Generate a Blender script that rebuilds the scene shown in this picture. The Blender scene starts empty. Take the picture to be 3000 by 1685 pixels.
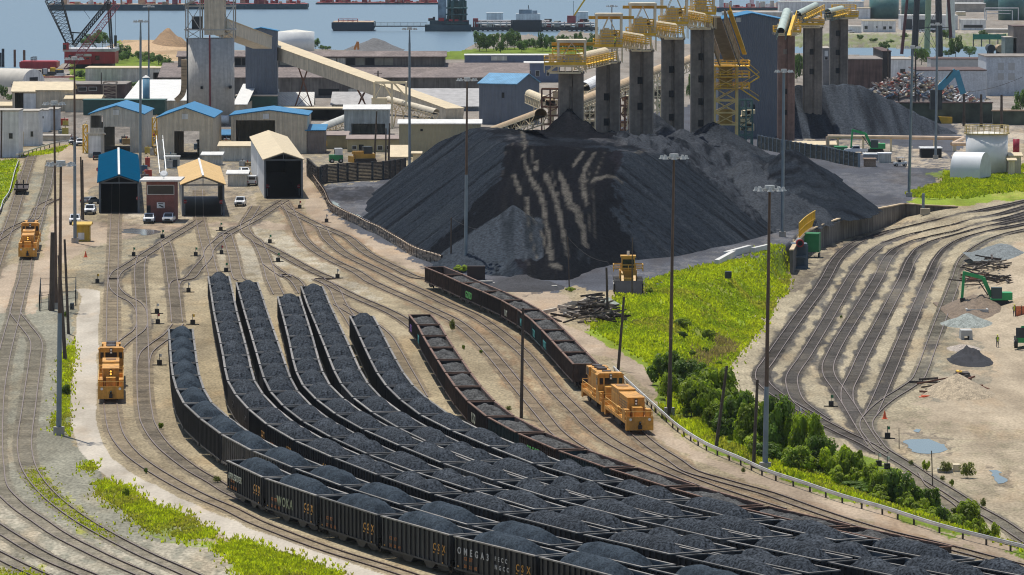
import bpy, math, random
import numpy as np
from mathutils import Vector, Matrix
random.seed(7)
sc=bpy.context.scene; COL=sc.collection
H=58.5; F=14000.0; YH=-286.0          # eye height (m), focal length and horizon row in photo pixels
TH=math.atan((842.5-YH)/F); CT,ST=math.cos(TH),math.sin(TH)
def tp(c,r,x,y):                       # survey tile -> photo pixel
    k=2.984 if r==3 else 3.4347
    return (750*c+x/k,(0,400,800,1200)[r]+y/k)
def ray(px,py):
    u=(px-1500)/F; v=(py-842.5)/F
    return (u,CT-v*ST,-ST-v*CT)
def yard_level(X):                     # the right yard climbs from -4 m to street level at its far end
    t=min(max((X-68)/20.0,0),1); return -4.0+4.0*t*t*(3-2*t)
def GP(px,py,z=0.0):                   # photo pixel -> point of the level plane z (-4: the right yard's own level)
    d=ray(px,py); k=(z-H)/d[2]; yard=(z==-4.0)
    if yard:
        for i in range(12): z=.5*z+.5*yard_level(d[0]*k); k=(z-H)/d[2]
    return Vector((d[0]*k,d[1]*k,z))
def g(c,r,x,y,z=0.0): return GP(*tp(c,r,x,y),z)
def AD(px,py,Y):                       # photo pixel -> point at distance Y
    d=ray(px,py); k=Y/d[1]
    return Vector((d[0]*k,Y,H+d[2]*k))
def a(c,r,x,y,Y): return AD(*tp(c,r,x,y),Y)
def proj(X,Y,Z):
    dz=Z-H; zc=Y*CT-dz*ST; yc=Y*ST+dz*CT
    return 1500+F*X/zc, 842.5-F*yc/zc
# ---------------------------------------------------------------- mesh building
class MB:
    def __init__(s): s.v=[]; s.f=[]; s.m=[]
    def add(s,vs,fs,m=0,T=None):
        b=len(s.v)
        for p in vs: s.v.append(tuple(T@Vector(p)) if T is not None else tuple(p))
        for f in fs: s.f.append([b+i for i in f]); s.m.append(m)
        return s
    def poly(s,pts,m=0): return s.add(pts,[list(range(len(pts)))],m)
    def box(s,x0,x1,y0,y1,z0,z1,m=0,T=None):
        v=[(x0,y0,z0),(x1,y0,z0),(x1,y1,z0),(x0,y1,z0),(x0,y0,z1),(x1,y0,z1),(x1,y1,z1),(x0,y1,z1)]
        return s.add(v,[(3,2,1,0),(4,5,6,7),(0,1,5,4),(1,2,6,5),(2,3,7,6),(3,0,4,7)],m,T)
    def beam(s,p,q,w=.2,h=None,m=0):
        p=Vector(p); q=Vector(q); h=w if h is None else h
        d=q-p; L=d.length
        if L<1e-6: return s
        d/=L; up=Vector((0,0,1)) if abs(d.z)<.99 else Vector((0,1,0))
        x=d.cross(up).normalized(); y=x.cross(d).normalized()
        vs=[]
        for o in (p,q):
            for a_,b_ in ((-1,-1),(1,-1),(1,1),(-1,1)): vs.append(o+x*(a_*w/2)+y*(b_*h/2))
        return s.add(vs,[(0,1,2,3),(7,6,5,4),(1,0,4,5),(2,1,5,6),(3,2,6,7),(0,3,7,4)],m)
    def cyl(s,p,q,r0,r1=None,n=12,m=0,cap=True,a0=0,a1=None):
        p=Vector(p); q=Vector(q); r1=r0 if r1 is None else r1
        d=(q-p).normalized(); up=Vector((0,0,1)) if abs(d.z)<.99 else Vector((0,-1,0))
        x=d.cross(up).normalized(); y=x.cross(d).normalized()
        full=a1 is None; a1=a0+2*math.pi if full else a1
        k=n if full else n+1
        vs=[]
        for o,r in ((p,r0),(q,r1)):
            for i in range(k):
                t=a0+(a1-a0)*i/n; vs.append(o+x*(math.cos(t)*r)+y*(math.sin(t)*r))
        fs=[(i,(i+1)%k,k+(i+1)%k,k+i) for i in range(n)]
        if cap: fs+= [list(range(k))[::-1],list(range(k,2*k))]
        return s.add(vs,fs,m)
    def prism(s,pts,z0,z1,m=0,T=None):
        n=len(pts); vs=[(x,y,z0) for x,y in pts]+[(x,y,z1) for x,y in pts]
        return s.add(vs,[list(range(n))[::-1],list(range(n,2*n))]+[(i,(i+1)%n,n+(i+1)%n,n+i) for i in range(n)],m,T)
    def extr(s,prof,y0,y1,m=0,T=None):      # profile in x,z swept along y
        n=len(prof); vs=[(x,y0,z) for x,z in prof]+[(x,y1,z) for x,z in prof]
        return s.add(vs,[list(range(n)),list(range(n,2*n))[::-1]]+[(n+i,n+(i+1)%n,(i+1)%n,i) for i in range(n)],m,T)
    def sphere(s,c,r,n=8,k=5,m=0,sq=(1,1,1)):
        vs=[];fs=[]
        for j in range(k+1):
            t=math.pi*j/k
            for i in range(n):
                u=2*math.pi*i/n
                vs.append((c[0]+r*sq[0]*math.sin(t)*math.cos(u),c[1]+r*sq[1]*math.sin(t)*math.sin(u),c[2]+r*sq[2]*math.cos(t)))
        for j in range(k):
            for i in range(n): fs.append((j*n+i,(j+1)*n+i,(j+1)*n+(i+1)%n,j*n+(i+1)%n))
        return s.add(vs,fs,m)
    def mesh(s,name,mats,smooth=False):
        me=bpy.data.meshes.new(name); me.from_pydata(s.v,[],s.f)
        for m in (mats if isinstance(mats,(list,tuple)) else [mats]): me.materials.append(m)
        me.polygons.foreach_set('material_index',s.m)
        if smooth: me.polygons.foreach_set('use_smooth',[True]*len(s.f))
        me.update(); return me
    def build(s,name,mats,parent=None,smooth=False):
        return link(name,s.mesh(name,mats,smooth),parent)
def link(name,data,parent=None):
    o=bpy.data.objects.new(name,data); COL.objects.link(o)
    if parent is not None: o.parent=parent
    return o
def tag(o,label=None,cat=None,group=None,kind=None):
    if label: o['label']=label
    if cat: o['category']=cat
    if group: o['group']=group
    if kind: o['kind']=kind
    return o
def thing(name,label,cat,loc=(0,0,0),rz=0,group=None):
    o=bpy.data.objects.new(name,None); COL.objects.link(o)
    o.location=loc; o.rotation_euler=(0,0,rz); o.empty_display_size=.5
    return tag(o,label,cat,group)
def dup(root,loc,rz,label,group=None):
    r=root.copy(); COL.objects.link(r); r.location=loc; r.rotation_euler=(0,0,rz)
    r['label']=label
    if group: r['group']=group
    for ch in list(root.children):
        c=ch.copy(); COL.objects.link(c); c.parent=r
        for gch in ch.children:
            d=gch.copy(); COL.objects.link(d); d.parent=c
    return r
# ---------------------------------------------------------------- materials
MATS={}
def mt(name,rgb,rough=.75,metal=0.0,var=.18,scale=.6,streak=0.0,bump=0.0,corr=0.0,rnd=0.0,fine=0.0,fs=6.0,spec=.5,emit=0):
    if name in MATS: return MATS[name]
    m=bpy.data.materials.new(name); m.use_nodes=True; nt=m.node_tree; N=nt.nodes; L=nt.links
    b=N['Principled BSDF']; b.inputs['Roughness'].default_value=rough; b.inputs['Metallic'].default_value=metal
    b.inputs['Specular IOR Level'].default_value=spec
    tc=N.new('ShaderNodeTexCoord')
    def noise(sx,sy,sz,det=4):
        mp=N.new('ShaderNodeMapping'); mp.inputs['Scale'].default_value=(sx,sy,sz); L.new(tc.outputs['Object'],mp.inputs[0])
        n=N.new('ShaderNodeTexNoise'); n.inputs['Scale'].default_value=1; n.inputs['Detail'].default_value=det; L.new(mp.outputs[0],n.inputs[0]); return n.outputs[0]
    def rng(src,lo,hi,a_=.3,b_=.7):
        r=N.new('ShaderNodeMapRange'); r.inputs[1].default_value=a_; r.inputs[2].default_value=b_; r.inputs[3].default_value=lo; r.inputs[4].default_value=hi; L.new(src,r.inputs[0]); return r.outputs[0]
    def mul(x,y):
        q=N.new('ShaderNodeMath'); q.operation='MULTIPLY'; L.new(x,q.inputs[0]); L.new(y,q.inputs[1]); return q.outputs[0]
    f=rng(noise(scale,scale,scale),1-var,1+var)
    if streak: f=mul(f,rng(noise(1.6,1.6,.12,3),1-streak,1+streak*.5))
    if fine: f=mul(f,rng(noise(fs,fs,fs,2),1-fine,1+fine))
    if rnd:
        oi=N.new('ShaderNodeObjectInfo'); f=mul(f,rng(oi.outputs['Random'],1-rnd,1+rnd,0,1))
    mx=N.new('ShaderNodeVectorMath'); mx.operation='SCALE'; mx.inputs[0].default_value=rgb; L.new(f,mx.inputs['Scale'])
    L.new(mx.outputs[0],b.inputs['Base Color'])
    if corr or bump:
        bp=N.new('ShaderNodeBump'); bp.inputs['Strength'].default_value=.7
        if corr:
            sx=N.new('ShaderNodeSeparateXYZ'); L.new(tc.outputs['Object'],sx.inputs[0])
            ad=N.new('ShaderNodeMath'); ad.operation='ADD'; L.new(sx.outputs[0],ad.inputs[0]); L.new(sx.outputs[1],ad.inputs[1])
            mu=N.new('ShaderNodeMath'); mu.operation='MULTIPLY'; mu.inputs[1].default_value=2*math.pi/corr; L.new(ad.outputs[0],mu.inputs[0])
            si=N.new('ShaderNodeMath'); si.operation='SINE'; L.new(mu.outputs[0],si.inputs[0]); L.new(si.outputs[0],bp.inputs['Height']); bp.inputs['Distance'].default_value=.05
        else:
            L.new(noise(fs,fs,fs,3),bp.inputs['Height']); bp.inputs['Distance'].default_value=bump
        L.new(bp.outputs[0],b.inputs['Normal'])
    if emit:
        b.inputs['Emission Color'].default_value=(*rgb,1); b.inputs['Emission Strength'].default_value=emit
    MATS[name]=m; return m
C_={}
C_['hopper']=mt('hopper_black',(.020,.021,.023),.6,var=.45,scale=.5,streak=.35,rnd=.35)
C_['hoppergrey']=mt('hopper_weathered_grey',(.16,.145,.125),.75,var=.3,streak=.4,rnd=.2)
C_['rim']=mt('hopper_rim',(.18,.165,.145),.6,var=.4,scale=1.2,rnd=.3)
C_['inner']=mt('hopper_inner',(.085,.11,.13),.55,var=.35,scale=.8)
C_['coal']=mt('coal_load',(.046,.053,.062),.8,var=.25,scale=.7,fine=.75,fs=4.5,bump=.08,spec=.0)
C_['coalfine']=mt('coal_fine',(.042,.054,.067),.8,var=.4,scale=.5,fine=.4,fs=5.0,bump=.05,spec=.0)
C_['under']=mt('underframe_black',(.018,.017,.017),.7)
C_['wheel']=mt('wheel_steel',(.05,.04,.035),.5,.3)
C_['rust']=mt('rusty_gondola',(.055,.034,.026),.8,var=.5,scale=.9,streak=.4,rnd=.25)
C_['rustdark']=mt('dark_gondola',(.035,.026,.024),.8,var=.5,scale=.9,streak=.4,rnd=.25)
C_['rustblue']=mt('green_gondola',(.020,.045,.050),.8,var=.5,scale=.9,streak=.4)
C_['rimrust']=mt('gondola_rim',(.15,.08,.05),.75,var=.5,scale=1.2)
C_['innerrust']=mt('gondola_inner',(.07,.042,.032),.8,var=.5,scale=.9)
C_['csx']=mt('letter_yellow',(.50,.24,.03),.6,var=.2)
C_['white']=mt('white_paint',(.75,.75,.73),.5,var=.08)
C_['loco']=mt('loco_orange',(.62,.30,.045),.55,var=.22,scale=1.0,streak=.35,fine=.12,fs=3)
C_['locodark']=mt('loco_dark',(.05,.04,.035),.6)
C_['glass']=mt('dark_glass',(.015,.02,.025),.08,var=.1)
C_['rail']=mt('rail_steel',(.050,.030,.022),.8,.0,var=.25,scale=.2)
C_['tiedark']=mt('sleeper_coaly',(.115,.102,.088),.9,var=.42,scale=.22,fine=.35,fs=3,spec=.1)
C_['railtop']=mt('rail_head',(.21,.155,.12),.45,.2,var=.25,scale=.2)  # paler top face over darker sides puts the rail's shading into the colour
C_['tie']=mt('sleeper_wood',(.285,.235,.165),.9,var=.42,scale=.22,fine=.35,fs=3,spec=.1)
C_['tiegrey']=mt('sleeper_grey',(.25,.225,.17),.9,var=.42,scale=.22,fine=.35,fs=3,spec=.1)
def lin(s):  # sRGB 0-255 to linear
    return tuple(((v/255)/12.92 if v/255<=.04045 else (((v/255)+.055)/1.055)**2.4) for v in s)
# ---------------------------------------------------------------- numeric noise
def vn(x,y,seed=0):
    xi=np.floor(x).astype(np.int64); yi=np.floor(y).astype(np.int64); fx=x-xi; fy=y-yi
    fx=fx*fx*(3-2*fx); fy=fy*fy*(3-2*fy)
    def h(i,j):
        n=(i*374761393+j*668265263+seed*1442695041)&0x7fffffff
        n=((n^(n>>13))*1274126177)&0x7fffffff
        n=(n^(n>>16))&0xffff
        return n/65535.0
    return (h(xi,yi)*(1-fx)+h(xi+1,yi)*fx)*(1-fy)+(h(xi,yi+1)*(1-fx)+h(xi+1,yi+1)*fx)*fy
def fbm(x,y,seed=0,o=4):
    s=0;a_=1;t=0
    for i in range(o): s=s+a_*vn(x*2**i+i*17.3,y*2**i+i*9.1,seed+i); t+=a_; a_*=.55
    return s/t
def inpoly(px,py,poly):
    r=np.zeros(px.shape,bool); n=len(poly)
    xs=[p[0] for p in poly]; ys=[p[1] for p in poly]
    bb=(px>=min(xs))&(px<=max(xs))&(py>=min(ys))&(py<=max(ys))
    X=px[bb]; Y=py[bb]; q=np.zeros(X.shape,bool)
    j=n-1
    for i in range(n):
        yi,yj=ys[i],ys[j]
        if yi!=yj:
            c=((yi>Y)!=(yj>Y))&(X<(xs[j]-xs[i])*(Y-yi)/(yj-yi)+xs[i]); q^=c
        j=i
    r[bb]=q; return r
def dist_poly(X,Y,pts,closed=False):
    d=np.full(X.shape,1e9); n=len(pts)
    for i in range(n if closed else n-1):
        ax,ay=pts[i][0],pts[i][1]; bx,by=pts[(i+1)%n][0],pts[(i+1)%n][1]
        L=(bx-ax)**2+(by-ay)**2+1e-9
        t=np.clip(((X-ax)*(bx-ax)+(Y-ay)*(by-ay))/L,0,1)
        d=np.minimum(d,np.hypot(X-ax-t*(bx-ax),Y-ay-t*(by-ay)))
    return d
def spline(pts,step=2.0):
    P=[Vector(p) for p in pts]; P=[P[0]*2-P[1]]+P+[P[-1]*2-P[-2]]; out=[]
    for i in range(1,len(P)-2):
        n=max(1,int((P[i+1]-P[i]).length/step))
        # centripetal-like tangents to keep uneven spacing smooth
        d0=max((P[i]-P[i-1]).length,1e-3)**.5; d1=max((P[i+1]-P[i]).length,1e-3)**.5; d2=max((P[i+2]-P[i+1]).length,1e-3)**.5
        m1=(P[i+1]-P[i])/d1-(P[i+1]-P[i-1])/(d0+d1)+(P[i]-P[i-1])/d0
        m2=(P[i+2]-P[i+1])/d2-(P[i+2]-P[i])/(d1+d2)+(P[i+1]-P[i])/d1
        m1*=d1; m2*=d1
        for k in range(n):
            t=k/n; t2=t*t; t3=t2*t
            out.append(P[i]*(2*t3-3*t2+1)+m1*(t3-2*t2+t)+P[i+1]*(-2*t3+3*t2)+m2*(t3-t2))
    out.append(P[-2]); return out
# ================================================================ TRACKS (survey of centre lines)
def tr(c,r,*xy,z=0.0): return [g(c,r,xy[i],xy[i+1],z) for i in range(0,len(xy),2)]
TR=[]   # (points, sleeper material, stain, label)
def T_(label,pts,tie='tie',stain=None,ends=None): TR.append((pts,tie,stain,label))
T_('siding with the lone flat car beside the grass bank',tr(0,1,318,190,252,400,190,600,130,800,60,1000,-15,1200,-90,1440),'tie',(1.6,'dark'))
T_('siding under the upper orange locomotive',tr(0,1,520,240,475,500,420,680,385,850,290,1150,270,1250,240,1440)+tr(0,2,200,200,155,400,78,690,30,900,-20,1200)+tr(0,3,-40,300,-30,500,0,680,105,800,210,890,345,980,465,1065,600,1145,720,1205,860,1275,1000,1340,1240,1443,1500,1560),'tiegrey')
T_('turnout curve left of the concrete strip',tr(0,2,180,300,155,400,240,520,360,690,350,900,310,1200)+tr(0,3,250,0,222,200,215,350,255,520,345,660,470,790,590,885,750,995,950,1110,1100,1190,1300,1290,1520,1385,1800,1510),'tiegrey')
T_('third track from the bottom left corner',tr(0,3,-300,850,-150,950,0,1055,140,1142,300,1240,500,1343,745,1445,900,1510),'tiegrey')
T_('track across the bottom left corner',tr(0,3,-300,1150,-140,1220,0,1288,140,1360,320,1443,450,1500),'tiegrey')
T_('spur off the upper left siding',tr(0,1,-60,1060,30,1000,110,940,230,880,330,840,420,700,560,630))
T_('track from the blue shed under the lower orange locomotive',tr(0,1,1165,380,1160,760,1153,900,1148,1100,1135,1440)+tr(0,2,1130,200,1128,500,1127,660,1120,1000,1112,1330)+tr(0,3,971,0,985,100,1020,220,1085,320,1165,405,1290,500,1450,600,1620,695,1800,785,2000,870,2238,990)+tr(1,3,250,1090,500,1185,750,1270,1000,1345,1300,1440,1500,1510),'tie')
T_('ladder track from the tan shed to the left',tr(0,1,2000,850,1865,935,1715,1025,1600,1100,1430,1210,1290,1300,1180,1370,1140,1440)+tr(0,2,1140,60,1165,170,1245,240,1345,290,1410,360,1428,450,1434,560),'tie',(1.9,'coal'))
T_('return crossover behind the lower orange locomotive',tr(0,2,1430,500,1420,545,1390,590,1310,650,1200,740,1120,850),'tie')
T_('track leading to the front string of coal cars',tr(0,1,1430,1215,1408,1300,1405,1440)+tr(0,2,1415,200,1428,400,1431,520,1434,700,1438,900,1441,1100,1450,1300,1470,1440)+tr(0,3,1285,100,1340,210,1430,325,1550,430,1700,540,1875,640,2010,725)+tr(1,3,0,830,500,1010,1100,1200,1800,1400,2238,1520),'tie',(.75,'coal'))
T_('diagonal connection into the leftmost coal string',tr(0,2,1438,960,1445,900,1480,800,1600,700,1700,630,1790,520))
T_('ladder track from the open front shed',tr(1,1,290,645,200,700,0,830)+tr(0,1,2450,900,2300,980,2190,1060,2110,1140,2085,1220,1990,1330,1880,1440)+tr(0,2,1800,80,1752,160,1755,250),'tie',(2.0,'coal'))
T_('track through the tan shed',tr(0,1,2000,540,2005,700,2007,800,2048,1000,2100,1200,2122,1300,2148,1400)+tr(0,2,2160,80))
T_('track under the fifth coal string from the right',tr(0,1,2190,1060,2270,980,2310,1080,2345,1200,2410,1440)+tr(0,2,2440,80))
T_('stub between the open shed and the coal strings',tr(1,1,0,700,-60,800,-115,900,-70,1000,0,1050,60,1150,118,1300,155,1440)+tr(1,2,170,100,228,220))
T_('loop track bending around left of the open shed',tr(0,1,1660,1060,1690,1150,1710,1250,1734,1440)+tr(0,2,1748,150,1763,300,1782,500),'tie',(.7,'coal'))
T_('short lead into the second string from the right',tr(1,1,120,1290,200,1350,310,1420)+tr(1,2,290,20,380,70,440,140,480,210))
GLINE=tr(1,1,0,1060,150,1130,300,1210,480,1310,620,1380,740,1440)+tr(1,2,650,60,810,150,1000,245,1200,330,1375,410,1510,490,1600,560)
T_('long diagonal track to the brown gondolas',GLINE)
T_('lead into the rightmost hopper string',tr(1,2,700,90,790,170,840,280,890,370,945,450,1010,560))
T_('empty track between the hoppers and the brown gondolas',tr(1,2,830,320,960,395,1120,490,1290,620,1390,770,1480,930,1560,1070,1660,1250))
P1=tr(1,1,290,660,365,800,415,910,465,1020,555,1115,680,1200,830,1280,1000,1360,1120,1440)+tr(1,2,1130,75,1370,190,1600,290,1800,385,1985,475,2130,580,2250,690,2370,820,2500,975)+tr(2,2,0,1070,150,1250,310,1440)+tr(2,3,380,190,530,310,700,405,930,510)
T_('empty main track right of the gondolas',P1,'tie',(2.2,'rusty'))
P2=tr(1,1,270,690,330,740,470,820,610,890,665,930,710,1020,790,1100,890,1180,1050,1265,1230,1350,1410,1440)+tr(1,2,1475,100,1725,215,1950,325,2140,405,2300,495,2460,610,2576,705)+tr(2,2,130,820,300,1020,450,1200,690,1440)+tr(2,3,665,130,835,265,1025,375,1225,475,1475,585,1750,690,2050,790)+tr(3,3,100,880)
T_('long main track through the middle of the yard',P2,'tie',(2.2,'rusty'))
P3=tr(1,1,610,890,790,958,925,1020,1005,1085,1115,1175,1250,1250,1425,1335,1650,1430)+tr(1,2,1830,75,2060,180,2250,270,2480,390)+tr(2,2,110,500,240,620,410,770,550,900,690,1040,830,1180,980,1360)+tr(2,3,1000,120,1125,240,1250,340,1415,445,1575,550,1775,610,1950,660,2100,700)+tr(3,3,0,740,350,865,690,980,1050,1085,1350,1155,1650,1230,1950,1310,2238,1385,2500,1450)
T_('track under the orange locomotive pair',P3,'tie',(2.2,'rusty'))
ZR=-4.0
R=[]
R.append(tr(3,1,2800,600,2576,655,2100,755,1700,840,1300,935,1040,1010,850,1095,700,1230,578,1440,z=ZR)+tr(3,2,500,190,310,450,120,720,0,900,z=ZR)+tr(2,2,2520,980,2512,1070,2576,1160,z=ZR)+tr(3,2,170,1280,440,1440,z=ZR)+tr(3,3,450,100,650,205,870,310,990,385,z=ZR))
R.append(tr(3,1,2800,650,2576,712,2300,790,1900,880,1500,970,1250,1050,1070,1150,950,1270,835,1440,z=ZR)+tr(3,2,600,470,375,840,245,1040,245,1150,305,1290,440,1400,560,1480,z=ZR))
R.append(tr(3,1,2800,700,2576,775,2300,850,1900,950,1560,1025,1370,1100,1240,1190,1100,1440,z=ZR)+tr(3,2,915,370,670,780,603,945,620,1045,705,1170,800,1310,880,1440,z=ZR)+tr(3,3,850,200,930,320,z=ZR))
R.append(tr(3,1,2800,760,2576,825,2300,890,2000,960,1740,1030,1570,1110,1470,1210,1360,1440,z=ZR)+tr(3,2,1185,400,950,850,880,1010,805,1160,795,1230,805,1310,850,1390,z=ZR))
R.append(tr(3,1,2800,830,2576,885,2300,940,2000,1020,1850,1100,1740,1210,1625,1440,z=ZR)+tr(3,2,1450,465,1230,985,1100,1290,1030,1440,z=ZR))
R.append(tr(3,1,2800,890,2576,945,2420,980,2250,1040,2090,1130,1980,1230,1895,1440,z=ZR)+tr(3,2,1680,630,1550,985,1495,1085,1370,1175,1225,1265,1110,1355,1030,1440,z=ZR)+tr(3,3,865,100,865,180,920,260,990,350,1100,420,1250,510,1400,610,1600,730,1800,860,2000,970,2238,1130,2500,1300,z=ZR))
R.append(tr(3,3,1250,560,1330,680,1440,750,1540,820,1640,910,z=ZR))
RL=['curved yard track nearest the retaining wall','second curved yard track from the retaining wall','third curved yard track, joining beside the coal stain','fourth curved yard track, past the pale spill','fifth curved yard track from the wall','outermost curved yard track passing the green excavator','short rusty spur among the trackside bushes']
for i,p in enumerate(R): T_(RL[i],p,'tiegrey' if i>4 else 'tiedark',((2.0,'coal'),(1.7,'coal'),(1.8,'coal'),(1.7,'coal'),(1.5,'coal'),(1.1,'coal'),None)[i])
def make_track(k,pts,tie,label):
    P=spline(pts,2.0); n=len(P)
    root=thing('railway_track',label,'railway track',P[0]); root['kind']='structure'; o=P[0]
    dz=.004*(k%6)
    dirs=[(P[min(i+1,n-1)]-P[max(i-1,0)]).normalized() for i in range(n)]
    for s in (-.76,.76):
        m=MB(); vs=[];fs=[]
        for p,d in zip(P,dirs):
            nx=Vector((d.y,-d.x,0)); c=p-o+nx*s
            for w,z in ((-.06,.0),(-.06,.15),(.06,.15),(.06,.0)): vs.append(c+nx*w+Vector((0,0,z+dz)))
        for i in range(n-1):
            b=i*4
            for j in range(3): fs.append((b+j,b+j+4,b+j+5,b+j+1))
        m.add(vs,fs); m.m=[1 if i%3==1 else 0 for i in range(len(fs))]; m.build('rail',[C_['rail'],C_['railtop']],root)
    m=MB(); acc=0; rr=random.Random(k)
    for i in range(n-1):
        seg=(P[i+1]-P[i]).length; 
        while acc<seg:
            c=P[i].lerp(P[i+1],acc/seg)-o; d=dirs[i]; nx=Vector((d.y,-d.x,0)); w=1.3+rr.uniform(-.06,.06); h=.12
            z=.018+dz*.5+rr.uniform(-.006,.006); q=[c+nx*a_*w+d*b_*h for a_,b_ in ((-1,-1),(1,-1),(1,1),(-1,1))]
            m.add([v+Vector((0,0,-.03)) for v in q]+[v+Vector((0,0,z)) for v in q],[(4,5,6,7),(0,1,5,4),(1,2,6,5),(2,3,7,6),(3,0,4,7)])
            acc+=.62
        acc-=seg
    s=m.build('sleepers',C_[tie],root); s['kind']='stuff'
for k,(p,tie,st,lb) in enumerate(TR): make_track(k,p,tie,lb)
# ================================================================ GROUND
def PP(*tiles):       # list of (c,r,[x,y,..]) -> photo pixels
    o=[]
    for c,r,*xy in tiles: o+= [tp(c,r,xy[i],xy[i+1]) for i in range(0,len(xy),2)]
    return o
# upper rim of the drop into the right yard (level 0) and its toe (level ZR)
TOP=[GP(*q) for q in PP((3,3,2600,1350,2238,1235,2000,1170,1500,1040,1000,880,650,780,300,660,0,560),(2,3,2000,450,1700,320,1450,160,1250,0),(2,2,1540,1430,1440,1280,1340,1050,1300,900,1400,640,1560,430,1700,240,1900,90,2130,10),(2,1,2100,1345,2300,1290,2470,1200,2576,1165),(3,1,120,1150,235,1030))]
WALLTOP=[GP(*q,.0) for q in PP((3,1,300,1000,400,945,545,890,800,805,1060,740,1240,705,1380,680,1500,690,1560,695,1800,705,1900,712))]
TOE=[GP(*q,ZR) for q in PP((3,3,2600,1500,2238,1290,1950,1130,1700,960,1500,820,1300,640,1100,480,900,420,600,350,300,200,60,60),(2,2,2450,1380,2250,1250,2050,1120,2000,1020,2150,860,2200,700,2350,530,2520,350),(3,2,30,200,140,40),(3,1,200,1400,260,1290))]
wt=[p+Vector((0,2.2,0)) for p in WALLTOP]
FAR=[GP(*q,ZR) for q in PP((3,1,2050,700,2300,660,2576,610,3400,520))]
YARD=[(p.x,p.y) for p in TOE+wt+FAR]+[(FAR[-1].x+60,FAR[-1].y),(200,600),(160,380),(110,380)]
SLOPE=[(p.x,p.y) for p in TOP+wt[:1]]+[(p.x,p.y) for p in TOE[::-1]]
SLOPE2=[(p.x,p.y) for p in FAR]+[(p.x,p.y) for p in [GP(*q) for q in PP((3,1,3400,380,2576,480,2300,520,2000,600,1900,700))]]
top2=[(p.x,p.y) for p in TOP]; toe2=[(p.x,p.y) for p in TOE]
def ground_z(X,Y):
    z=np.zeros(X.shape)
    ys=inpoly(X,Y,YARD); t=np.clip((X-68)/20.,0,1); zy=-4+4*t*t*(3-2*t); z[ys]=zy[ys]
    s=inpoly(X,Y,SLOPE)&~ys
    da=dist_poly(X[s],Y[s],top2); db=dist_poly(X[s],Y[s],toe2)
    t=da/(da+db+1e-6); z[s]=ZR*(t*t*(3-2*t))
    s=inpoly(X,Y,SLOPE2)&~ys
    fa=[(p.x,p.y) for p in FAR]; fb=SLOPE2[len(FAR):]
    da=dist_poly(X[s],Y[s],fb); db=dist_poly(X[s],Y[s],fa); z[s]=zy[s]*da/(da+db+1e-6)
    return z
def gz(p):
    return float(ground_z(np.array([p[0]],float),np.array([p[1]],float))[0])
CLS=dict(gravel=(.325,.27,.175),light=(.42,.375,.285),grey=(.245,.235,.18),grey2=(.19,.185,.145),road=(.39,.31,.225),conc=(.49,.44,.36),coal=(.048,.050,.057),
 dark=(.12,.10,.08),yard=(.085,.09,.105),yard2=(.15,.15,.155),wet=(.045,.045,.05),grass=(.22,.29,.03),grassd=(.15,.21,.025),grassy=(.32,.32,.07),dirt=(.40,.33,.235),rusty=(.24,.155,.09),
 sand=(.44,.32,.19),asph=(.17,.155,.135),paledirt=(.46,.39,.29),rip=(.26,.24,.20),black=(.03,.03,.034),brown=(.22,.17,.125),farland=(.27,.24,.205),ryard=(.35,.30,.205))
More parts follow.
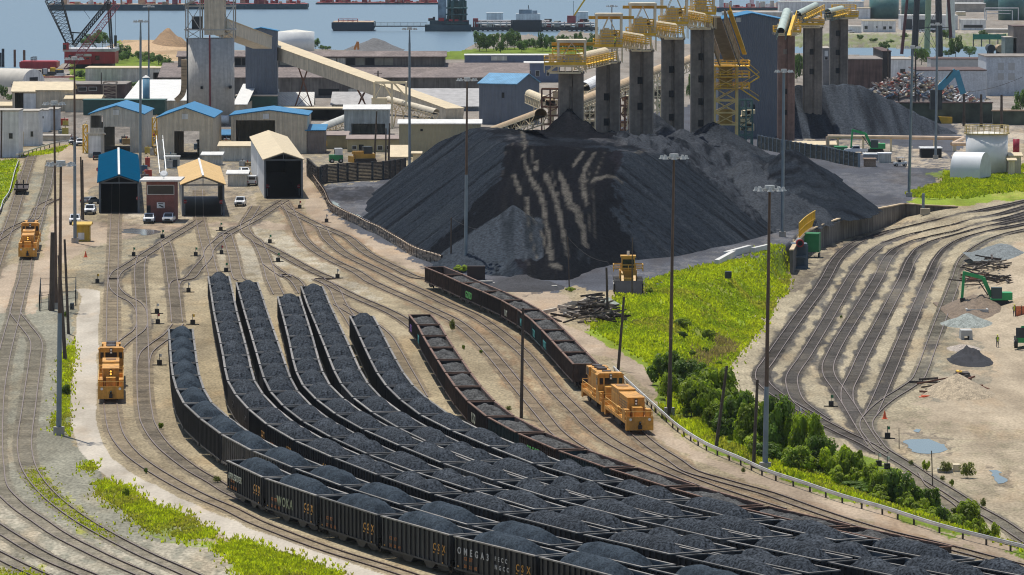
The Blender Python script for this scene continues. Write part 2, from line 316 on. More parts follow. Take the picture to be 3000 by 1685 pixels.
PAINT=[
 ('gravel',0,1,[(-3000,-400),(6000,-400),(6000,2400),(-3000,2400)]),
 ('farland',0,1,[(-3000,-400),(6000,-400),(6000,420),(-3000,420)]),
 ('asph',4,.85,PP((0,1,-400,-400,2576,-400),(1,1,500,-50,1500,0,1500,300,480,330,470,640,0,560),(0,1,2300,800,1250,800,900,700,850,60,-400,60))),
 ('paledirt',3,.8,PP((0,1,1230,780,2000,770,1930,870,1400,880,1240,860))),
 ('paledirt',3,.7,PP((0,1,2240,250,2576,600),(1,1,20,600,0,640),(0,1,2576,700,2400,860,2250,700))),
 ('grey',3,.9,[(-900,560),(150,500),(150,620),(120,720),(0,770),(-900,800)]),
 ('grey',5,1,[(-900,900),(100,880),(225,850),(210,1000),(205,1290),(300,1400),(470,1530),(700,1620),(900,1700),(900,1900),(-900,1900)]),
 ('light',6,.8,PP((0,3,-300,700,0,800,500,1000,1100,1150,1700,1150,2238,1300,2238,1600,-300,1600))),
 ('light',6,.85,PP((1,1,-100,900,300,960,600,1000,700,1100,900,1440),(1,2,1100,150,1300,260,1100,290,700,100,-200,0,-300,-200))),
 ('light',6,.6,PP((0,1,2150,1000,2400,900,2576,950),(1,1,0,1000,100,1200),(1,2,200,150,-200,100),(0,1,2200,1300))),
 ('grey2',5,.5,PP((0,1,900,1100,1100,900,1300,880,1700,1000,1400,1150,1280,1250,1100,1440),(0,2,1050,60,1050,160,700,150))),
 ('road',6,1,PP((0,1,610,90,750,80,850,180,1000,240,1000,480,850,560,800,770,900,860,1300,870,2000,880,2576,850),(1,1,400,885,700,900,780,960,400,940,0,925),(0,1,2100,920,1500,960,1200,1030,900,1120,690,1250,560,1300),(0,2,520,-100,520,180,390,230,370,395,0,400,-600,420,-600,-200),(0,1,0,1330,420,1220,480,1000,540,800,610,600,600,200))),
 ('paledirt',3,.8,PP((0,2,-400,220,200,240,380,230,370,390,0,395,-400,400))),
 ('paledirt',3,.7,PP((0,1,0,1320,350,1230,370,1270,0,1390))),
 ('road',4,1,PP((1,1,470,150,510,330,560,470,640,560,700,690,800,800,1000,880,1120,960,1350,1080,1550,1210,1700,1290,1730,1420,1500,1320,1250,1190,1000,1050,800,960,600,850,520,780,480,660,520,630,470,480))),
 ('road',4,1,PP((2,2,0,200,300,160,600,240,520,520,700,600,850,680,1050,800,1200,860,1400,1000,1470,1250,1400,1230,1240,1080,1060,900,850,820,700,800,520,650,300,450,100,330))),
 ('road',3,1,PP((2,3,1225,80,1330,150,1500,290,1700,410,2000,530,2238,610),(3,3,300,700,650,820,1000,920,1500,1080,2000,1210,2238,1270,2700,1400,2700,1450,2238,1350,2000,1290,1500,1155,1000,1040,650,930,300,820,0,700),(2,3,2000,610,1700,500,1450,370,1225,230))),
 ('yard',8,1,[(930,545),(1190,520),(1230,500),(1500,420),(2300,250),(2950,330),(2800,480),(2650,600),(2420,640),(2340,690),(2340,745),(2200,745),(2080,790),(1900,840),(1830,850),(1640,850),(1400,835),(1240,790),(1180,740),(1050,680),(965,620)]),
 ('yard2',9,.75,PP((1,1,700,470,1300,450,1220,520,720,520))),
 ('yard2',9,.7,PP((1,1,700,600,900,640,1180,660,1150,740,1000,820,800,760))),
 ('black',9,.8,PP((1,1,680,530,1200,520,1180,640,800,640,680,580))),
 ('yard2',12,.8,PP((2,1,950,1400,1500,1330,2100,1150,2576,1000),(3,1,600,760,1000,700,1300,640,1380,670,700,860,400,960,200,1080),(2,1,2576,1180,2300,1260,1900,1440))),
 ('yard2',10,.6,PP((3,1,700,400,1500,330,1700,500,1300,600,900,560))),
 ('paledirt',6,.85,PP((3,1,250,20,1000,40,1800,170,1900,330,1400,310,1100,200,650,110))),
 ('paledirt',6,.85,PP((3,0,1850,1240,2576,1290,2576,1443),(3,1,2576,360,1900,380,1850,180,2000,100))),
 ('black',6,.7,PP((2,2,0,90,250,60,460,150,100,220))),
 ('grassd',4,1,[(p[0],p[1]) for p in PP((3,3,2700,1400,2238,1250,2000,1180,1500,1050,1000,890,650,790,300,670,0,570),(2,3,2000,460,1700,330,1450,170,1250,0),(2,2,1540,1430,1400,1150,1600,700,2150,900,2050,1120,2250,1250,2450,1380),(3,3,60,60,300,200,600,350,900,430,1100,490,1300,650,1500,830,1700,970,1950,1140,2238,1300,2700,1500))]),
 ('grass',3,1,PP((2,2,740,600,1000,490,1050,290,1330,265,1360,150,1600,80,1900,0),(2,1,2150,1330,2330,1290,2470,1200,2576,1165),(3,1,225,1165,235,1250,170,1420),(3,2,90,60,20,260),(2,2,2560,290,2480,400,2350,530,2200,720,2150,850,2000,1020,1850,1130,1600,1200,1430,1130,1350,960,1000,760))),
 ('grassd',5,.3,PP((2,2,1040,250,1600,80,2576,-100,2200,700,1400,1000,900,650))),
 ('grassy',5,.5,PP((2,2,1100,400,1600,200,2400,-50,1900,600,1300,800))),
 ('brown',3,.75,PP((2,2,2030,560,2200,600,2280,680,2100,740,1900,900,1780,990,1740,930,1850,800,2060,700))),
 ('ryard',6,1,'YARD'),
 ('dirt',7,1,PP((3,1,2100,1200,2300,1100,2700,1000),(3,2,2900,200,2900,1600,1700,1500,1500,1300,1900,900,1850,400,2000,100))),
 ('dirt',9,.8,PP((3,3,1100,100,2700,-200,2700,1300,2000,900,1800,700,1500,450,600,350,540,300))),
 ('grey2',9,.6,PP((3,2,1700,600,2100,650,2300,1000,2000,1250,1600,1250,1560,900))),
 ('grey2',7,.6,PP((3,1,2050,1050,2300,1000,2500,1100,2400,1250,2050,1300))),
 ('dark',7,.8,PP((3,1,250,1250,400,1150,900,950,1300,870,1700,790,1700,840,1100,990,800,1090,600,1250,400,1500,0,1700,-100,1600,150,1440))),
 ('dark',7,.6,PP((3,3,1130,240,1300,150,1500,240,1640,330,1600,410,1350,430,1200,380))),
 ('dark',7,.6,PP((3,3,1900,500,2060,500,2140,620,2080,680,1960,670))),
 ('dark',8,.5,PP((0,1,1000,800,1260,790,1700,900,1900,960,1500,1040,1180,1010,1000,900))),
 ('dark',8,.45,PP((0,1,2250,560,2576,600,2400,900,2000,960,1950,860))),
 ('dark',8,.45,PP((1,1,0,640,450,640,460,780,200,860,0,900))),
 ('conc',5,.6,PP((3,2,925,880,1010,870,1000,950,900,960))),
 ('grass',4,1,PP((3,1,1380,660,1560,600,1750,540,1790,440,1880,425,2300,390,2700,350,2700,560,2576,630,2250,650,2000,705,1500,690))),
 ('grassy',5,.8,PP((3,1,2250,480,2700,480,2700,600,2250,640))),
 ('grass',4,.9,PP((3,1,1570,370,1880,330,1880,410,1700,410))),
 ('grass',3,1,PP((0,1,-600,250,0,250,180,225,195,290,130,540,0,720,-600,900))),
 ('grass',3,.9,PP((0,1,200,200,400,150,700,85,620,150,350,200))),
 ('grassy',6,.9,PP((0,3,200,530,400,510,430,620,620,830,900,1050,1050,1120,900,1130,600,950,400,810,250,650))),
 ('grass',6,.9,PP((0,3,780,660,1000,620,1210,740,1020,800,1300,820,1500,890,1700,960,1900,1080,1900,1160,1750,1195,1500,1140,1250,1040,1050,870,820,740))),
 ('grass',6,.9,PP((0,3,1860,1220,2000,1135,2238,1185,2238,1370,2000,1330))),
 ('grass',6,.9,PP((1,3,-10,1190,300,1280,500,1350,760,1447,760,1600,0,1600,-200,1400))),
 ('grass',6,.8,PP((0,2,600,850,760,670,745,930,700,1200,700,1460,590,1460))),
 ('grass',6,.7,PP((0,3,430,150,500,0,610,0,615,250,560,180),(0,3,450,210))),
 ('grassd',6,.8,PP((0,3,690,510,800,460,870,540,720,530))),
 ('grassy',6,.6,PP((0,3,-100,1380,100,1400,400,1450,200,1600,-100,1600))),
 ('conc',.6,1,PP((0,2,740,165,860,158,1005,180,1010,330,985,560,995,760,960,880,985,950,965,1440),(0,3,835,0,850,150,905,300,970,410,1170,570,1400,690,1650,810,1900,915,2238,1060),(1,3,400,1190,800,1330,1130,1447,1300,1500,850,1500,750,1447,550,1355,300,1272,0,1185),(0,3,2000,1120,1700,1000,1400,850,1200,740,1000,630,850,530,700,370,640,200,610,0),(0,2,700,1440,740,1000,680,890,760,740,770,470,825,240,780,180))),
 ('sand',4,1,PP((0,0,1150,395,1400,400,1870,400,1900,600,1700,620,1330,560,1150,420))),
 ('grassd',5,1,PP((1,0,1880,520,2100,500,2576,480),(2,0,0,480,800,460,900,620,0,600),(1,0,2100,600,1900,600))),
 ('grassd',5,1,PP((0,0,700,440,1200,400,1350,560,1700,600,1750,700,1100,860,700,800))),
 ('rip',4,1,PP((3,0,-100,330,2576,340,2800,340,2800,470,-100,470))),
 ('grassd',5,.55,PP((3,0,-100,330,2576,340,2800,340,2800,470,-100,470))),
 ('conc',3,.5,PP((3,0,800,300,2576,290,2576,345,800,345))),
]
WATER=[PP((0,0,-9000,-1500,-9000,670,100,690,560,690,620,640,1080,560,1150,430,1160,400,1480,395,1870,400,1900,500),(1,0,600,490,900,500,1880,520,2090,505,2190,440,2400,330,2576,350),(2,0,0,350,200,340,380,410,500,300,830,330,1800,440,2100,300,2200,100,2600,30),(3,0,300,5,2900,-20,9000,-60,9000,-1500)),
 PP((3,0,-700,440,300,450,900,460,1400,465,2100,450,2450,430,2700,450,2700,560,2050,575,1300,560,270,530,-700,520))]
yy=np.concatenate([np.arange(1800,1500,-3.0),np.arange(1500,150,-2.2),np.arange(150,-200,-3.0),[-215,-230,-245,-255]])
xx=np.concatenate([np.arange(-2600,-200,120),np.arange(-200,3200,2.9),np.arange(3200,5700,120)])
DD=np.array([GP(1500,y).y for y in yy]); 
U=(xx-1500)/F
X=DD[:,None]*(U[None,:]*1.0); Y=np.repeat(DD[:,None],len(xx),1)
Z=ground_z(X,Y)
wx=(fbm(X*.45,Y*.18,3)-.5); wy=(fbm(X*.45+50,Y*.18,9)-.5)
colr=np.zeros(X.shape+(3,)); amt=np.ones(X.shape)
AM=dict(conc=.3,road=.55,grass=.8,yard=.8,paledirt=.6,dirt=.6,coal=.7,water=.5)
px0,py0=proj(X,Y,Z)
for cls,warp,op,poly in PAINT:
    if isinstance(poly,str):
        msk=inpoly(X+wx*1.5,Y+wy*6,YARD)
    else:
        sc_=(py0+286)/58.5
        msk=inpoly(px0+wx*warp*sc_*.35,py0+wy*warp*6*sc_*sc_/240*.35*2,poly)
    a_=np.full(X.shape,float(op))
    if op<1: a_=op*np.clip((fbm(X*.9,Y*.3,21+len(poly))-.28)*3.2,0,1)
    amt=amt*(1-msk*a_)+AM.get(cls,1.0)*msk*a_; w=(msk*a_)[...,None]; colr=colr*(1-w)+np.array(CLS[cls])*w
for i,(p,tie,st,lb) in enumerate(TR):
    P=spline(p,8); pts=[(q.x,q.y) for q in P]
    x0=min(q[0] for q in pts)-5; x1=max(q[0] for q in pts)+5; y0=min(q[1] for q in pts)-8; y1=max(q[1] for q in pts)+8
    sel=(X>x0)&(X<x1)&(Y>y0)&(Y<y1); xs,ys_=X[sel],Y[sel]; d=dist_poly(xs,ys_,pts)
    rag=(fbm(xs*.6,ys_*.13,31+i)-.5)*2.6; c=colr[sel]
    w=np.clip((1.7+rag*.5-d)*1.2,0,1)*.25; c=c*(1-w[:,None])+np.array(CLS['rusty' if st is None or st[1]!='coal' else 'dark'])*w[:,None]
    if st:
        w=np.clip((st[0]+rag*1.2-d)*2.0,0,1)*(.8 if st[1]=='coal' else .55)*np.clip(.35+1.5*(fbm(xs*.35,ys_*.07,131+i)-.15),.3,1)
        if st[0]<1: w=np.clip((st[0]+rag*.15-d)*5,0,1)*.85
        c=c*(1-w[:,None])+np.array(CLS[st[1]])*w[:,None]
    colr[sel]=c
# soft blotches of coal dust and wear, tyre ruts in the bare dirt
bl=fbm(X*.12,Y*.04,77); colr*= (0.80+.36*bl)[...,None]
dw=(np.clip((fbm(X*.16,Y*.035,88,5)-.48)*5,0,1)*.5)[...,None]; colr=colr*(1-dw)+colr*np.array((.52,.50,.48))*dw
dw=(np.clip((fbm(X*.22+40,Y*.05,91,5)-.56)*6,0,1)*.5)[...,None]; colr=colr*(1-dw)+colr*np.array((1.04,.92,.80))*dw
ru=np.sin((X*1.1+Y*.05+6*fbm(X*.06,Y*.02,5)))*np.clip(fbm(X*.1,Y*.03,12)-.42,0,1)*1.1
colr*= (1-.28*np.clip(ru,0,1))[...,None]
for poly in WATER:
    msk=inpoly(px0+wx*6,py0+wy*5,poly); Z[msk]=-4.5
nr,nc=X.shape
me=bpy.data.meshes.new('ground'); nv=nr*nc
co=np.stack([X,Y,Z],-1).reshape(-1,3).astype(np.float32)
idx=np.arange(nv).reshape(nr,nc); fq=np.stack([idx[:-1,:-1],idx[:-1,1:],idx[1:,1:],idx[1:,:-1]],-1).reshape(-1,4).astype(np.int32)
me.vertices.add(nv); me.vertices.foreach_set('co',co.ravel()); me.loops.add(fq.size); me.loops.foreach_set('vertex_index',fq.ravel())
me.polygons.add(len(fq)); me.polygons.foreach_set('loop_start',np.arange(0,fq.size,4,dtype=np.int32))
me.update(calc_edges=True)
at=me.color_attributes.new('surface','FLOAT_COLOR','POINT'); at.data.foreach_set('color',np.concatenate([colr,amt[...,None]],-1).reshape(-1).astype(np.float32))
gm=bpy.data.materials.new('ground_surface'); gm.use_nodes=True; nt=gm.node_tree; N=nt.nodes; L=nt.links
b=N['Principled BSDF']; b.inputs['Roughness'].default_value=.95; b.inputs['Specular IOR Level'].default_value=.08
vc=N.new('ShaderNodeVertexColor'); vc.layer_name='surface'; tc=N.new('ShaderNodeTexCoord')
def nz(s,lo,hi,sy=1,det=3):
    mp=N.new('ShaderNodeMapping'); mp.inputs['Scale'].default_value=(1,sy,1); L.new(tc.outputs['Object'],mp.inputs[0])
    n=N.new('ShaderNodeTexNoise'); n.inputs['Scale'].default_value=s; n.inputs['Detail'].default_value=det; L.new(mp.outputs[0],n.inputs[0])
    r=N.new('ShaderNodeMapRange'); r.inputs[1].default_value=.3; r.inputs[2].default_value=.7; r.inputs[3].default_value=lo; r.inputs[4].default_value=hi; L.new(n.outputs[0],r.inputs[0]); return r.outputs[0]
m1=N.new('ShaderNodeMath'); m1.operation='MULTIPLY'; L.new(nz(3.0,.66,1.34,.35),m1.inputs[0]); L.new(nz(.35,.82,1.16,.5),m1.inputs[1])
mr=N.new('ShaderNodeMix'); mr.data_type='FLOAT'; mr.inputs[2].default_value=1.0; L.new(vc.outputs['Alpha'],mr.inputs[0]); L.new(m1.outputs[0],mr.inputs[3])
vm=N.new('ShaderNodeVectorMath'); vm.operation='SCALE'; L.new(vc.outputs[0],vm.inputs[0]); L.new(mr.outputs[0],vm.inputs['Scale']); L.new(vm.outputs[0],b.inputs['Base Color'])
me.materials.append(gm)
go=link('ground',me); tag(go,'gravel, dirt and concrete ground of the whole rail yard','ground',kind='structure')
del X,Y,Z,wx,wy,px0,py0,colr,bl,ru
# ---------------------------------------------------------------- water
wm=bpy.data.materials.new('harbour_water'); wm.use_nodes=True; nt=wm.node_tree; N=nt.nodes; L=nt.links; b=N['Principled BSDF']
b.inputs['Base Color'].default_value=(.12,.19,.245,1); b.inputs['Roughness'].default_value=.32
tc=N.new('ShaderNodeTexCoord'); mp=N.new('ShaderNodeMapping'); mp.inputs['Scale'].default_value=(.35,.08,1); L.new(tc.outputs['Object'],mp.inputs[0])
n=N.new('ShaderNodeTexNoise'); n.inputs['Scale'].default_value=1; n.inputs['Detail'].default_value=4; L.new(mp.outputs[0],n.inputs[0])
bp=N.new('ShaderNodeBump'); bp.inputs['Strength'].default_value=.6; bp.inputs['Distance'].default_value=.8; L.new(n.outputs[0],bp.inputs['Height']); L.new(bp.outputs[0],b.inputs['Normal'])
m=MB(); m.poly([(-1500,1150,-1),(1500,1150,-1),(4000,12000,-1),(-4000,12000,-1)]); tag(m.build('water',wm),'blue harbour water behind the terminal','water',kind='structure')
pm=mt('puddle_water',(.10,.13,.15),.06,var=.1)
def puddle(label,z,pts,mat=pm):
    m=MB(); r=random.Random(len(label)); c0=[GP(*q,z) for q in pts]; c=[p+Vector((r.uniform(-.25,.25),r.uniform(-.9,.9),0)) for p in spline(c0+[c0[0]],1.3)[:-1]]; o=c[0].copy(); o.z=z+.03; m.poly([p-c[0] for p in c]); ob=m.build('puddle',mat); ob.location=o
    if m.v and (ob.data.polygons[0].normal.z<0): ob.data.flip_normals()
    tag(ob,label,'puddle',kind='structure')
puddle('large sky blue puddle on the bare dirt of the right yard',ZR,PP((3,3,1190,268,1250,262,1400,265,1480,285,1560,325,1555,360,1480,375,1400,390,1330,388,1290,375,1230,330)))
puddle('narrow puddle at the right edge of the right yard',ZR,PP((3,3,1945,530,2020,535,2040,580,2090,625,2060,640,2010,648,1985,620,1965,570)))
puddle('tiny puddle behind the large one',ZR,PP((3,3,1280,185,1310,175,1340,180,1335,200,1300,203)))
puddle('muddy puddle on the crossing before the blue shed',0,PP((0,1,1240,940,1330,925,1420,935,1560,940,1620,960,1540,985,1450,995,1380,980,1260,975)),mt('mud_water',(.16,.15,.14),.15,var=.5,scale=.3))
puddle('strip of standing water beside the coal yard mast',0,PP((3,1,1460,585,1540,550,1640,535,1720,500,1750,520,1650,560,1560,590,1480,610)))
puddle('puddle strip between timber wall and coal heap',0,PP((1,1,760,650,800,660,860,720,900,750,1030,790,1050,830,960,810,860,770,780,720)))
# ================================================================ COAL CARS
def letters(txt,size,mat,name='lettering'):
    cu=bpy.data.curves.new(name,'FONT'); cu.body=txt; cu.size=size; cu.extrude=.012; cu.space_character=1.25
    cu.resolution_u=2; cu.offset=.018*size
    ob=bpy.data.objects.new('tmp',cu); COL.objects.link(ob); dg=bpy.context.evaluated_depsgraph_get(); dg.update()
    me=bpy.data.meshes.new_from_object(ob.evaluated_get(dg)); bpy.data.objects.remove(ob); me.name=name
    me.materials.clear(); me.materials.append(mat); return me
def text_on(root,txt,size,mat,loc,rot=(math.pi/2,0,0),name='lettering'):
    o=link(name,letters(txt,size,mat,name),root); o.location=loc; o.rotation_euler=rot; return o
def bogie(m,x0,s=1):   # wheels and side frames, rails run along local x
    for dx in (-.9,.9):
        for y in (-.75,.75): m.cyl((x0+dx,y-.07,.62),(x0+dx,y+.07,.62),.42,n=10,m=1)
        m.cyl((x0+dx,-.7,.62),(x0+dx,.7,.62),.09,n=6,m=1)
    for y in (-.98,.98):
        m.extr([(x0-1.35,.55),(x0-1.1,.75),(x0-.4,.85),(x0+.4,.85),(x0+1.1,.75),(x0+1.35,.55),(x0+.4,.33),(x0-.4,.33)],y-.09,y+.09,0)
    m.box(x0-.3,x0+.3,-1,1,.6,.95,0)
def car_meshes(kind,L,W,zb,zt,mats,nr,hop=True):
    """body: ribbed open tub with sloped inner ends, z bottom/top."""
    b=MB(); h=L/2; w=W/2; t=.09
    for s in (-1,1):
        b.box(-h,h,min(s*w,s*(w-t)),max(s*w,s*(w-t)),zb,zt-.01,0)
        for i in range(nr):
            x=-h+.35+(L-.7)*i/(nr-1); y0=s*w; y1=s*(w+.13)
            b.box(x-.06,x+.06,min(y0,y1),max(y0,y1),zb+.02,zt-.02,0)
        b.box(-h,h,min(s*(w),s*(w+.14)),max(s*w,s*(w+.14)),zb-.12,zb+.05,0)
        b.box(s*h-.05 if s>0 else -h-.05,s*h+.05 if s>0 else -h+.05,-w,w,zb+(.6 if hop else 0),zt-.01,0)
        for y in (-w*.5,0,w*.5): b.box(*sorted((s*(h+.05),s*(h+.15))),y-.05,y+.05,zb+.5,zt-.05,0)
    # inner floor / slope sheets
    zi=zb+.35
    if hop:
        b.poly([(-h,-w+t,zt-.75),(-h,w-t,zt-.75),(-h+2.6,w-t,zi),(-h+2.6,-w+t,zi)][::-1],1)
        b.poly([(h,-w+t,zt-.75),(h,w-t,zt-.75),(h-2.6,w-t,zi),(h-2.6,-w+t,zi)],1)
        b.poly([(-h+2.6,-w+t,zi),(h-2.6,-w+t,zi),(h-2.6,w-t,zi),(-h+2.6,w-t,zi)],1)
        for x in (-2.3,2.3): b.extr([(x-1.6,zb),(x+1.6,zb),(x+.6,zb-.75),(x-.6,zb-.75)],-1.2,1.2,0)
        b.box(-h,h,-.25,.25,zb-.3,zb,0)
    else: b.box(-h,h,-w+t,w-t,zb,zb+.12,1); 
    b.poly([(-h+.06,-w+t+.01,zi),(h-.06,-w+t+.01,zi),(h-.06,-w+t+.01,zt),(-h+.06,-w+t+.01,zt)][::-1],1)
    b.poly([(-h+.06,w-t-.01,zi),(h-.06,w-t-.01,zi),(h-.06,w-t-.01,zt),(-h+.06,w-t-.01,zt)],1)
    r=MB(); q=.11
    for s in (-1,1):
        r.box(-h-.1,h+.1,min(s*(w-.1),s*(w+.15)),max(s*(w-.1),s*(w+.15)),zt,zt+q)
        r.box(*sorted((s*(h-.08),s*(h+.1))),-w+.1,w-.1,zt,zt+q)
    rim=r.mesh('top_chord',mats[2])
    u=MB(); bogie(u,0); under=u.mesh('bogie',[C_['under'],C_['wheel']])
    u=b
    for s in (-1,1): u.box(*sorted((s*h,s*(h+.42))),-.16,.16,.72,1.0); u.box(*sorted((s*(h-1.2),s*h)),-.3,.3,.85,1.05)
    l=b
    for sx,sy in ((-1,-1),(1,-1),(-1,1),(1,1)):
        x=sx*(h+.12); y=sy*(w-.25)
        for k in (0,.38): l.beam((x,y-sy*k,zb-.5),(x,y-sy*k,zt-.2),.035)
        for z in np.arange(zb-.4,zt-.2,.4): l.beam((x,y,z),(x,y-sy*.38,z),.03)
    return b.mesh('body',mats[:2]),rim,under,h-2.2
def coal_mesh(L,W,zt,kind,seed,mat,amp=1.0):
    nx,ny=64,18; hx=L/2-.1; w=W/2-.1; xs=np.linspace(-hx,hx,nx); ys=np.linspace(-w,w,ny)
    Xg,Yg=np.meshgrid(xs,ys,indexing='ij'); n=fbm(Xg*.9+seed*7,Yg*1.3,seed)-.5; n2=fbm(Xg*4+seed,Yg*4,seed+5)-.5
    if kind=='one': z=1.35*np.clip(1-np.abs(Xg+.5)/(hx*.92),0,1)**.6*amp; z=np.minimum(z,1.12)
    elif kind=='two':
        z=np.maximum(1.18*np.clip(1-np.abs(Xg+hx*.42)/(hx*.56),0,1)**.6,1.08*np.clip(1-np.abs(Xg-hx*.42)/(hx*.56),0,1)**.55)
        z=np.maximum(z,.35*(np.abs(Xg)<hx*.6))*amp
    else:
        z=(.3+.9*(fbm(Xg*.35+seed*3,Yg*.5,seed+2)-.2))*np.clip((1-np.abs(Xg)/hx)*4,.0,1)*amp
    side=np.clip(1-(np.abs(Yg+(n*.35 if kind!='low' else 0))/w)**2.1,0,1); end=np.clip((hx-.6-np.abs(Xg+.35))/2.7,0,1)
    if kind=='low': zz=zt-.5+z*(.35+.75*side)*.85+n*.55+n2*.12
    else: zz=zt-1.65+1.5*np.minimum(end*1.15,1)+z*side*.98+n*.18+n2*.06
    zz=np.where((np.abs(Yg)>w*.93)&(kind!='low'),np.minimum(zz,zt-.06),zz)
    m=MB(); m.v=[(float(x),float(y),float(q)) for x,y,q in zip(Xg.ravel(),Yg.ravel(),zz.ravel())]
    for i in range(nx-1):
        for j in range(ny-1): k=i*ny+j; m.f.append([k,k+ny,k+ny+1,k+1]); m.m.append(0)
    return m.mesh('coal_load',mat,True)
HT=3.72; GT=3.15
HM={k:car_meshes(k,14.15,3.0,1.05,HT,(C_[k],C_['inner'],C_['rim']),15) for k in ('hopper','hoppergrey')}
GM={k:car_meshes(k,14.7,2.9,1.1,GT,(C_[k],C_['innerrust'],C_['rimrust']),19,False) for k in ('rust','rustdark','rustblue')}
LC=[coal_mesh(14.05,3.0,HT,'two' if i%2 else 'one',i+1,C_['coal'],(1,.92,1.1,1,.85,1.05,.95,1,1.12,.9)[i]) for i in range(10)]
LF=[coal_mesh(14.05,3.0,HT,'one',i+11,C_['coalfine'],1.08) for i in range(3)]
LG=[coal_mesh(14.6,2.9,GT,'low',i+21,mt('gondola_coal',(.062,.062,.060),.85,var=.45,scale=.8,fine=.7,fs=4.0,bump=.12,spec=.12)) for i in range(4)]
SIDE_TXT={}
def side_letters(root,spec):
    for txt,size,mat,x,z in spec:
        key=(txt,size,mat.name)
        if key not in SIDE_TXT: SIDE_TXT[key]=letters(txt,size,mat)
        o=link('lettering',SIDE_TXT[key],root); o.location=(x,-1.5-.155,z); o.rotation_euler=(math.pi/2,0,0)
def make_car(label,group,meshes,load,loc,rz,cat='hopper car',name='coal_hopper',letter=None):
    t=thing(name,label,cat,loc,rz,group)
    link('body',meshes[0],t); link('top_chord',meshes[1],t); 
    for s in (-1,1): link('bogie',meshes[2],t).location=(s*meshes[3],0,0)
    if load: link('coal_load',load,t).rotation_euler=(0,0,math.pi*random.randrange(2))
    if letter: side_letters(t,letter)
    return t
Yl,Wh=C_['csx'],mt('letter_white',(.45,.46,.46),.6); ORD='first second third fourth fifth sixth seventh eighth ninth tenth eleventh twelfth thirteenth fourteenth fifteenth sixteenth seventeenth eighteenth nineteenth twentieth twenty-first twenty-second twenty-third twenty-fourth'.split()
def csx(mat=None,size=.88,gap=.95,x=4.0,z=2.15):
    mat=mat or Yl; return [(ch,size,mat,x+i*gap,z) for i,ch in enumerate('CSX')]+[('-',size*1.1,mat,x+i*gap,z-.42) for i in range(3)]
def marks(num,x=-5.2,z=1.95):
    o=[]
    for i,(u,l) in enumerate(zip(('CS','XT',''),(num[:2],num[2:4],num[4:]))):
        if u: o.append((u,.42,mt('letter_orange',(.42,.15,.03),.7),x+i*.95,z))
        o.append((l,.42,mt('letter_orange',(.42,.15,.03),.7),x+i*.95,z-.65))
    o+=[('-',.9,Yl,x-1.2,1.1),('-',.9,Yl,5.8,1.0)]
    return o
def place_string(pts,z,pitch,cname,extra,maker):
    P=spline([Vector((p.x,p.y,0)) for p in pts],1.0); cum=[0]
    for i in range(1,len(P)): cum.append(cum[-1]+(P[i]-P[i-1]).length)
    P2=P[-1]+(P[-1]-P[-3]).normalized()*200; tot=cum[-1]
    def at(s):
        if s>=tot: return P[-1].lerp(P2,(s-tot)/200)
        k=int(np.searchsorted(cum,s)); k=max(1,k); f=(s-cum[k-1])/max(cum[k]-cum[k-1],1e-6); return P[k-1].lerp(P[k],f)
    n=int(round(tot/pitch)); pit=tot/n
    for i in range(n+extra):
        A=at(i*pit+1.9); B=at((i+1)*pit-1.9); c=(A+B)/2; rz=math.atan2(B.y-A.y,B.x-A.x); maker(i,n,c,rz)
def T3(rows,z): return [g(c,r,x,y,z) for c,r,x,y in rows]
S0=[(0,3,2110,436),(1,3,208,589),(1,3,660,742),(1,3,1212,914),(1,3,1857,1092),(2,3,370,1275),(2,3,1130,1470)]
S1=[(0,2,1818,560),(0,2,1828,663),(0,2,1840,780),(0,2,1853,905),(0,2,1875,1037),(0,2,1918,1172),(0,2,2010,1325),(0,3,2090,226),(1,3,130,368),(1,3,490,514),(1,3,908,667),(1,3,1430,832),(1,3,2030,1008),(2,3,530,1190),(2,3,1310,1373)]
S2=[(0,2,2200,30),(0,2,2215,105),(0,2,2234,200),(0,2,2268,388),(0,2,2318,600),(0,2,2372,832),(0,2,2397,965),(0,2,2438,1103),(0,2,2526,1240),(1,2,90,1385),(1,3,250,143),(1,3,515,288),(1,3,855,433),(1,3,1248,582),(1,3,1712,740),(2,3,75,908),(2,3,785,1087),(2,3,1548,1260)]
S3=[(1,2,-93,90),(1,2,-68,169),(1,2,-40,261),(1,2,-10,360),(1,2,60,578),(1,2,135,813),(1,2,222,1073),(1,2,297,1207),(1,2,440,1355),(1,3,557,112),(1,3,812,250),(1,3,1152,402),(1,3,1570,554),(1,3,2085,716),(2,3,432,890),(2,3,1120,1058),(2,3,1872,1237),(3,3,530,1425)]
S4=[(1,2,330,233),(1,2,355,325),(1,2,385,425),(1,2,447,645),(1,2,503,875),(1,2,545,1005),(1,2,620,1140),(1,2,768,1285),(1,2,970,1430),(1,3,1082,178),(1,3,1412,322),(1,3,1800,476),(1,3,2265,630),(2,3,555,788),(2,3,1222,955),(2,3,2000,1132),(3,3,630,1315)]
S5=[(1,2,560,130),(1,2,592,212),(1,2,630,312),(1,2,723,522),(1,2,822,750),(1,2,931,1004),(1,2,1011,1135),(1,2,1143,1272),(1,2,1343,1417),(1,3,1408,174),(1,3,1720,319),(2,3,-123,466),(2,3,362,625),(2,3,912,785),(2,3,1607,950),(3,3,135,1122),(3,3,1030,1300)]
S6=[(1,2,1060,428),(1,2,1107,515),(1,2,1162,630),(1,2,1280,870),(1,2,1353,1003),(1,2,1455,1140),(1,2,1600,1277),(1,2,1812,1430),(1,3,1833,177),(2,3,-48,325),(2,3,318,466),(2,3,852,625),(2,3,1478,799),(2,3,2190,963),(3,3,782,1143),(3,3,1720,1322)]
SN=['nearest lettered string','leftmost long string','second long string','third long string','fourth long string','fifth long string','rightmost hopper string']
rl=random.Random(5)
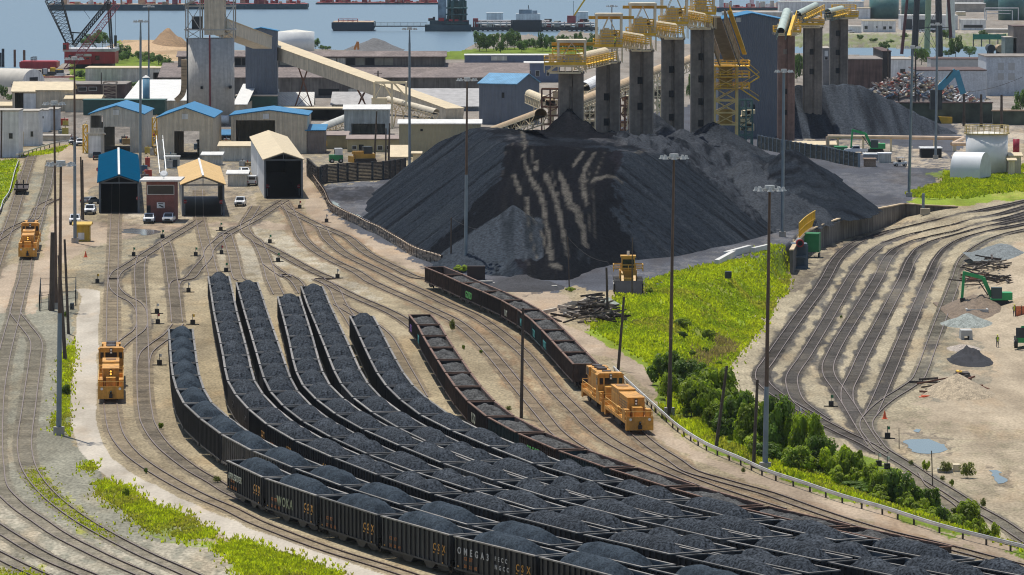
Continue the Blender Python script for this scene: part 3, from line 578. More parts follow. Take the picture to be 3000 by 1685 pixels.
greys={(2,10),(2,11),(1,8),(1,12),(3,8),(3,14),(5,11),(4,13),(6,13),(5,9),(1,9),(4,16)}
LET={}
DIG=['302049','320186','345721','330415','301877','358206','316540']
for si,rows in enumerate((S0,S1,S2,S3,S4,S5,S6)):
    def mk(i,n,c,rz,si=si):
        grey=(si,i) in greys
        if si==0:
            L_=[csx(size=.9)+marks('358206')+[('APPLESIDER',.85,mt('graffiti_pale',(.42,.45,.36),.7),-6.2,2.2)],csx()+marks('316540')+[('WOKA',1.25,mt('graffiti_moss',(.22,.25,.15),.7),-3.6,1.7)],csx()+marks('371216'),csx()+marks('302049'),csx()+marks('302105')+[('O M E G A 3',.85,Wh,-6.4,2.4),('F E C C',.55,Wh,.3,2.55),('N G C C',.55,Wh,.3,1.85)],csx()+marks('330415'),None,None][min(i,7)]
        elif si==2 and i==15: L_=csx(mat=C_['under'],x=3.4)
        elif i>=10 and not (grey): L_=csx(x=3.6 if (i+si)%2 else 3.9,size=.95)+(marks(DIG[(i+si)%7]) if (i+si)%3==0 else [])
        elif grey: L_=csx(mat=C_['under'],x=3.4)
        else: L_=None
        load=(LF[(i+si)%3] if (si==0 or si==1) else LC[(i*3+si*2+rl.randrange(2))%10])
        what='weathered grey hopper' if grey else 'black hopper'
        if si==0 and i==4: what='black OMEGA3 hopper'
        lab='%s heaped with coal, %s from far end of the %s'%(what,ORD[i],SN[si])
        make_car(lab,'coal hoppers standing loaded in long strings',HM['hoppergrey' if grey else 'hopper'],load,c,rz,letter=L_)
    place_string(T3(rows,3.8),3.8,15.5,SN[si],[0,1,1,0,1,1,1][si],mk)
S7=[(1,2,1648,412),(1,2,1738,521),(1,2,1810,650),(1,2,1972,905),(1,2,2068,1047),(1,2,2188,1200),(1,2,2360,1368),(2,3,50,140),(2,3,370,287),(2,3,830,460),(2,3,1365,630),(2,3,2000,817),(3,3,580,1012),(3,3,1520,1210)]
S8=[(1,2,1792,-66),(1,2,2000,20),(1,2,2222,119),(1,2,2475,222),(2,2,106,329),(2,2,272,439),(2,2,395,552),(2,2,522,682),(2,2,652,820),(2,2,745,915)]
GCOL={7:['rustdark','rustdark','rustdark','rust','rustdark','rust','rust','rustdark','rustblue','rust','rustblue','rust','rust','rust'],8:['rust','rust','rustdark','rustdark','rust','rustdark','rustblue','rustdark','rust','rust']}
GR=[mt('graffiti_teal',(.03,.30,.30),.7),mt('graffiti_pale',(.42,.45,.36),.7),mt('graffiti_green',(.12,.5,.12),.7),mt('graffiti_violet',(.22,.10,.4),.7)]
GTXT={(7,7):('KSO',1.5,1),(7,8):('CSX',.6,1),(7,9):('BREST',1.5,2),(7,0):('SEKS',1.3,3),(7,1):('UNEK',1.4,0),(7,10):('AM',.8,1),(8,2):('GOBO',1.4,2),(8,6):('TREK',1.3,0),(8,7):('MOLTE',1.3,0),(8,4):('RAY',1.2,1),(8,5):('NILS',1.4,0)}
for si,rows in ((7,S7),(8,S8)):
    def mk(i,n,c,rz,si=si):
        k=GCOL[si][i%len(GCOL[si])]; t=GTXT.get((si,i)); lt=[(t[0],t[1],GR[t[2]],-3.5,1.45)] if t else None
        nm={'rust':'rusty brown gondola','rustdark':'dark stained gondola','rustblue':'dull blue green gondola'}[k]
        empty=(si==8 and i==0)
        lab='%s %s, %s from far end of %s'%(nm,'standing empty' if empty else 'with low uneven coal',ORD[i],'locomotive string' if si==8 else 'string beside hoppers')
        make_car(lab,'brown gondolas standing in two strings',GM[k],None if empty else LG[(i*3+si)%4],c,rz,'gondola','gondola',letter=lt)
    place_string(T3(rows,GT+.1),3.3,15.9,'',0,mk)
# ---------------------------------------------------------------- locomotives (front end towards +x)
def railing(m,x0,x1,y,z,h=.95,step=1.0,mm=0):
    n=max(1,int(abs(x1-x0)/step)); 
    for i in range(n+1): x=x0+(x1-x0)*i/n; m.beam((x,y,z),(x,y,z+h),.05,m=mm)
    m.beam((x0,y,z+h),(x1,y,z+h),.06,m=mm); m.beam((x0,y,z+h*.5),(x1,y,z+h*.5),.04,m=mm)
def loco(kind,label,loc,rz,L=17.5,num='34'):
    t=thing('locomotive',label,'locomotive',loc,rz,'orange switcher locomotives'); h=L/2; O=C_['loco']; Dk=C_['locodark']
    f=MB(); f.box(-h,h,-1.5,1.5,1.2,1.55); 
    for s in (-1,1):
        f.box(*sorted((s*h,s*(h+.12))),-1.5,1.5,.55,2.05); f.box(*sorted((s*(h-.3),s*h)),-1.5,1.5,1.55,2.0)
        for y in (-1.45,1.45): f.box(*sorted((s*(h-1.0),s*(h-.1))),y-.05,y+.05,.5,1.2)
    f.build('underframe',O,t)
    u=MB()
    for s in (-1,1): u=MB(); bogie(u,s*(h-3.2)); u.build('bogie',[C_['under'],C_['wheel']],t)
    u=MB(); u.box(-2.4,2.4,-1.2,1.2,.45,1.2); u.build('fuel_tank',C_['under'],t)
    for s in (-1,1):
      c=MB(); c.box(*sorted((s*h,s*(h+.5))),-.2,.2,.7,1.15); c.cyl((s*(h+.14),.0,1.2),(s*(h+.3),0,1.5),.12,n=6)
      c.build('coupler',C_['under'],t)
    for s in (-1,1): r=MB(); railing(r,-h+.6,h-.6,s*1.45,1.55); r.build('handrail',mt('handrail_yellow',(.70,.42,.10),.5),t)
    r=MB()
    for s in (-1,1): railing2=[r.beam((s*(h-.05),y,1.6),(s*(h-.05),y,2.6),.05) for y in (-1.4,-.7,.7,1.4)]; r.beam((s*(h-.05),-1.4,2.6),(s*(h-.05),1.4,2.6),.06)
    r.build('end_rail',mt('handrail_yellow',(.70,.42,.10),.5),t)
    b=MB()
    if kind=='slug':
        b.box(-h+2.0,-1.0,-.95,.95,1.55,4.0,0); b.box(-.6,h-3.0,-.95,.95,1.55,3.8,0); b.box(h-3.0,h-1.4,-.55,.55,1.55,2.9,0)
        b.box(-h+1.6,-1.2,-1.0,1.0,4.0,4.07,0); b.box(-.8,h-2.9,-1.0,1.0,3.8,3.87,0)
        b.box(h-2.6,h-1.3,.95,1.5,1.55,2.7,0); b.box(h-2.6,h-1.3,-1.5,-.95,1.55,2.7,0)
        hd=b.build('hood',O,t)
        for x in np.arange(-h+2.4,h-3.4,1.15):
            if -1.3<x<-.3: continue
            for s in (-1,1): d=MB(); d.box(x,x+.95,*sorted((s*.95,s*.975)),1.9,3.4); d.build('hood_door',mt('loco_panel',(.50,.26,.05),.55,var=.2),hd)
        for s in (-1,1): d=MB(); [d.box(-.4,h-3.2,*sorted((s*.975,s*.99)),z_,z_+.06) for z_ in (2.0,2.3,2.6,2.9,3.2)]; d.build('louvre',Dk,hd)
        d=MB(); d.box(-h+2.4,-h+4.6,-.6,.6,4.07,4.12); d.build('grime_panel',mt('soot_brown',(.22,.12,.05),.8,var=.4),hd)
        lz=3.35; lx=h-2.96; ly=.0
    else:
        b.box(-h+1.5,h-5.2,-.95,.95,1.55,4.3,0); b.box(h-3.6,h-1.5,-.8,.8,1.55,3.2,0)
        b.box(-h+1.5,-h+4.0,-1.15,1.15,3.3,4.35,0)
        hd=b.build('hood',O,t)
        for k,x in enumerate((-h+2.6,-h+4.6,-h+6.6)): d=MB(); d.cyl((x,0,4.3),(x,0,4.5),.62,n=14); d.build('roof_fan',Dk,hd)
        d=MB(); d.box(h-7.4,h-6.6,-.5,.5,4.3,4.6); d.build('exhaust_hatch',Dk,hd)
        for x in np.arange(-h+4.4,h-6.2,1.1):
            for s in (-1,1): d=MB(); d.box(x,x+.9,*sorted((s*.95,s*.975)),1.9,3.9); d.build('hood_door',mt('loco_panel',(.50,.26,.05),.55,var=.2),hd)
        for s in (-1,1): d=MB(); d.box(-h+1.8,-h+3.8,*sorted((s*1.15,s*1.17)),3.4,4.2); d.build('radiator_grille',Dk,hd)
        cb=MB(); cb.box(h-5.2,h-3.6,-1.5,1.5,1.55,4.4,0); cb.extr([(-1.6,4.4),(1.6,4.4),(1.3,4.62),(-1.3,4.62)],h-5.3,h-3.5,0,Matrix(((0,1,0,0),(1,0,0,0),(0,0,1,0),(0,0,0,1))))
        cab=cb.build('cab',O,t)
        for s in (-1,1): wd=MB(); wd.box(h-4.9,h-3.9,*sorted((s*1.5,s*1.53)),3.2,4.0); wd.build('window',C_['glass'],cab)
        for y,yw in ((-1.3,.4),(.95,.4),(-.7,1.4)): wd=MB(); wd.box(h-3.6,h-3.57,y,y+yw,3.3,4.05); wd.build('window',C_['glass'],cab)
        text_on(t,num,.7,C_['locodark'],(h-3.55,-.35,2.5),(math.pi/2,0,math.pi/2),'number')
        lz=4.2; lx=h-3.58; ly=0
    for y in (-1.05,1.05):
        e=MB(); e.cyl((h+.12,y,1.75),(h+.2,y,1.75),.16,n=10); e.build('headlight',mt('lamp_glass',(.8,.8,.75),.2),t)
    e=MB(); e.box(lx,lx+.12,ly-.16,ly+.16,lz-.35,lz+.35); hl=e.build('headlight',Dk,t)
    e=MB(); 
    for z in (-.16,.16): e.cyl((lx+.12,ly,lz+z),(lx+.15,ly,lz+z),.12,n=8)
    e.build('lens',mt('lamp_lit',(1.0,.45,.06),.3,emit=1.6) if num=='lit' else mt('lamp_glass',(.8,.8,.75),.2),hl)
    bx=MB(); bx.box(h-3.4,h-2.3,-1.5,-1.0,1.55,2.6); bx.box(-1,1,-1.35,-.97,1.56,2.3); bx.build('battery_box',O,t)
    return t
def loco_pair(front,back,la,lb,zt=0,gap=.9,lit=(0,0)):
    F_=Vector(front); B_=Vector(back); d=(B_-F_); Lt=d.length; d.normalize(); rz=math.atan2(-d.y,-d.x); Lh=(Lt-gap)/2
    c1=F_+d*(Lh/2); c2=B_-d*(Lh/2)
    loco('slug',la,c1,rz,Lh-.8,'lit' if lit[0] else 'x'); loco('cab',lb,c2,rz,Lh-.8,'34')
gg=g(2,3,1122,228); bb=GP(1727,1163); 
loco_pair(gg,gg+(bb-gg).normalized()*38,'low orange hood unit leading the gondola string beside the bushes','tall orange cab unit numbered 34 coupled to the first gondola')
loco_pair(g(0,2,1116,1318),g(0,2,1116,1318)+(g(0,2,1127,760)-g(0,2,1114,1330)).normalized()*34,'low orange hood unit standing beside the concrete strip','orange cab unit with dark radiator behind the one beside the concrete strip',lit=(1,0))
loco_pair(g(0,1,277,1245),g(0,1,277,1245)+(g(0,1,385,850)-g(0,1,272,1240)).normalized()*36,'orange hood unit with lit lamp on the upper left siding','orange cab unit at the back of the upper left siding',lit=(1,0))
# flat car with upright stakes
t=thing('flat_car','rusty flat car with two upright stakes alone on the left siding','flat car',g(0,1,195,590)+Vector((-.2,6,0)),(lambda d:math.atan2(d.y,d.x))(g(0,1,175,650)-g(0,1,252,400)))
m=MB(); m.box(-6,6,-1.4,1.4,.95,1.3); m.box(-6,-5.9,-1.4,1.4,.95,1.6); m.box(-5.5,5.5,-.5,.5,.65,.95); m.build('deck',C_['rust'],t)
for s in (-1,1): m=MB(); bogie(m,s*4.2); m.build('bogie',[C_['under'],C_['wheel']],t)
for y in (-.8,.5):
    m=MB(); m.beam((4.5,y,1.3),(4.5,y,3.0),.25); m.build('stake',C_['rustdark'],t)
# ================================================================ COAL HEAPS
def heap_mat():
    m=bpy.data.materials.new('heap_coal'); m.use_nodes=True; nt=m.node_tree; N=nt.nodes; L=nt.links; b=N['Principled BSDF']; b.inputs['Roughness'].default_value=.85; b.inputs['Specular IOR Level'].default_value=.0
    vc=N.new('ShaderNodeVertexColor'); vc.layer_name='surface'; tc=N.new('ShaderNodeTexCoord'); n=N.new('ShaderNodeTexNoise'); n.inputs['Scale'].default_value=2.2; n.inputs['Detail'].default_value=4
    L.new(tc.outputs['Object'],n.inputs[0]); r=N.new('ShaderNodeMapRange'); r.inputs[1].default_value=.3; r.inputs[2].default_value=.7; r.inputs[3].default_value=.6; r.inputs[4].default_value=1.4; L.new(n.outputs[0],r.inputs[0])
    vm=N.new('ShaderNodeVectorMath'); vm.operation='SCALE'; L.new(vc.outputs[0],vm.inputs[0]); L.new(r.outputs[0],vm.inputs['Scale']); L.new(vm.outputs[0],b.inputs['Base Color'])
    bp=N.new('ShaderNodeBump'); bp.inputs['Distance'].default_value=.25; bp.inputs['Strength'].default_value=.7; L.new(n.outputs[0],bp.inputs['Height']); L.new(bp.outputs[0],b.inputs['Normal']); return m
HEAP=heap_mat()
def heap(name,label,cat,xs,ys,fz,fc,base=None,mat=None):
    Xg,Yg=np.meshgrid(xs,ys,indexing='ij'); Zg=fz(Xg,Yg); Cg=fc(Xg,Yg,Zg)
    ox,oy=float(xs.mean()),float(ys.mean()); nr,nc=Xg.shape; keep=Zg>-.05
    idx=np.arange(nr*nc).reshape(nr,nc); k=keep[:-1,:-1]|keep[1:,:-1]|keep[:-1,1:]|keep[1:,1:]
    q=np.stack([idx[:-1,:-1],idx[1:,:-1],idx[1:,1:],idx[:-1,1:]],-1)[k]
    used=np.unique(q); remap=np.zeros(nr*nc,int); remap[used]=np.arange(len(used)); q=remap[q].astype(np.int32)
    co=np.stack([Xg-ox,Yg-oy,np.maximum(Zg,-.25)],-1).reshape(-1,3)[used].astype(np.float32); c4=np.concatenate([Cg,np.ones(Xg.shape+(1,))],-1).reshape(-1,4)[used].astype(np.float32)
    me=bpy.data.meshes.new(name); me.vertices.add(len(co)); me.vertices.foreach_set('co',co.ravel()); me.loops.add(q.size); me.loops.foreach_set('vertex_index',q.ravel())
    me.polygons.add(len(q)); me.polygons.foreach_set('loop_start',np.arange(0,q.size,4,dtype=np.int32)); me.polygons.foreach_set('use_smooth',np.ones(len(q),bool)); me.update(calc_edges=True)
    at=me.color_attributes.new('surface','FLOAT_COLOR','POINT'); at.data.foreach_set('color',c4.ravel()); me.materials.append(mat or HEAP)
    o=link(name,me); o.location=(ox,oy,base or 0); tag(o,label,cat); return o
def W2(*pts): return [(p.x,p.y) for p in (GP(*q) for q in pts)]
TOEM=W2((1066,635),(1110,690),(1175,722),(1250,752),(1340,778),(1430,800),(1549,820),(1665,822),(1740,790),(1817,766),(1980,752),(2150,716),(2262,682))+[(50,905),(66,930),(70,1010),(-20,1015),(-28,960)]
def arc_poly(X,Y,pts):
    d=np.full(X.shape,1e9); s=np.zeros(X.shape); acc=0; n=len(pts)
    for i in range(n):
        ax,ay=pts[i]; bx,by=pts[(i+1)%n]; L=math.hypot(bx-ax,by-ay)
        t=np.clip(((X-ax)*(bx-ax)+(Y-ay)*(by-ay))/(L*L),0,1); q=np.hypot(X-ax-t*(bx-ax),Y-ay-t*(by-ay)); m=q<d; d[m]=q[m]; s[m]=acc+t[m]*L; acc+=L
    return d,s
def smin(a_,b_,k): h=np.clip(.5+.5*(b_-a_)/k,0,1); return b_*(1-h)+a_*h-k*h*(1-h)
RUBB=PP((2,1,950,-20,1300,-90,1700,-70,2100,40,2576,260,2576,720,2450,860,2200,640,1950,420,1650,200,1250,110))
DARKZ=[(1474,425),(1462,520),(1400,590),(1255,745),(1300,762),(1485,620),(1520,650),(1545,800),(1640,830),(1800,790),(1860,740),(1815,620),(1792,430)]  # black ramp coal plus the left flank's shade, painted as one dark zone
STR=[((110,190,180,400,300,620,330,800,370,1000,400,1230),.75),((330,380,440,640,500,900,560,1200),.8),((530,500,600,700,660,950,735,1140),1.0),((830,170,745,300,710,480,750,670),.75),((20,390,80,560),.7),((150,620,160,780,230,930),.6),((720,150,620,300),.7),((800,860,950,920,1100,1030),.5),((250,250,240,330),.9),((480,380,520,470),.8),((940,150,830,450,840,640),.22),((790,300,740,560,800,700),.22),((380,300,420,430,480,640),.25),((700,90,1050,100),.7),((0,80,130,110),.7),((300,1060,360,1160),.6),((400,1290,480,1310),.8),((130,1000,250,1230),.35),((200,140,210,300),.25),((1250,370,1300,380),.5),((1290,780,1300,880),.6)]
def on_heap(px,py):
    z=8.0
    for i in range(25): p=GP(px,py,z); z=min(19.0,max(0.0,.6*z+.4*float(main_z(np.array([p.x]),np.array([p.y]))[0])))
    return GP(px,py,z)
def main_z(X,Y,aux=None):
    d,s=arc_poly(X,Y,TOEM); ins=inpoly(X,Y,TOEM); dd=np.where(ins,d,-d)
    dd=dd+(fbm(s*.06,X*0+3,41)-.5)*2.5
    stri=(fbm(s*.55+X*0,d*.045,43)-.5)
    cap=16.8-.075*np.clip(X,0,200)-.075*np.clip(Y-886,0,200)+(fbm(X*.09,Y*.05,45)-.5)*2.6+(fbm(X*.4,Y*.2,46)-.5)*.9
    fl=.76*dd+stri*np.clip(dd,0,7)*.24+(vn(s*1.6,d*.05,44)-.5)*np.clip(dd,0,3)*.10
    z=smin(cap,fl,1.2)
    # worn dozer ramp cut into the front
    xc=7.5+.018*(Y-742)-2.4*np.exp(-((Y-790)/22)**2); u=X-xc; hw=6.2+.045*(Y-742)
    rz=(Y-739.5)*.172+(fbm(u*.55+1.5*fbm(Y*.03,Y*0,4),Y*.02,47)-.5)*1.5
    side=rz+.85*np.clip(np.abs(u)-hw,0,99)
    inr=(Y<845)
    z2=np.where(inr,smin(z,side,.8),z)
    # small spill cone left of the ramp
    c1=9.8-.74*np.hypot(X-.2,(Y-773)*.55)+stri*1.4; z2=np.where(c1>z2,c1,z2)
    xa,ya=proj(X,Y,z2); rm=inpoly(xa,ya,RUBB); z2=z2+rm*((fbm(X*.45,Y*.12,54)-.5)*2.6+(fbm(X*1.3,Y*.3,55)-.5)*1.0)
    # second heap to the right, and rubble between the two
    e=np.hypot(X-53.5,(Y-915)*.45); th=np.arctan2((Y-915)*.45,X-53.5); z3=12.0-.73*e+(fbm(th*9,e*.05,49)-.5)*np.clip(e,0,8)*.22
    z3=np.minimum(z3,11.2+(fbm(X*.5,Y*.3,50)-.5))
    rb=9.0-.5*np.hypot(X-44,(Y-905)*.33)+(fbm(X*.35,Y*.16,51)-.5)*3.5
    z2=np.maximum(z2,np.maximum(z3,rb)); 
    for bx_,by_,bz_,bk_ in ((10.5,881,20.8,.95),(13.5,880,18.6,.9),(27.5,936,17.8,.8),(40,950,15.2,.6),(33,925,15.0,.6)):
        cz=bz_-bk_*np.hypot(X-bx_,(Y-by_)*.6)+(fbm(X*.8,Y*.5,52)-.5)*.8; z2=np.maximum(z2,cz)
    if aux is not None: aux.update(u=u,hw=hw,ramp=(inr&(np.abs(u)<hw+1.5)&(z2<z-.15)),z3=z3,rb=rb,z=z,cap=cap,fl=fl)
    return z2
def main_c(X,Y,Z):
    A={}; main_z(X,Y,A); c=np.zeros(X.shape+(3,))+np.array((.022,.028,.037)); 
    def put(w,col):
        nonlocal c; w=np.clip(w,0,1)[...,None]; c=c*(1-w)+np.array(col)*w
    u=A['u']; mv=1.3*np.sin(Y*.035+1)+1.6*(fbm(Y*.03,X*0,61)-.5)
    put((fbm(X*.16,Y*.07,62)-.5)*2.0,(.030,.037,.045))
    d_,s_=arc_poly(X,Y,TOEM); put((vn(s_*1.3,d_*.06,69)-.55)*3,(.011,.013,.017)); put((vn(s_*.9+5,d_*.05,70)-.68)*3,(.04,.048,.058))
    pl=(A['cap']<A['fl']); put(pl*(fbm(X*.12,Y*.12,63)-.30)*3,(.012,.014,.018)); put(pl*(fbm(X*.25+9,Y*.06,64)-.60)*7,(.085,.085,.09))
    right=pl&(X>24); put(right*.6,(.05,.057,.067)); put(right*(fbm(X*.5,Y*.3,68)-.5)*5,(.022,.026,.032))
    r=A['ramp'].astype(float); put(r*.95,(.014,.014,.018))
    lines=vn((u+mv)*.95+3,Y*.012,65)*.65+fbm(u*.6,Y*.07,66)*.35; put(r*(lines-.70)*10,(.035,.034,.034)); put(r*(vn((u-mv)*2.2,Y*.02,67)-.72)*6,(.045,.043,.041))
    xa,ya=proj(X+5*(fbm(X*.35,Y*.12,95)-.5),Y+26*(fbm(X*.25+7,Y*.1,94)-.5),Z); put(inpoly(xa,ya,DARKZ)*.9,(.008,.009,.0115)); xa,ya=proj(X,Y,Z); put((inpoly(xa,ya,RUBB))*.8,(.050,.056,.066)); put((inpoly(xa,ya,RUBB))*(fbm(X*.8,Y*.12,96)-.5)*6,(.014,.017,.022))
    c1=9.8-.74*np.hypot(X-.2,(Y-773)*.55); put((c1>Z-1.2)*(c1>0)*(X<5)*.8,(.050,.060,.073)); put((c1>Z-1.2)*(c1>0)*(fbm(X*1.2,Y*.06,97)-.55)*6,(.022,.027,.033))
    for pts,w_ in STR:
        P=[on_heap(*tp(2,1,pts[i],pts[i+1])) for i in range(0,len(pts),2)]; P=spline(P,3); d=dist_poly(X,Y*.25,[(p.x,p.y*.25) for p in P])
        put(np.clip((w_*.72*(.5+1.2*(fbm(X*.2,Y*.25,98)-.2))-d)*4.5,0,1)*np.clip(.35+1.6*fbm(X*.9,Y*.9,99)-.3,0,1),(.088,.082,.072)); 
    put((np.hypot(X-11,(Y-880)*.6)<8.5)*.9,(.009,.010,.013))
    rub=(A['rb']>A['z'])&(A['rb']>A['z3']); put(rub*.7,(.055,.062,.072))
    return c
heap('coal_heap','huge black coal heap with a worn dozer ramp in front of the concrete piers','coal heap',np.arange(-36,76,.42),np.concatenate([np.arange(734,860,.8),np.arange(860,1016,1.4)]),main_z,main_c)
def rz_(X,Y):
    zr=np.where(X<88,12.6-.02*np.abs(X-80),12.5*(113-X)/25.); zr=np.where(X<72,12.5-.7*(72-X),zr)
    d=np.abs(Y-1206-.2*(X-80)); z=zr-.72*np.clip(d-1,0,99); return z+(fbm(X*.5,Y*.06,71)-.5)*1.6*np.clip(z,0,1)-.0
def rc_(X,Y,Z):
    c=np.zeros(X.shape+(3,))+np.array((.060,.070,.084)); w=np.clip((fbm(X*.4+Y*.1,Y*.05,72)-.45)*4,0,1)[...,None]; return c*(1-w)+np.array((.026,.030,.037))*w
heap('coal_heap','grey coal heap sloping down to the right behind the large shed','coal heap',np.arange(56,118,.45),np.arange(1180,1236,.9),rz_,rc_)
# ---------------------------------------------------------------- loose mounds
def mound(name,label,cat,p,rx,ry,h,col,seed=1,rough=.35,mat=None,flat=.0):
    n=26; xs=np.linspace(-rx,rx,n); ys=np.linspace(-ry,ry,n)
    Xg,Yg=np.meshgrid(xs,ys,indexing='ij'); r=np.hypot(Xg/rx,Yg/ry)
    z=h*np.clip(1-r*(1+.25*(fbm(Xg/rx*1.5+seed,Yg/ry*1.5,seed)-.5)),-.2,1-flat)/(1-flat)+h*rough*(fbm(Xg/rx*3+seed*5,Yg/ry*3,seed+3)-.5)*np.clip(1.1-r,0,1)
    z=np.where(r>.99,-.2,z)
    m=MB(); m.v=[(float(x),float(y),float(max(q,-.15))) for x,y,q in zip(Xg.ravel(),Yg.ravel(),z.ravel())]
    for i in range(n-1):
        for j in range(n-1): k=i*n+j; m.f.append([k,k+n,k+n+1,k+1]); m.m.append(0)
    o=m.build(name,mat or mt(name+'_%s'%seed,col,.9,var=.3,scale=1.2,fine=.4,fs=5,bump=.08),None,True); o.location=p; return tag(o,label,cat)
zr=ZR
mound('gravel_heap','wide low heap of grey gravel beside the outermost curved track','gravel heap',g(3,1,2340,1200,zr),5.5,10,2.4,(.16,.18,.18),2)
mound('gravel_heap','pale grey gravel heap in front of the concrete box','gravel heap',g(3,2,2010,520,zr),4.2,6,1.7,(.24,.265,.24),3)
mound('dirt_heap','brown dirt heap dug up under the green excavator','dirt heap',g(3,2,2110,370,zr),5.5,16,2.6,(.17,.125,.085),4,1.1)
mound('asphalt_heap','black lumpy heap of asphalt on the dirt of the right yard','rubble heap',g(3,2,2030,880,zr),3.2,10,1.6,(.014,.014,.018),5,1.6)
mound('rubble_heap','small pale rubble heap behind the black asphalt heap','rubble heap',g(3,2,1970,765,zr),2.5,5,.8,(.35,.30,.25),6,.9)
mound('sand_heap','tan sand heap among the dark sleepers','sand heap',g(3,2,1915,1215,zr),4.8,8,2.7,(.36,.29,.195),7,.2)
mound('soil_heap','dark brown soil heap beside the concrete barriers under the coal heap','soil heap',g(2,2,90,150),7,8,1.9,(.03,.03,.034),8,.9)
mound('gravel_heap','small green grey gravel heap behind the scrap timber','gravel heap',g(2,2,960,340),2.4,5,1.5,(.27,.30,.25),9,.2)
# ================================================================ VEGETATION
def leafmat(name,col,v=.35):
    m=mt(name,col,.55,var=v,scale=.8,fine=.45,fs=2.6,rnd=.12,spec=.3); nt=m.node_tree; N=nt.nodes; L=nt.links; b=N['Principled BSDF']
    
    src=b.inputs['Base Color'].links[0].from_socket; tr_=N.new('ShaderNodeBsdfTranslucent'); sc2=N.new('ShaderNodeVectorMath'); sc2.operation='MULTIPLY'; sc2.inputs[1].default_value=(1.25,1.25,.6); L.new(src,sc2.inputs[0]); L.new(sc2.outputs[0],tr_.inputs[0])
    mx=N.new('ShaderNodeMixShader'); mx.inputs[0].default_value=.5; L.new(b.outputs[0],mx.inputs[1]); L.new(tr_.outputs[0],mx.inputs[2]); L.new(mx.outputs[0],N['Material Output'].inputs[0]); return m
LV={'mid':leafmat('leaf_mid',(.22,.30,.025)),'dark':leafmat('leaf_dark',(.115,.19,.025)),'lime':leafmat('leaf_lime',(.28,.36,.03)),'olive':leafmat('leaf_olive',(.18,.21,.05)),'far':leafmat('leaf_far',(.11,.19,.055))}
BARK=mt('bark',(.09,.07,.05),.9)
def crown_mesh(seed,kind='mid',n=2300,leaf=.16,lumps=16,flatb=.3,gap=.0):
    r=random.Random(seed); m=MB(); LC_=[]
    for i in range(lumps):
        t=r.uniform(0,6.283); h=r.uniform(-.45,.75); q=math.sqrt(max(0,1-h*h))*r.uniform(.4,1.05)
        LC_.append((q*math.cos(t)*.62,q*math.sin(t)*.62,.5+h*.46,r.uniform(.13,.32)))
    LC_.append((0,0,.45,.34)); mw=0
    for i in range(n):
        cx,cy,cz,cr=r.choice(LC_); v=Vector((r.gauss(0,1),r.gauss(0,1),r.gauss(.25,1))).normalized()
        rad=cr*r.uniform(.55,1.08)**.6; p=Vector((cx,cy,cz))+Vector((v.x*rad,v.y*rad,v.z*rad*.85))
        if p.z<.02: p.z=.02+r.random()*.1
        nn=(v+Vector((r.uniform(-.7,.7),r.uniform(-.7,.7),r.uniform(-.2,.9)))).normalized()
        a_=nn.orthogonal().normalized(); a_.rotate(Matrix.Rotation(r.uniform(0,6.28),3,nn)); b_=nn.cross(a_); s=leaf*r.uniform(.5,1.2)*.5
        m.add([p-a_*s,p-b_*s*.6,p+a_*s,p+b_*s*.6],[(0,1,2,3)])
    return m.mesh('crown',LV[kind])
def trunk_mesh(seed):
    r=random.Random(seed); m=MB(); m.cyl((0,0,-.1),(0,0,.45),.035,.022,6)
    for i in range(6): t=r.uniform(0,6.28); m.cyl((0,0,.15+.05*i),(.33*math.cos(t),.33*math.sin(t),.45+.06*i),.014,.006,4)
    return m.mesh('trunk',BARK)
CR={('mid',0):crown_mesh(1,'mid'),('mid',1):crown_mesh(2,'mid',2300,.15,20),('dark',0):crown_mesh(3,'dark'),('lime',0):crown_mesh(4,'lime',1800,.17,12),('olive',0):crown_mesh(5,'olive',1500,.14,14),('far',0):crown_mesh(6,'far',1500,.13,18),('far',1):crown_mesh(7,'far',1500,.14,13),('dark',1):crown_mesh(8,'dark',1300,.13,18)}
TK=[trunk_mesh(i) for i in range(2)]; rv=random.Random(3); nveg=[0]
def plant(name,cat,label,p,w,h,kind='mid',v=0,group=None,fix=True):
    z=gz(p) if fix else p[2]; t=thing(name,label,cat,(p[0],p[1],z),rv.uniform(0,6.28),group)
    c=link('crown',CR[(kind,v)],t); k=link('trunk',TK[nveg[0]%2],t); nveg[0]+=1
    for o in (c,k): o.scale=(w*.66,w*.66,h*1.06)
    return t
def vg(c,r,x,y,w,h,z=-2.0):
    p=g(c,r,x,y,z); px,py=tp(c,r,x,y); s=(py-YH)/(H-z)/(2.984 if r==3 else 3.4347)**-1; k=(2.984 if r==3 else 3.4347)
    s=(py-YH)/(H-z)*k; return p,w/s,h/s
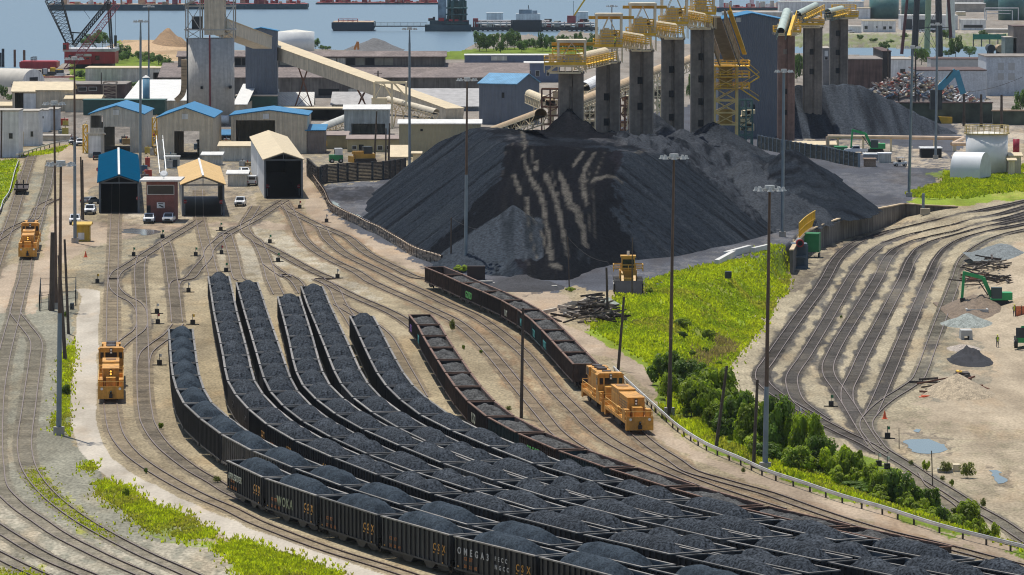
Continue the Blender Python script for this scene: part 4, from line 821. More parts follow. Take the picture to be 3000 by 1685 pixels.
BUSH=[(2,2,1540,1290,330,330,'dark',0,'topmost dark bush where the grass bank meets the guardrail'),(2,2,1700,1230,300,300,'mid',0,'bush at the foot of the bright grass bank'),(2,2,1560,1440,280,260,'mid',1,'bush just left of the tall mast at the guardrail'),(2,2,1800,1400,430,380,'dark',0,'broad dark bush right of the tall mast at the guardrail'),
(2,2,2080,1420,430,420,'mid',1,'bush between the tall mast and the leaning wooden pole'),(2,2,2280,1500,380,320,'mid',0,'bush behind the leaning wooden pole'),(2,3,1620,200,330,330,'mid',1,'leafy bush beside the guardrail below the tall mast'),
(2,3,1780,290,330,360,'mid',0,'leafy bush at the foot of the leaning wooden pole'),(2,3,1960,370,330,380,'dark',0,'dark bush between the two wooden poles at the guardrail'),(2,3,2080,450,330,380,'mid',1,'bush at the foot of the right wooden pole'),(2,3,2180,300,300,330,'mid',0,'bush behind the blue grey mast'),
(3,3,60,560,380,520,'dark',0,'tallest dark green tree right of the blue grey mast'),(3,3,210,560,330,440,'mid',0,'tree beside the tallest dark tree'),(3,3,340,600,330,480,'mid',1,'round tree with light leaves above the guardrail'),(3,3,480,640,300,330,'dark',0,'dark bush with a branch reaching to the right yard'),
(3,3,600,700,300,340,'lime',0,'light feathery bush halfway down the guardrail'),(3,3,740,760,290,370,'mid',0,'feathery bush with bare stems below it'),(3,3,880,790,290,310,'lime',0,'bright bush above the lower guardrail'),(3,3,1010,840,250,270,'mid',1,'bush left of the dark round bush'),
(3,3,1160,880,330,330,'dark',0,'dark round bush over the lower guardrail'),(3,3,1290,910,230,180,'lime',0,'low bright bush right of the dark round bush'),(3,3,1410,880,230,270,'dark',0,'dark bush in front of the thin signal pole'),(3,3,1470,960,260,150,'lime',0,'low yellow green bush below the signal pole'),
(3,3,1690,800,200,140,'olive',0,'thin airy bush beside the curved track'),(3,3,1730,1090,330,320,'mid',1,'large bright bush near the lower right corner'),(3,3,1930,1170,190,230,'lime',0,'last lime green bush near the lower right corner'),(3,3,1620,990,220,150,'olive',0,'olive bush left of the last large bush'),(3,3,1960,1010,150,120,'lime',0,'small bush at the top right of the last bushes')]
for c,r,x,y,w,h,k,v,lb in BUSH:
    p,w_,h_=vg(c,r,x,y,w,h); plant('bush' if h<400 else 'tree','bush' if h<400 else 'tree',lb,p,w_,h_,k,v)
HT_=spline([g(2,2,1480,1240,-1),g(2,2,1800,1330,-1),g(2,3,1500,60,-1),g(2,3,1800,300,-1),g(2,3,2100,430,-1),g(3,3,200,600,-1),g(3,3,600,690,-1),g(3,3,1000,850,-1),g(3,3,1500,960,-1),g(3,3,1800,1120,-1)],1.0)
for i in range(30):
    c_=HT_[int((i+.5)*len(HT_)/30)]+Vector((rv.uniform(-.5,2.2),rv.uniform(-2,9),0)); plant('bush','bush','hedge bush, number %d of thirty counted down the guardrail from the grass bank'%(i+1),c_,rv.uniform(2.4,4.2)*(1 if i<24 else .7),rv.uniform(1.8,3.6)*(1 if i<22 else .6),('mid','lime','dark','mid','lime')[i%5],(0,0,0,1,0)[i%5],'bushes forming the hedge along the guardrail')
SM=[(2,2,1390,280,90,70,'lime','small round bush on top of the grass bank'),(2,2,1080,250,70,50,'lime','small bush at the left rim of the grass bank'),(2,2,1720,570,190,110,'mid','wide bush in the middle of the grass bank'),(2,2,1985,530,150,110,'mid','bush on the right slope of the grass bank'),(2,2,1720,640,140,70,'dark','small dark bush below the wide bush'),(2,2,1945,660,90,80,'mid','bush near the brown reeds'),(2,2,1800,720,100,60,'mid','small bush above the brown reeds'),(2,2,1900,780,110,80,'mid','bush left of the brown reeds'),(2,2,2010,790,110,80,'lime','light bush beside the brown reeds'),(2,2,2080,720,70,60,'mid','small bush right of the brown reeds'),(2,2,1700,1020,200,150,'mid','bush low on the grass bank'),(2,2,580,190,110,50,'lime','small bright weeds below the concrete barriers'),
(1,2,1975,590,66,115,'olive','spindly shrub between the yard tracks'),(1,2,2087,775,36,50,'mid','tiny shrub behind the spindly shrub'),(1,2,2265,810,40,35,'mid','tiny weed clump between rails'),(1,2,2540,1390,60,50,'olive','weed clump beside the gondolas'),(0,3,1410,170,60,55,'mid','weed clump beside the coal cars track'),(0,3,1275,560,40,45,'dark','small weed between the curved tracks'),(0,3,1900,640,70,55,'olive','dry weed beside the front coal car'),(0,2,655,1240,110,110,'dark','dark bush beside the blue grey mast and concrete strip'),(0,2,655,450,40,60,'mid','small bush below the fenced cabinet'),(0,3,1100,770,70,80,'mid','taller weeds in the grass patch'),
(3,3,1385,540,75,100,'lime','bright small bush beside the signal pole'),(3,3,1560,555,110,95,'olive','dry bush beside the low concrete block'),(3,3,1740,600,140,130,'olive','large dry bush beside the pale cabinet'),(3,3,1605,675,45,65,'mid','small weed below the dry bushes'),(3,3,1250,490,50,45,'olive','dry tuft near the switch stand'),(3,3,1525,625,50,45,'olive','dry tuft below the low concrete block'),(3,3,1880,860,60,80,'olive','dry weed above the last bushes'),(3,2,735,460,30,35,'mid','tiny weed between curved tracks'),(2,3,2020,640,45,45,'olive','dry weed beside the pale road'),
(1,2,2000,-60,170,90,'lime','weeds behind the first gondola'),(1,1,2060,1370,160,80,'lime','bright weeds at the foot of the grey mast behind the gondolas'),(1,1,2190,1430,120,60,'mid','weeds beside the dark box behind the gondolas')]
for c,r,x,y,w,h,k,lb in SM:
    z=(ZR if (c==3) else -1 if (c==2 and x>1200) else 0); p,w_,h_=vg(c,r,x,y,w,h,z); plant('bush','bush',lb,p,w_,h_,k,0)
# far trees on the shore and the point
FT=[]
rr=random.Random(11)
for i,x in enumerate(np.linspace(1405,1735,17)): FT.append((x,152+rr.uniform(-8,6),rr.uniform(34,52),rr.uniform(30,60),'trees on the point'))
for i,x in enumerate(np.linspace(1740,1800,3)): FT.append((x,148,40,50,'trees on the point'))
for x,y,w,h in ((272,138,60,40),(300,136,60,48),(250,142,40,30),(358,170,60,42),(345,185,60,30),(372,178,40,30),(415,180,55,30),(440,185,50,30),(465,190,60,30),(490,195,40,24),(925,143,30,30),(945,146,26,14),(960,147,26,12),(240,230,60,24),(270,235,70,22),(300,238,60,18),(385,268,60,30),(10,290,30,40),(30,296,30,20),(2335,240,40,80),(2340,210,36,50),(2590,150,36,30),(2700,190,50,50),(2705,175,40,30),(2770,115,40,28),(2800,165,50,60),(2840,165,46,30),(2780,165,40,20),(2520,118,24,16),(2650,112,26,16),(2560,124,30,12),(2450,118,26,14),(2385,126,30,14),(2880,108,30,20),(2930,118,40,16),(2610,126,24,10),(2990,335,40,70),(2975,345,30,40),(1935,330,30,40),(2020,290,26,60),(2028,265,26,50),(2820,340,70,38),(2790,350,50,30)):
    FT.append((x,y,w,h,None))
for i,(x,y,w,h,gr) in enumerate(FT):
    p=GP(x,y,0); s=(y-YH)/H
    side='on the wooded point beyond the warehouses' if gr else ('beside the red crane' if x<560 and y<200 else 'among the left buildings' if x<560 else 'beyond the white tank' if x<1000 else 'behind the right hand piers and yard')
    plant('tree','tree','%s green tree, %s from the left %s'%('tall' if h>45 else 'low',ORD[sum(1 for q in FT[:i+1] if (('on the wooded point beyond the warehouses' if q[4] else ('beside the red crane' if q[0]<560 and q[1]<200 else 'among the left buildings' if q[0]<560 else 'beyond the white tank' if q[0]<1000 else 'behind the right hand piers and yard'))==side))-1],side),(p.x,p.y,0),w/s,h/s,'far',i%2,'distant trees')
# grass
def tufts(name,label,polys,z,n,h,mats,seed,w=.16):
    fbm_=lambda x,y:(math.sin(x*.33+1.7*math.sin(y*.07))+math.sin(y*.11+x*.21))*.25+.5
    r=np.random.RandomState(seed); V=[];Fq=[];Mi=[]
    for poly,cnt,hh,plane in polys:
        P=[GP(*q,plane) for q in poly]; xs=[p.x for p in P]; ys=[p.y for p in P]; pp=[(p.x,p.y) for p in P]
        X=r.uniform(min(xs),max(xs),cnt*6); Y=r.uniform(min(ys),max(ys),cnt*6); k=inpoly(X,Y,pp)&(fbm(X*.5,Y*.2,seed)>.36); X=X[k][:cnt]; Y=Y[k][:cnt]; j_=r.rand(len(X))<.35; X=X+j_*r.normal(0,.55,len(X)); Y=Y+j_*r.normal(0,2.6,len(Y)); Zz=ground_z(X,Y); cl=fbm(X*.3,Y*.12,seed+2)
        for x,y,z_,q in zip(X,Y,Zz,cl):
            if z_<-4.2: continue
            for j in range(3):
                t=r.uniform(0,6.28); H_=hh*r.uniform(.5,1.2)*(.4+1.2*q); dx,dy=math.cos(t)*w,math.sin(t)*w*.3; lx,ly=r.uniform(-.6,.6)*H_,r.uniform(-.5,.5)*H_
                b=len(V); V+= [(x-dx,y-dy,z_-.03),(x+dx,y+dy,z_-.03),(x+lx+dx*.3,y+ly,z_+H_),(x+lx-dx*.3,y+ly,z_+H_)]; Fq.append((b,b+1,b+2,b+3)); Mi.append((2 if len(mats)>2 and fbm_(x,y)>.80 else 0) if q+r.uniform(-.1,.1)>.47 else 1)
    m=MB(); m.v=V; m.f=Fq; m.m=Mi; o=m.build(name,mats); tag(o,label,'grass',kind='stuff')
GM1=leafmat('grass_bright',(.43,.49,.025),.3); GM2=leafmat('grass_deep',(.30,.38,.025),.3); GM3=leafmat('grass_yellow',(.36,.36,.06),.3); GM4=leafmat('grass_dry',(.30,.24,.14),.3)
GP_={k[0]:[] for k in PAINT}
bank=PP((2,2,740,600,1000,490,1050,290,1330,265,1360,150,1600,80,1900,0),(2,1,2150,1330,2330,1290,2470,1200,2576,1165),(3,1,225,1165,235,1250,170,1420),(3,2,90,60,20,260),(2,2,2560,290,2480,400,2350,530,2200,720,2150,850,2000,1020,1850,1130,1600,1200,1430,1130,1350,960,1000,760))
tufts('grass','bright green grass covering the bank beside the coal yard',[(bank,17000,.42,-1)],0,0,0,[GM1,GM2,GM3],5)
tufts('grass','bright grass patches between gravel and concrete strip in the lower left',[(PP((0,3,780,660,1000,620,1210,740,1300,820,1500,890,1700,960,1900,1080,1900,1160,1750,1195,1500,1140,1250,1040,1050,870,820,740)),3200,.32,0),(PP((0,3,1860,1220,2000,1135,2238,1185,2238,1370,2000,1330)),1000,.32,0),(PP((1,3,-10,1190,300,1280,500,1350,760,1447,760,1520,0,1520,-200,1400)),2600,.34,0),(PP((0,2,600,850,760,670,745,930,700,1200,700,1460,590,1460)),1500,.28,0),(PP((0,3,200,530,400,510,430,620,620,830,900,1050,1050,1120,900,1130,600,950,400,810,250,650)),1500,.13,0),(PP((0,3,430,150,500,0,610,0,615,250,560,180)),500,.25,0),(PP((0,3,690,510,800,460,870,540,720,530)),220,.25,0),(PP((0,3,-100,1380,100,1400,400,1450,200,1600,-100,1600)),500,.2,0)],0,0,0,[GM1,GM3],6,.10)
tufts('grass','green grass bank in the upper left corner',[(PP((0,1,-300,250,0,250,180,225,195,290,130,540,0,720,-300,900)),2500,.4,0),(PP((0,1,200,200,400,150,700,85,620,150,350,200)),700,.3,0)],0,0,0,[GM1,GM2,GM3],7)
tufts('grass','green grass slope below the white storage tank',[(PP((3,1,1380,660,1560,600,1750,540,1790,440,1880,425,2300,390,2700,350,2700,560,2576,630,2250,650,2000,705,1500,690)),7000,.55,-1.5)],0,0,0,[GM1,GM2],8,.2)
tufts('undergrowth','yellow green undergrowth along the long guardrail',[(PP((3,3,2700,1400,2238,1250,2000,1180,1500,1055,1000,895,650,795,300,675,0,575),(2,3,2000,465,1700,340,1450,175,1270,10),(2,2,1560,1430,1600,1250,1800,1250,2150,1330),(3,3,60,380,300,500,600,600,900,700,1100,760,1300,850,1500,960,1700,1060,1950,1190,2238,1290,2700,1480)),9000,.55,-.6)],0,0,0,[GM1,GM3],9,.16)
tufts('dry_reeds','patch of brown dead reeds at the foot of the grass bank',[(PP((2,2,2030,560,2200,600,2280,680,2100,740,1900,900,1780,990,1740,930,1850,800,2060,700)),900,.7,-2.5)],0,0,0,[GM4,GM4],10,.1)
# ================================================================ POLES, FENCES, WALLS
MP=mt('mast_steel',(.20,.25,.29),.5,.4,var=.2,scale=.4); MR=mt('mast_rust',(.13,.085,.06),.7,.2,var=.3,scale=.4); WD=mt('pole_wood',(.085,.065,.05),.9,var=.3); CONC=mt('concrete',(.36,.34,.30),.9,var=.2,scale=.8); LAMP=mt('lamp_white',(.50,.50,.47),.4)
def mast(label,head,base,rust=.45,z=0.0,arms=8,hd=True):
    b=GP(*base,z); hp=AD(head[0],head[1],b.y); t=thing('high_mast_light',label,'light mast',b,0,'high mast lights of the yard'); v=hp-b
    k=v*rust; m=MB(); m.cyl((0,0,.8),k,.30,.24,10); m.build('pole',MP if rust>.2 else MR,t)
    m=MB(); m.cyl(k,v,.22,.13,10); m.build('pole',MR if rust<.6 else MP,t)
    m=MB(); m.cyl((0,0,-.2),(0,0,.9),.62,.62,10); m.build('base',CONC,t)
    c=MB(); c.cyl(v+Vector((0,0,-.25)),v+Vector((0,0,.35)),.55,.5,12); 
    for i in range(arms): a_=i*2*math.pi/arms; c.beam(v,v+Vector((math.cos(a_)*1.25,math.sin(a_)*1.25,-.05)),.07)
    c.build('head_ring',LAMP,t)
    for i in range(arms):
        a_=i*2*math.pi/arms; m=MB(); e=v+Vector((math.cos(a_)*1.4,math.sin(a_)*1.4,-.12)); m.cyl(e,e+Vector((0,0,-.12)),.30,.34,10); m.cyl(e,e+Vector((0,0,.3)),.2,.14,8); m.build('lamp',LAMP,t)
    return t
def q(c,r,x,y): return tp(c,r,x,y)
mast('tall blue grey light mast between left tracks and the concrete strip',q(0,1,612,275),(172.6,1274))
mast('rusty light mast left of the pale road near the fenced cabinet',q(0,0,545,1040),(165,905),.12)
mast('light mast with blue lower half beside the yellow container',q(0,0,748,590),(219.8,712),.55)
mast('light mast standing left of the blue vent pipe',q(0,0,1415,215),(411,510),.9)
mast('distant light mast rising behind the blue vent pipe',q(0,0,1498,65),(436,330),.5)
mast('light mast beside the green strip behind the dark lagging wall',q(1,0,1545,290),(1199.8,507),.9)
mast('slim light mast behind the first brown gondola',q(1,0,2125,800),(1364,790),.5)
mast('light mast in front of the right flank of the coal heap',q(2,1,1630,205),(1961,1217),.16)
mast('nearest light mast with thick blue grey lower half in the bushes',(2255,553),(2242,1380),.30)
mast('light mast between the coal heap and the second heap',q(3,0,160,715),(2292,694),1.0)
mast('light mast beside the puddle strip of the coal yard',q(3,0,1455,475),(2663,577),.95)
mast('light mast behind the long cream pipe',q(3,0,1705,245),(2741,466),.95)
mast('distant light mast between the yellow pier platforms',q(2,0,1005,62),(1793,325),.3)
def pole(label,top,base,r=.16,z=0.0,mat=None,arm=0,name='utility_pole'):
    b=GP(*base,z); h=AD(top[0],top[1],b.y)-b; t=thing(name,label,'utility pole',b,0,'utility poles'); m=MB(); m.cyl((0,0,-.3),h,r,r*.72,8); m.build('pole',mat or WD,t)
    if arm: m=MB(); m.beam(h+Vector((-1.2,0,-.8)),h+Vector((1.2,0,-.8)),.14); m.build('crossarm',mat or WD,t); 
    return t,b+h
pl=[('thick dark pole at the fenced cabinet',q(0,1,530,965),q(0,2,520,380),.42,0),('leaning brown pole right of the fenced cabinet',q(0,1,650,1035),q(0,2,690,612),.21,0),('dark twin pole left of the white parked cars',q(0,1,812,205),q(0,1,825,835),.2,0),('shorter of the twin poles by the white parked cars',q(0,1,830,235),q(0,1,838,842),.2,0),
('brown pole left of the upper locomotive crossing',q(0,1,592,1195),q(0,2,657,882),.26,0),('dark pole standing among the empty main tracks',(1532.6,902),(1527,1225),.2,0),('leaning pole behind the guardrail by the orange locomotives',q(2,2,1127,240),q(2,2,1065,985),.2,0),('pole in front of the scrap timber pile',q(2,1,950,1320),q(2,2,966,482),.2,0),
('pole crossing the tall mast at the top of the bushes',q(2,2,1600,660),q(2,3,1372,70),.22,0),('leaning pole rising from the guardrail bushes',q(2,2,2162,935),q(2,3,1780,340),.2,0),('pole with yellow wire in front of the curved tracks',q(2,2,2470,1075),q(2,3,2110,510),.2,0),('thin dark pole in front of the left flank of the coal heap',q(1,1,1965,815),q(1,1,1962,1310),.14,0),
('faint pole at the foot of the dozer ramp',q(2,1,560,1010),q(2,2,577,150),.1,0),('dark pole left of the tan metal hall',q(1,0,1215,1120),q(1,1,1190,240),.24,0),('dark pole in front of the tan metal hall',q(1,0,1308,1290),q(1,1,1305,252),.2,0),('taller dark pole in front of the tan metal hall',q(1,0,1345,1240),q(1,1,1336,252),.24,0),
('pole beside the white corner buildings at the left edge',q(0,0,18,1110),q(0,1,12,220),.2,0),('pole behind the old brick building',q(0,0,1020,730),q(0,0,1020,1000),.2,0),('pole with crossarm in front of the long brown warehouse roof',q(1,0,1228,712),q(1,0,1226,960),.28,1),('small pole with crossarm near the blue roofed tower house',q(1,0,2370,680),q(1,0,2370,900),.25,1),
('pole in front of the scrap pile',q(3,0,1485,520),q(3,0,1483,1100),.3,0),('tall pole in front of the dark brick building',q(3,0,1207,490),q(3,0,1210,900),.3,0),('short pole beside the loader',q(2,1,1212,1020),q(2,2,1207,240),.1,0)]
for l,t_,b_,r_,z_ in pl: pole(l,t_,b_,r_,z_,arm=('crossarm' in l))
for i,(x,y0,y1) in enumerate(((1972,945,1250),(2145,950,1260),(2350,955,1270),(1725,960,1130),(1517,950,1100),(1315,930,1060))): pole('dark steel fence post, %s from the right before the white brick hall'%ORD[(3,1,0,4,5,2)[i]] if 0 else 'dark post number %s counting along the yard wall before the white brick hall'%('four','five','six','three','two','one')[i],q(3,0,x,y0),q(3,0,x,y1+20),.42 if i<3 else .3)
pole('thin signal pole with dark lower part beside the curved track',q(3,3,1430,360),q(3,3,1440,672),.07,ZR); pole('thin stake beside the big puddle',q(3,3,1145,160),q(3,3,1147,345),.05,ZR)
def cable(label,p,qv,sag=1.0,r=.03,n=14):
    p=Vector(p); qv=Vector(qv); m=MB(); pts=[p.lerp(qv,i/n)-Vector((0,0,4*sag*(i/n)*(1-i/n))) for i in range(n+1)]
    for i in range(n): m.cyl(pts[i]-p,pts[i+1]-p,r,r,4,cap=False)
    o=m.build('overhead_cable',C_['under']); o.location=p; tag(o,label,'cable')
Pa=a(2,1,560,1010,742); Pb=a(2,1,1215,1160,728)
cable('overhead cable sagging across the dozer ramp',a(2,1,560,1010,742),a(2,1,960,1260,735),.9); cable('second cable sagging towards the loader',a(2,1,960,1260,735),a(2,1,1200,1110,730),2.2); cable('cable from the thin dark pole across the left flank',a(1,1,1962,815,770),a(1,1,2290,945,755),.4)
cable('wire stretched in front of the white brick hall',a(3,0,1500,880,1240),a(3,0,2560,775,1240),2.5,.05)
# timber crib wall (post and stacked lagging) beside the haul road
TIM=mt('weathered_timber',(.20,.165,.13),.9,var=.5,scale=1.5,fine=.4,fs=4); TIMD=mt('old_timber',(.075,.06,.05),.9,var=.4,scale=1.5); TOPW=mt('lit_timber_top',(.48,.37,.26),.9,var=.3,scale=2); DST=mt('dark_steel',(.045,.055,.06),.6,.3,var=.3)  # the pale top timber paints sunlight onto the sleeper wall's upper edge
def lag_wall(name,label,pts,h,bay,post,plank,hz=None,ph=.25,pw=.35,fence_z=0,split=True):
    P=spline(pts,1.0); cum=[0]
    for i in range(1,len(P)): cum.append(cum[-1]+(P[i]-P[i-1]).length)
    n=int(cum[-1]/bay); t=thing(name,label,'wall',P[0]); o=P[0]
    S_=[]
    for i in range(n+1):
        s=i*cum[-1]/n; k=max(1,min(len(P)-1,int(np.searchsorted(cum,s)))); S_.append(P[k-1].lerp(P[k],(s-cum[k-1])/max(1e-6,cum[k]-cum[k-1]))-o)
    pm=MB()
    for p in S_: m=MB(); m.box(p.x-pw/2,p.x+pw/2,p.y-pw/2,p.y+pw/2,p.z-.3,p.z+h+ph); m.build('post',post,t)
    m=MB(); rr=random.Random(4)
    for a_,b_ in zip(S_[:-1],S_[1:]):
        z=0
        while z<h-.05: dz_=.30; off=rr.uniform(-.05,.05); m.beam(a_+Vector((off,off,z+dz_/2)),b_+Vector((off,off,z+dz_/2)),.26,dz_*.86,0); z+=dz_
        m.beam(a_+Vector((0,0,h+.06)),b_+Vector((0,0,h+.06)),.34,.10,1)
    m.build('lagging',plank,t); return t
lag_wall('timber_wall','low wall of stacked sleepers between the haul road and the coal heap',tr(1,1,515,365,560,430,620,520,690,620,760,760,830,800,930,850,1020,890,1110,940,1230,990,1330,1050,1450,1120,1560,1190,1680,1240,1780,1270,1870,1300),1.5,2.6,TIMD,[TIM,TOPW],pw=.3)
lag_wall('lagging_wall','dark retaining wall of steel posts and planks behind the coal yard',tr(1,1,520,400,640,500)+tr(1,1,690,470,840,460,1030,445,1220,440,1500,400),2.7+1.0,3.4,DST,[TIMD,TIMD],pw=.45)
lag_wall('lagging_wall','dark retaining wall with blue grey posts right of the large shed',tr(3,1,-100,120,100,160,330,200,560,235,700,270,915,310),3.0,3.6,MP,[mt('dark_lagging',(.055,.06,.05),.9),DST],pw=.5)
# curved concrete retaining wall with coping
t=thing('retaining_wall','long curved concrete retaining wall above the curved tracks','wall',WALLTOP[0]); o=WALLTOP[0]
CW=mt('stained_concrete',(.16,.145,.125),.9,var=.35,scale=.3,streak=.6)
wp=[GP(*z) for z in PP((3,1,235,1150,300,1050,400,955,545,890,800,805,1060,740,1240,705,1380,682,1500,690,1560,695,1800,705,1900,712))]
w2=spline(wp,2.0)
m=MB(); cp=MB()
for i,(p_,q_) in enumerate(zip(w2[:-1],w2[1:])):
    A=p_-o; B=q_-o; m.beam(A+Vector((0,0,-2.2)),B+Vector((0,0,-2.2)),.5,4.4); cp.beam(A+Vector((0,-.1,.12)),B+Vector((0,-.1,.12)),.75,.2)
m.build('wall',CW,t); cp.build('coping',mt('coping_tan',(.55,.42,.26),.8,var=.2),t)
for x,y in ((545,1060),(1075,900),(1580,790)):
    p=g(3,1,x,y,ZR)-o; b=MB(); b.box(p.x-.9,p.x+.9,p.y-1,p.y+.2,p.z,p.z+1.3); b.build('footing',mt('footing_tan',(.42,.36,.26),.9),t)
for x,y0,y1 in ((530,900,1050),(1045,745,890),(1560,690,790)):
    p=g(3,1,x,y1,ZR)-o; b=MB(); b.box(p.x-.25,p.x+.25,p.y-.6,p.y-.1,p.z,p.z+4.2); b.build('pilaster',MP,t)
# guardrail
def guard(label,pts,h=.75,post=4.0,mat=None):
    P=spline(pts,2.0); t=thing('guardrail',label,'guardrail',P[0]); o=P[0]; m=MB(); acc=0
    for p_,q_ in zip(P[:-1],P[1:]):
        A=p_-o;B=q_-o; m.beam(A+Vector((0,0,h)),B+Vector((0,0,h)),.12,.36); m.beam(A+Vector((0,.0,h-.02)),B+Vector((0,.0,h-.02)),.16,.08); acc+=(q_-p_).length
        if acc>post: acc=0; b=MB(); b.box(A.x-.09,A.x+.09,A.y+.08,A.y+.26,A.z-.3,A.z+h+.1); b.build('post',C_['wheel'],t)
    m.build('rail',mat or mt('galvanised',(.62,.62,.60),.4,.3,var=.2,scale=.5),t); return t
guard('long white guardrail curving between pale road and bushes',tr(2,2,1020,1010,1140,1125,1300,1275,1510,1465)+tr(2,3,1450,200,1700,360,2000,490,2238,600)+tr(3,3,300,700,650,820,1000,920,1500,1080,2000,1210,2238,1270,2600,1370))
guard('white guardrail at the edge of the upper left grass bank',tr(0,1,-30,830,10,760,30,690,90,600,120,500,150,380,185,280),.75,6)
guard('guardrail along the dirt road below the white corner buildings',tr(0,1,160,225,300,180,450,130,600,90,720,75),.9,5)
# ================================================================ BUILDINGS
def hexm(n,s,**k): return mt(n,lin(s),**k)
TAN=mt('tan_siding',(.62,.54,.41),.7,var=.12,corr=.6,streak=.22); CREAM=mt('cream_siding',(.68,.57,.38),.6,var=.08,corr=.6); CREAMR=mt('cream_roof',(.60,.49,.31),.6,var=.1); BLUER=mt('blue_roof',(.035,.20,.38),.5,var=.12,corr=.5,spec=.25); BLUED=mt('deep_blue_roof',(.002,.06,.125),.85,var=.12,corr=.5,spec=.0)
GREYB=mt('slate_blue_siding',(.125,.15,.19),.6,var=.08,corr=.5,streak=.1); LGREY=mt('light_grey_siding',(.56,.55,.49),.7,var=.12,corr=.5,streak=.25); WHITEW=mt('white_wall',(.72,.73,.72),.8,var=.12,streak=.2); WROOF=mt('white_roof',(.66,.65,.61),.6,var=.1,corr=.9); BRICK=mt('red_brick',(.20,.075,.06),.9,var=.25,fine=.2); DBRICK=mt('dark_brick',(.12,.075,.065),.9,var=.35,scale=.3,streak=.4); BROOF=mt('brown_roof',(.185,.15,.135),.9,var=.25,scale=.25,fine=.25,fs=1.5); BWALL=mt('brown_wall',(.16,.145,.13),.9,var=.4,scale=.25,streak=.4)
GREEND=mt('dark_green_siding',(.02,.085,.07),.6); FLAT=mt('flat_roof',(.42,.38,.32),.9,var=.2,scale=.4); STEELC=mt('cream_steel',(.80,.66,.42),.6,var=.12); STEELY=mt('yellow_steel',(.80,.48,.025),.5,var=.15); RUSTS=mt('rust_steel',(.17,.075,.045),.8,var=.3); GLS=C_['glass']; FRM=mt('frame_white',(.6,.6,.58),.6); DARKIN=mt('dark_interior',(.012,.014,.016),.9)
def wall_holes(m,W,z0,z1,holes,y=0,th=.2,mi=0):
    xs=sorted({0,W,*[h[0] for h in holes],*[h[1] for h in holes]}); zs=sorted({z0,z1,*[h[2] for h in holes],*[h[3] for h in holes]})
    for i in range(len(xs)-1):
        for j in range(len(zs)-1):
            cx=(xs[i]+xs[i+1])/2; cz=(zs[j]+zs[j+1])/2
            if any(h[0]<cx<h[1] and h[2]<cz<h[3] for h in holes): continue
            m.box(xs[i],xs[i+1],y,y+th,zs[j],zs[j+1],mi)
def house(name,label,cat,p,W,D,Hh,roof='flat',rh=1.5,wm=None,rm=None,rz=0,holes=(),wins=(),ov=.4,through=False,group=None,rt=.22):
    """front-left corner at p; front faces -y. roof: flat, gx (ridge along x), gy (ridge along y), sx (mono pitch)"""
    t=thing(name,label,cat,p,rz,group); m=MB(); th=.25
    wall_holes(m,W,-.3,Hh,holes,0,th)
    if through: wall_holes(m,W,-.3,Hh,holes,D-th,th)
    else: m.box(0,W,D-th,D,-.3,Hh)
    m.box(0,th,th,D-th,-.3,Hh); m.box(W-th,W,th,D-th,-.3,Hh)
    if roof=='gy':
        for y in (0,D-th): m.extr([(0,Hh),(W,Hh),(W/2,Hh+rh)],y,y+th)
    if roof=='gx':
        X_=Matrix(((0,1,0,0),(1,0,0,0),(0,0,1,0),(0,0,0,1)))
        for x in (0,W-th): m.extr([(0,Hh),(D,Hh),(D/2,Hh+rh)],x,x+th,0,X_)
    m.build('wall',wm,t)
    r=MB()
    if roof=='flat': r.box(-ov*.5,W+ov*.5,-ov*.5,D+ov*.5,Hh+.02,Hh+.3)
    elif roof=='gy':
        sl=rh/(W/2); r.extr([(-ov,Hh-sl*ov+.05),(W/2,Hh+rh+.05),(W+ov,Hh-sl*ov+.05),(W+ov,Hh-sl*ov+.05+rt),(W/2,Hh+rh+.05+rt),(-ov,Hh-sl*ov+.05+rt)],-ov,D+ov)
    elif roof=='gx':
        sl=rh/(D/2); r.extr([(-ov,Hh-sl*ov+.05),(D/2,Hh+rh+.05),(D+ov,Hh-sl*ov+.05),(D+ov,Hh-sl*ov+.05+rt),(D/2,Hh+rh+.05+rt),(-ov,Hh-sl*ov+.05+rt)],-ov,W+ov,0,Matrix(((0,1,0,0),(1,0,0,0),(0,0,1,0),(0,0,0,1))))
    elif roof=='sx':
        X_=Matrix(((0,1,0,0),(1,0,0,0),(0,0,1,0),(0,0,0,1))); r.extr([(-ov,Hh+.05),(D+ov,Hh+rh+.05),(D+ov,Hh+rh+.05+rt),(-ov,Hh+.05+rt)],-ov,W+ov,0,X_)
    r.build('roof',rm or FLAT,t)
    for w in wins:
        x0,x1,z0,z1=w[:4]; kind=w[4] if len(w)>4 else 'window'
        f=MB(); f.box(x0-.12,x1+.12,-.06,-.003,z0-.12,z1+.12); fo=f.build(kind,(FRM if kind=='window' else w[5] if len(w)>5 else DARKIN),t)
        if kind=='window': gq=MB(); gq.box(x0,x1,-.09,-.063,z0,z1); gq.build('pane',GLS,fo)
    return t
def BX(c,r,x0,x1,yb,yt,z=0):   # survey facade: left/right/bottom/top in tile pixels -> origin, width, height, metres per tile pixel
    p=g(c,r,x0,yb,z); k=2.984 if r==3 else 3.4347; s=(tp(c,r,x0,yb)[1]-YH)/(H-z)*k
    return p,(x1-x0)/s,(yb-yt)/s,1/s
def HS(name,label,cat,c,r,x0,x1,yb,yt,D,roof='flat',rh=1.5,wm=None,rm=None,rz=0,holes=(),wins=(),**kw):
    p,W,Hh,u=BX(c,r,x0,x1,yb,yt); cv=lambda w:(max((w[0]-x0)*u,0),(w[1]-x0)*u,(yb-w[3])*u,(yb-w[2])*u)+tuple(w[4:])
    return house(name,label,cat,p,W/math.cos(rz),D,Hh,roof,rh,wm,rm,rz,[cv(w) for w in holes],[cv(w) for w in wins],**kw)
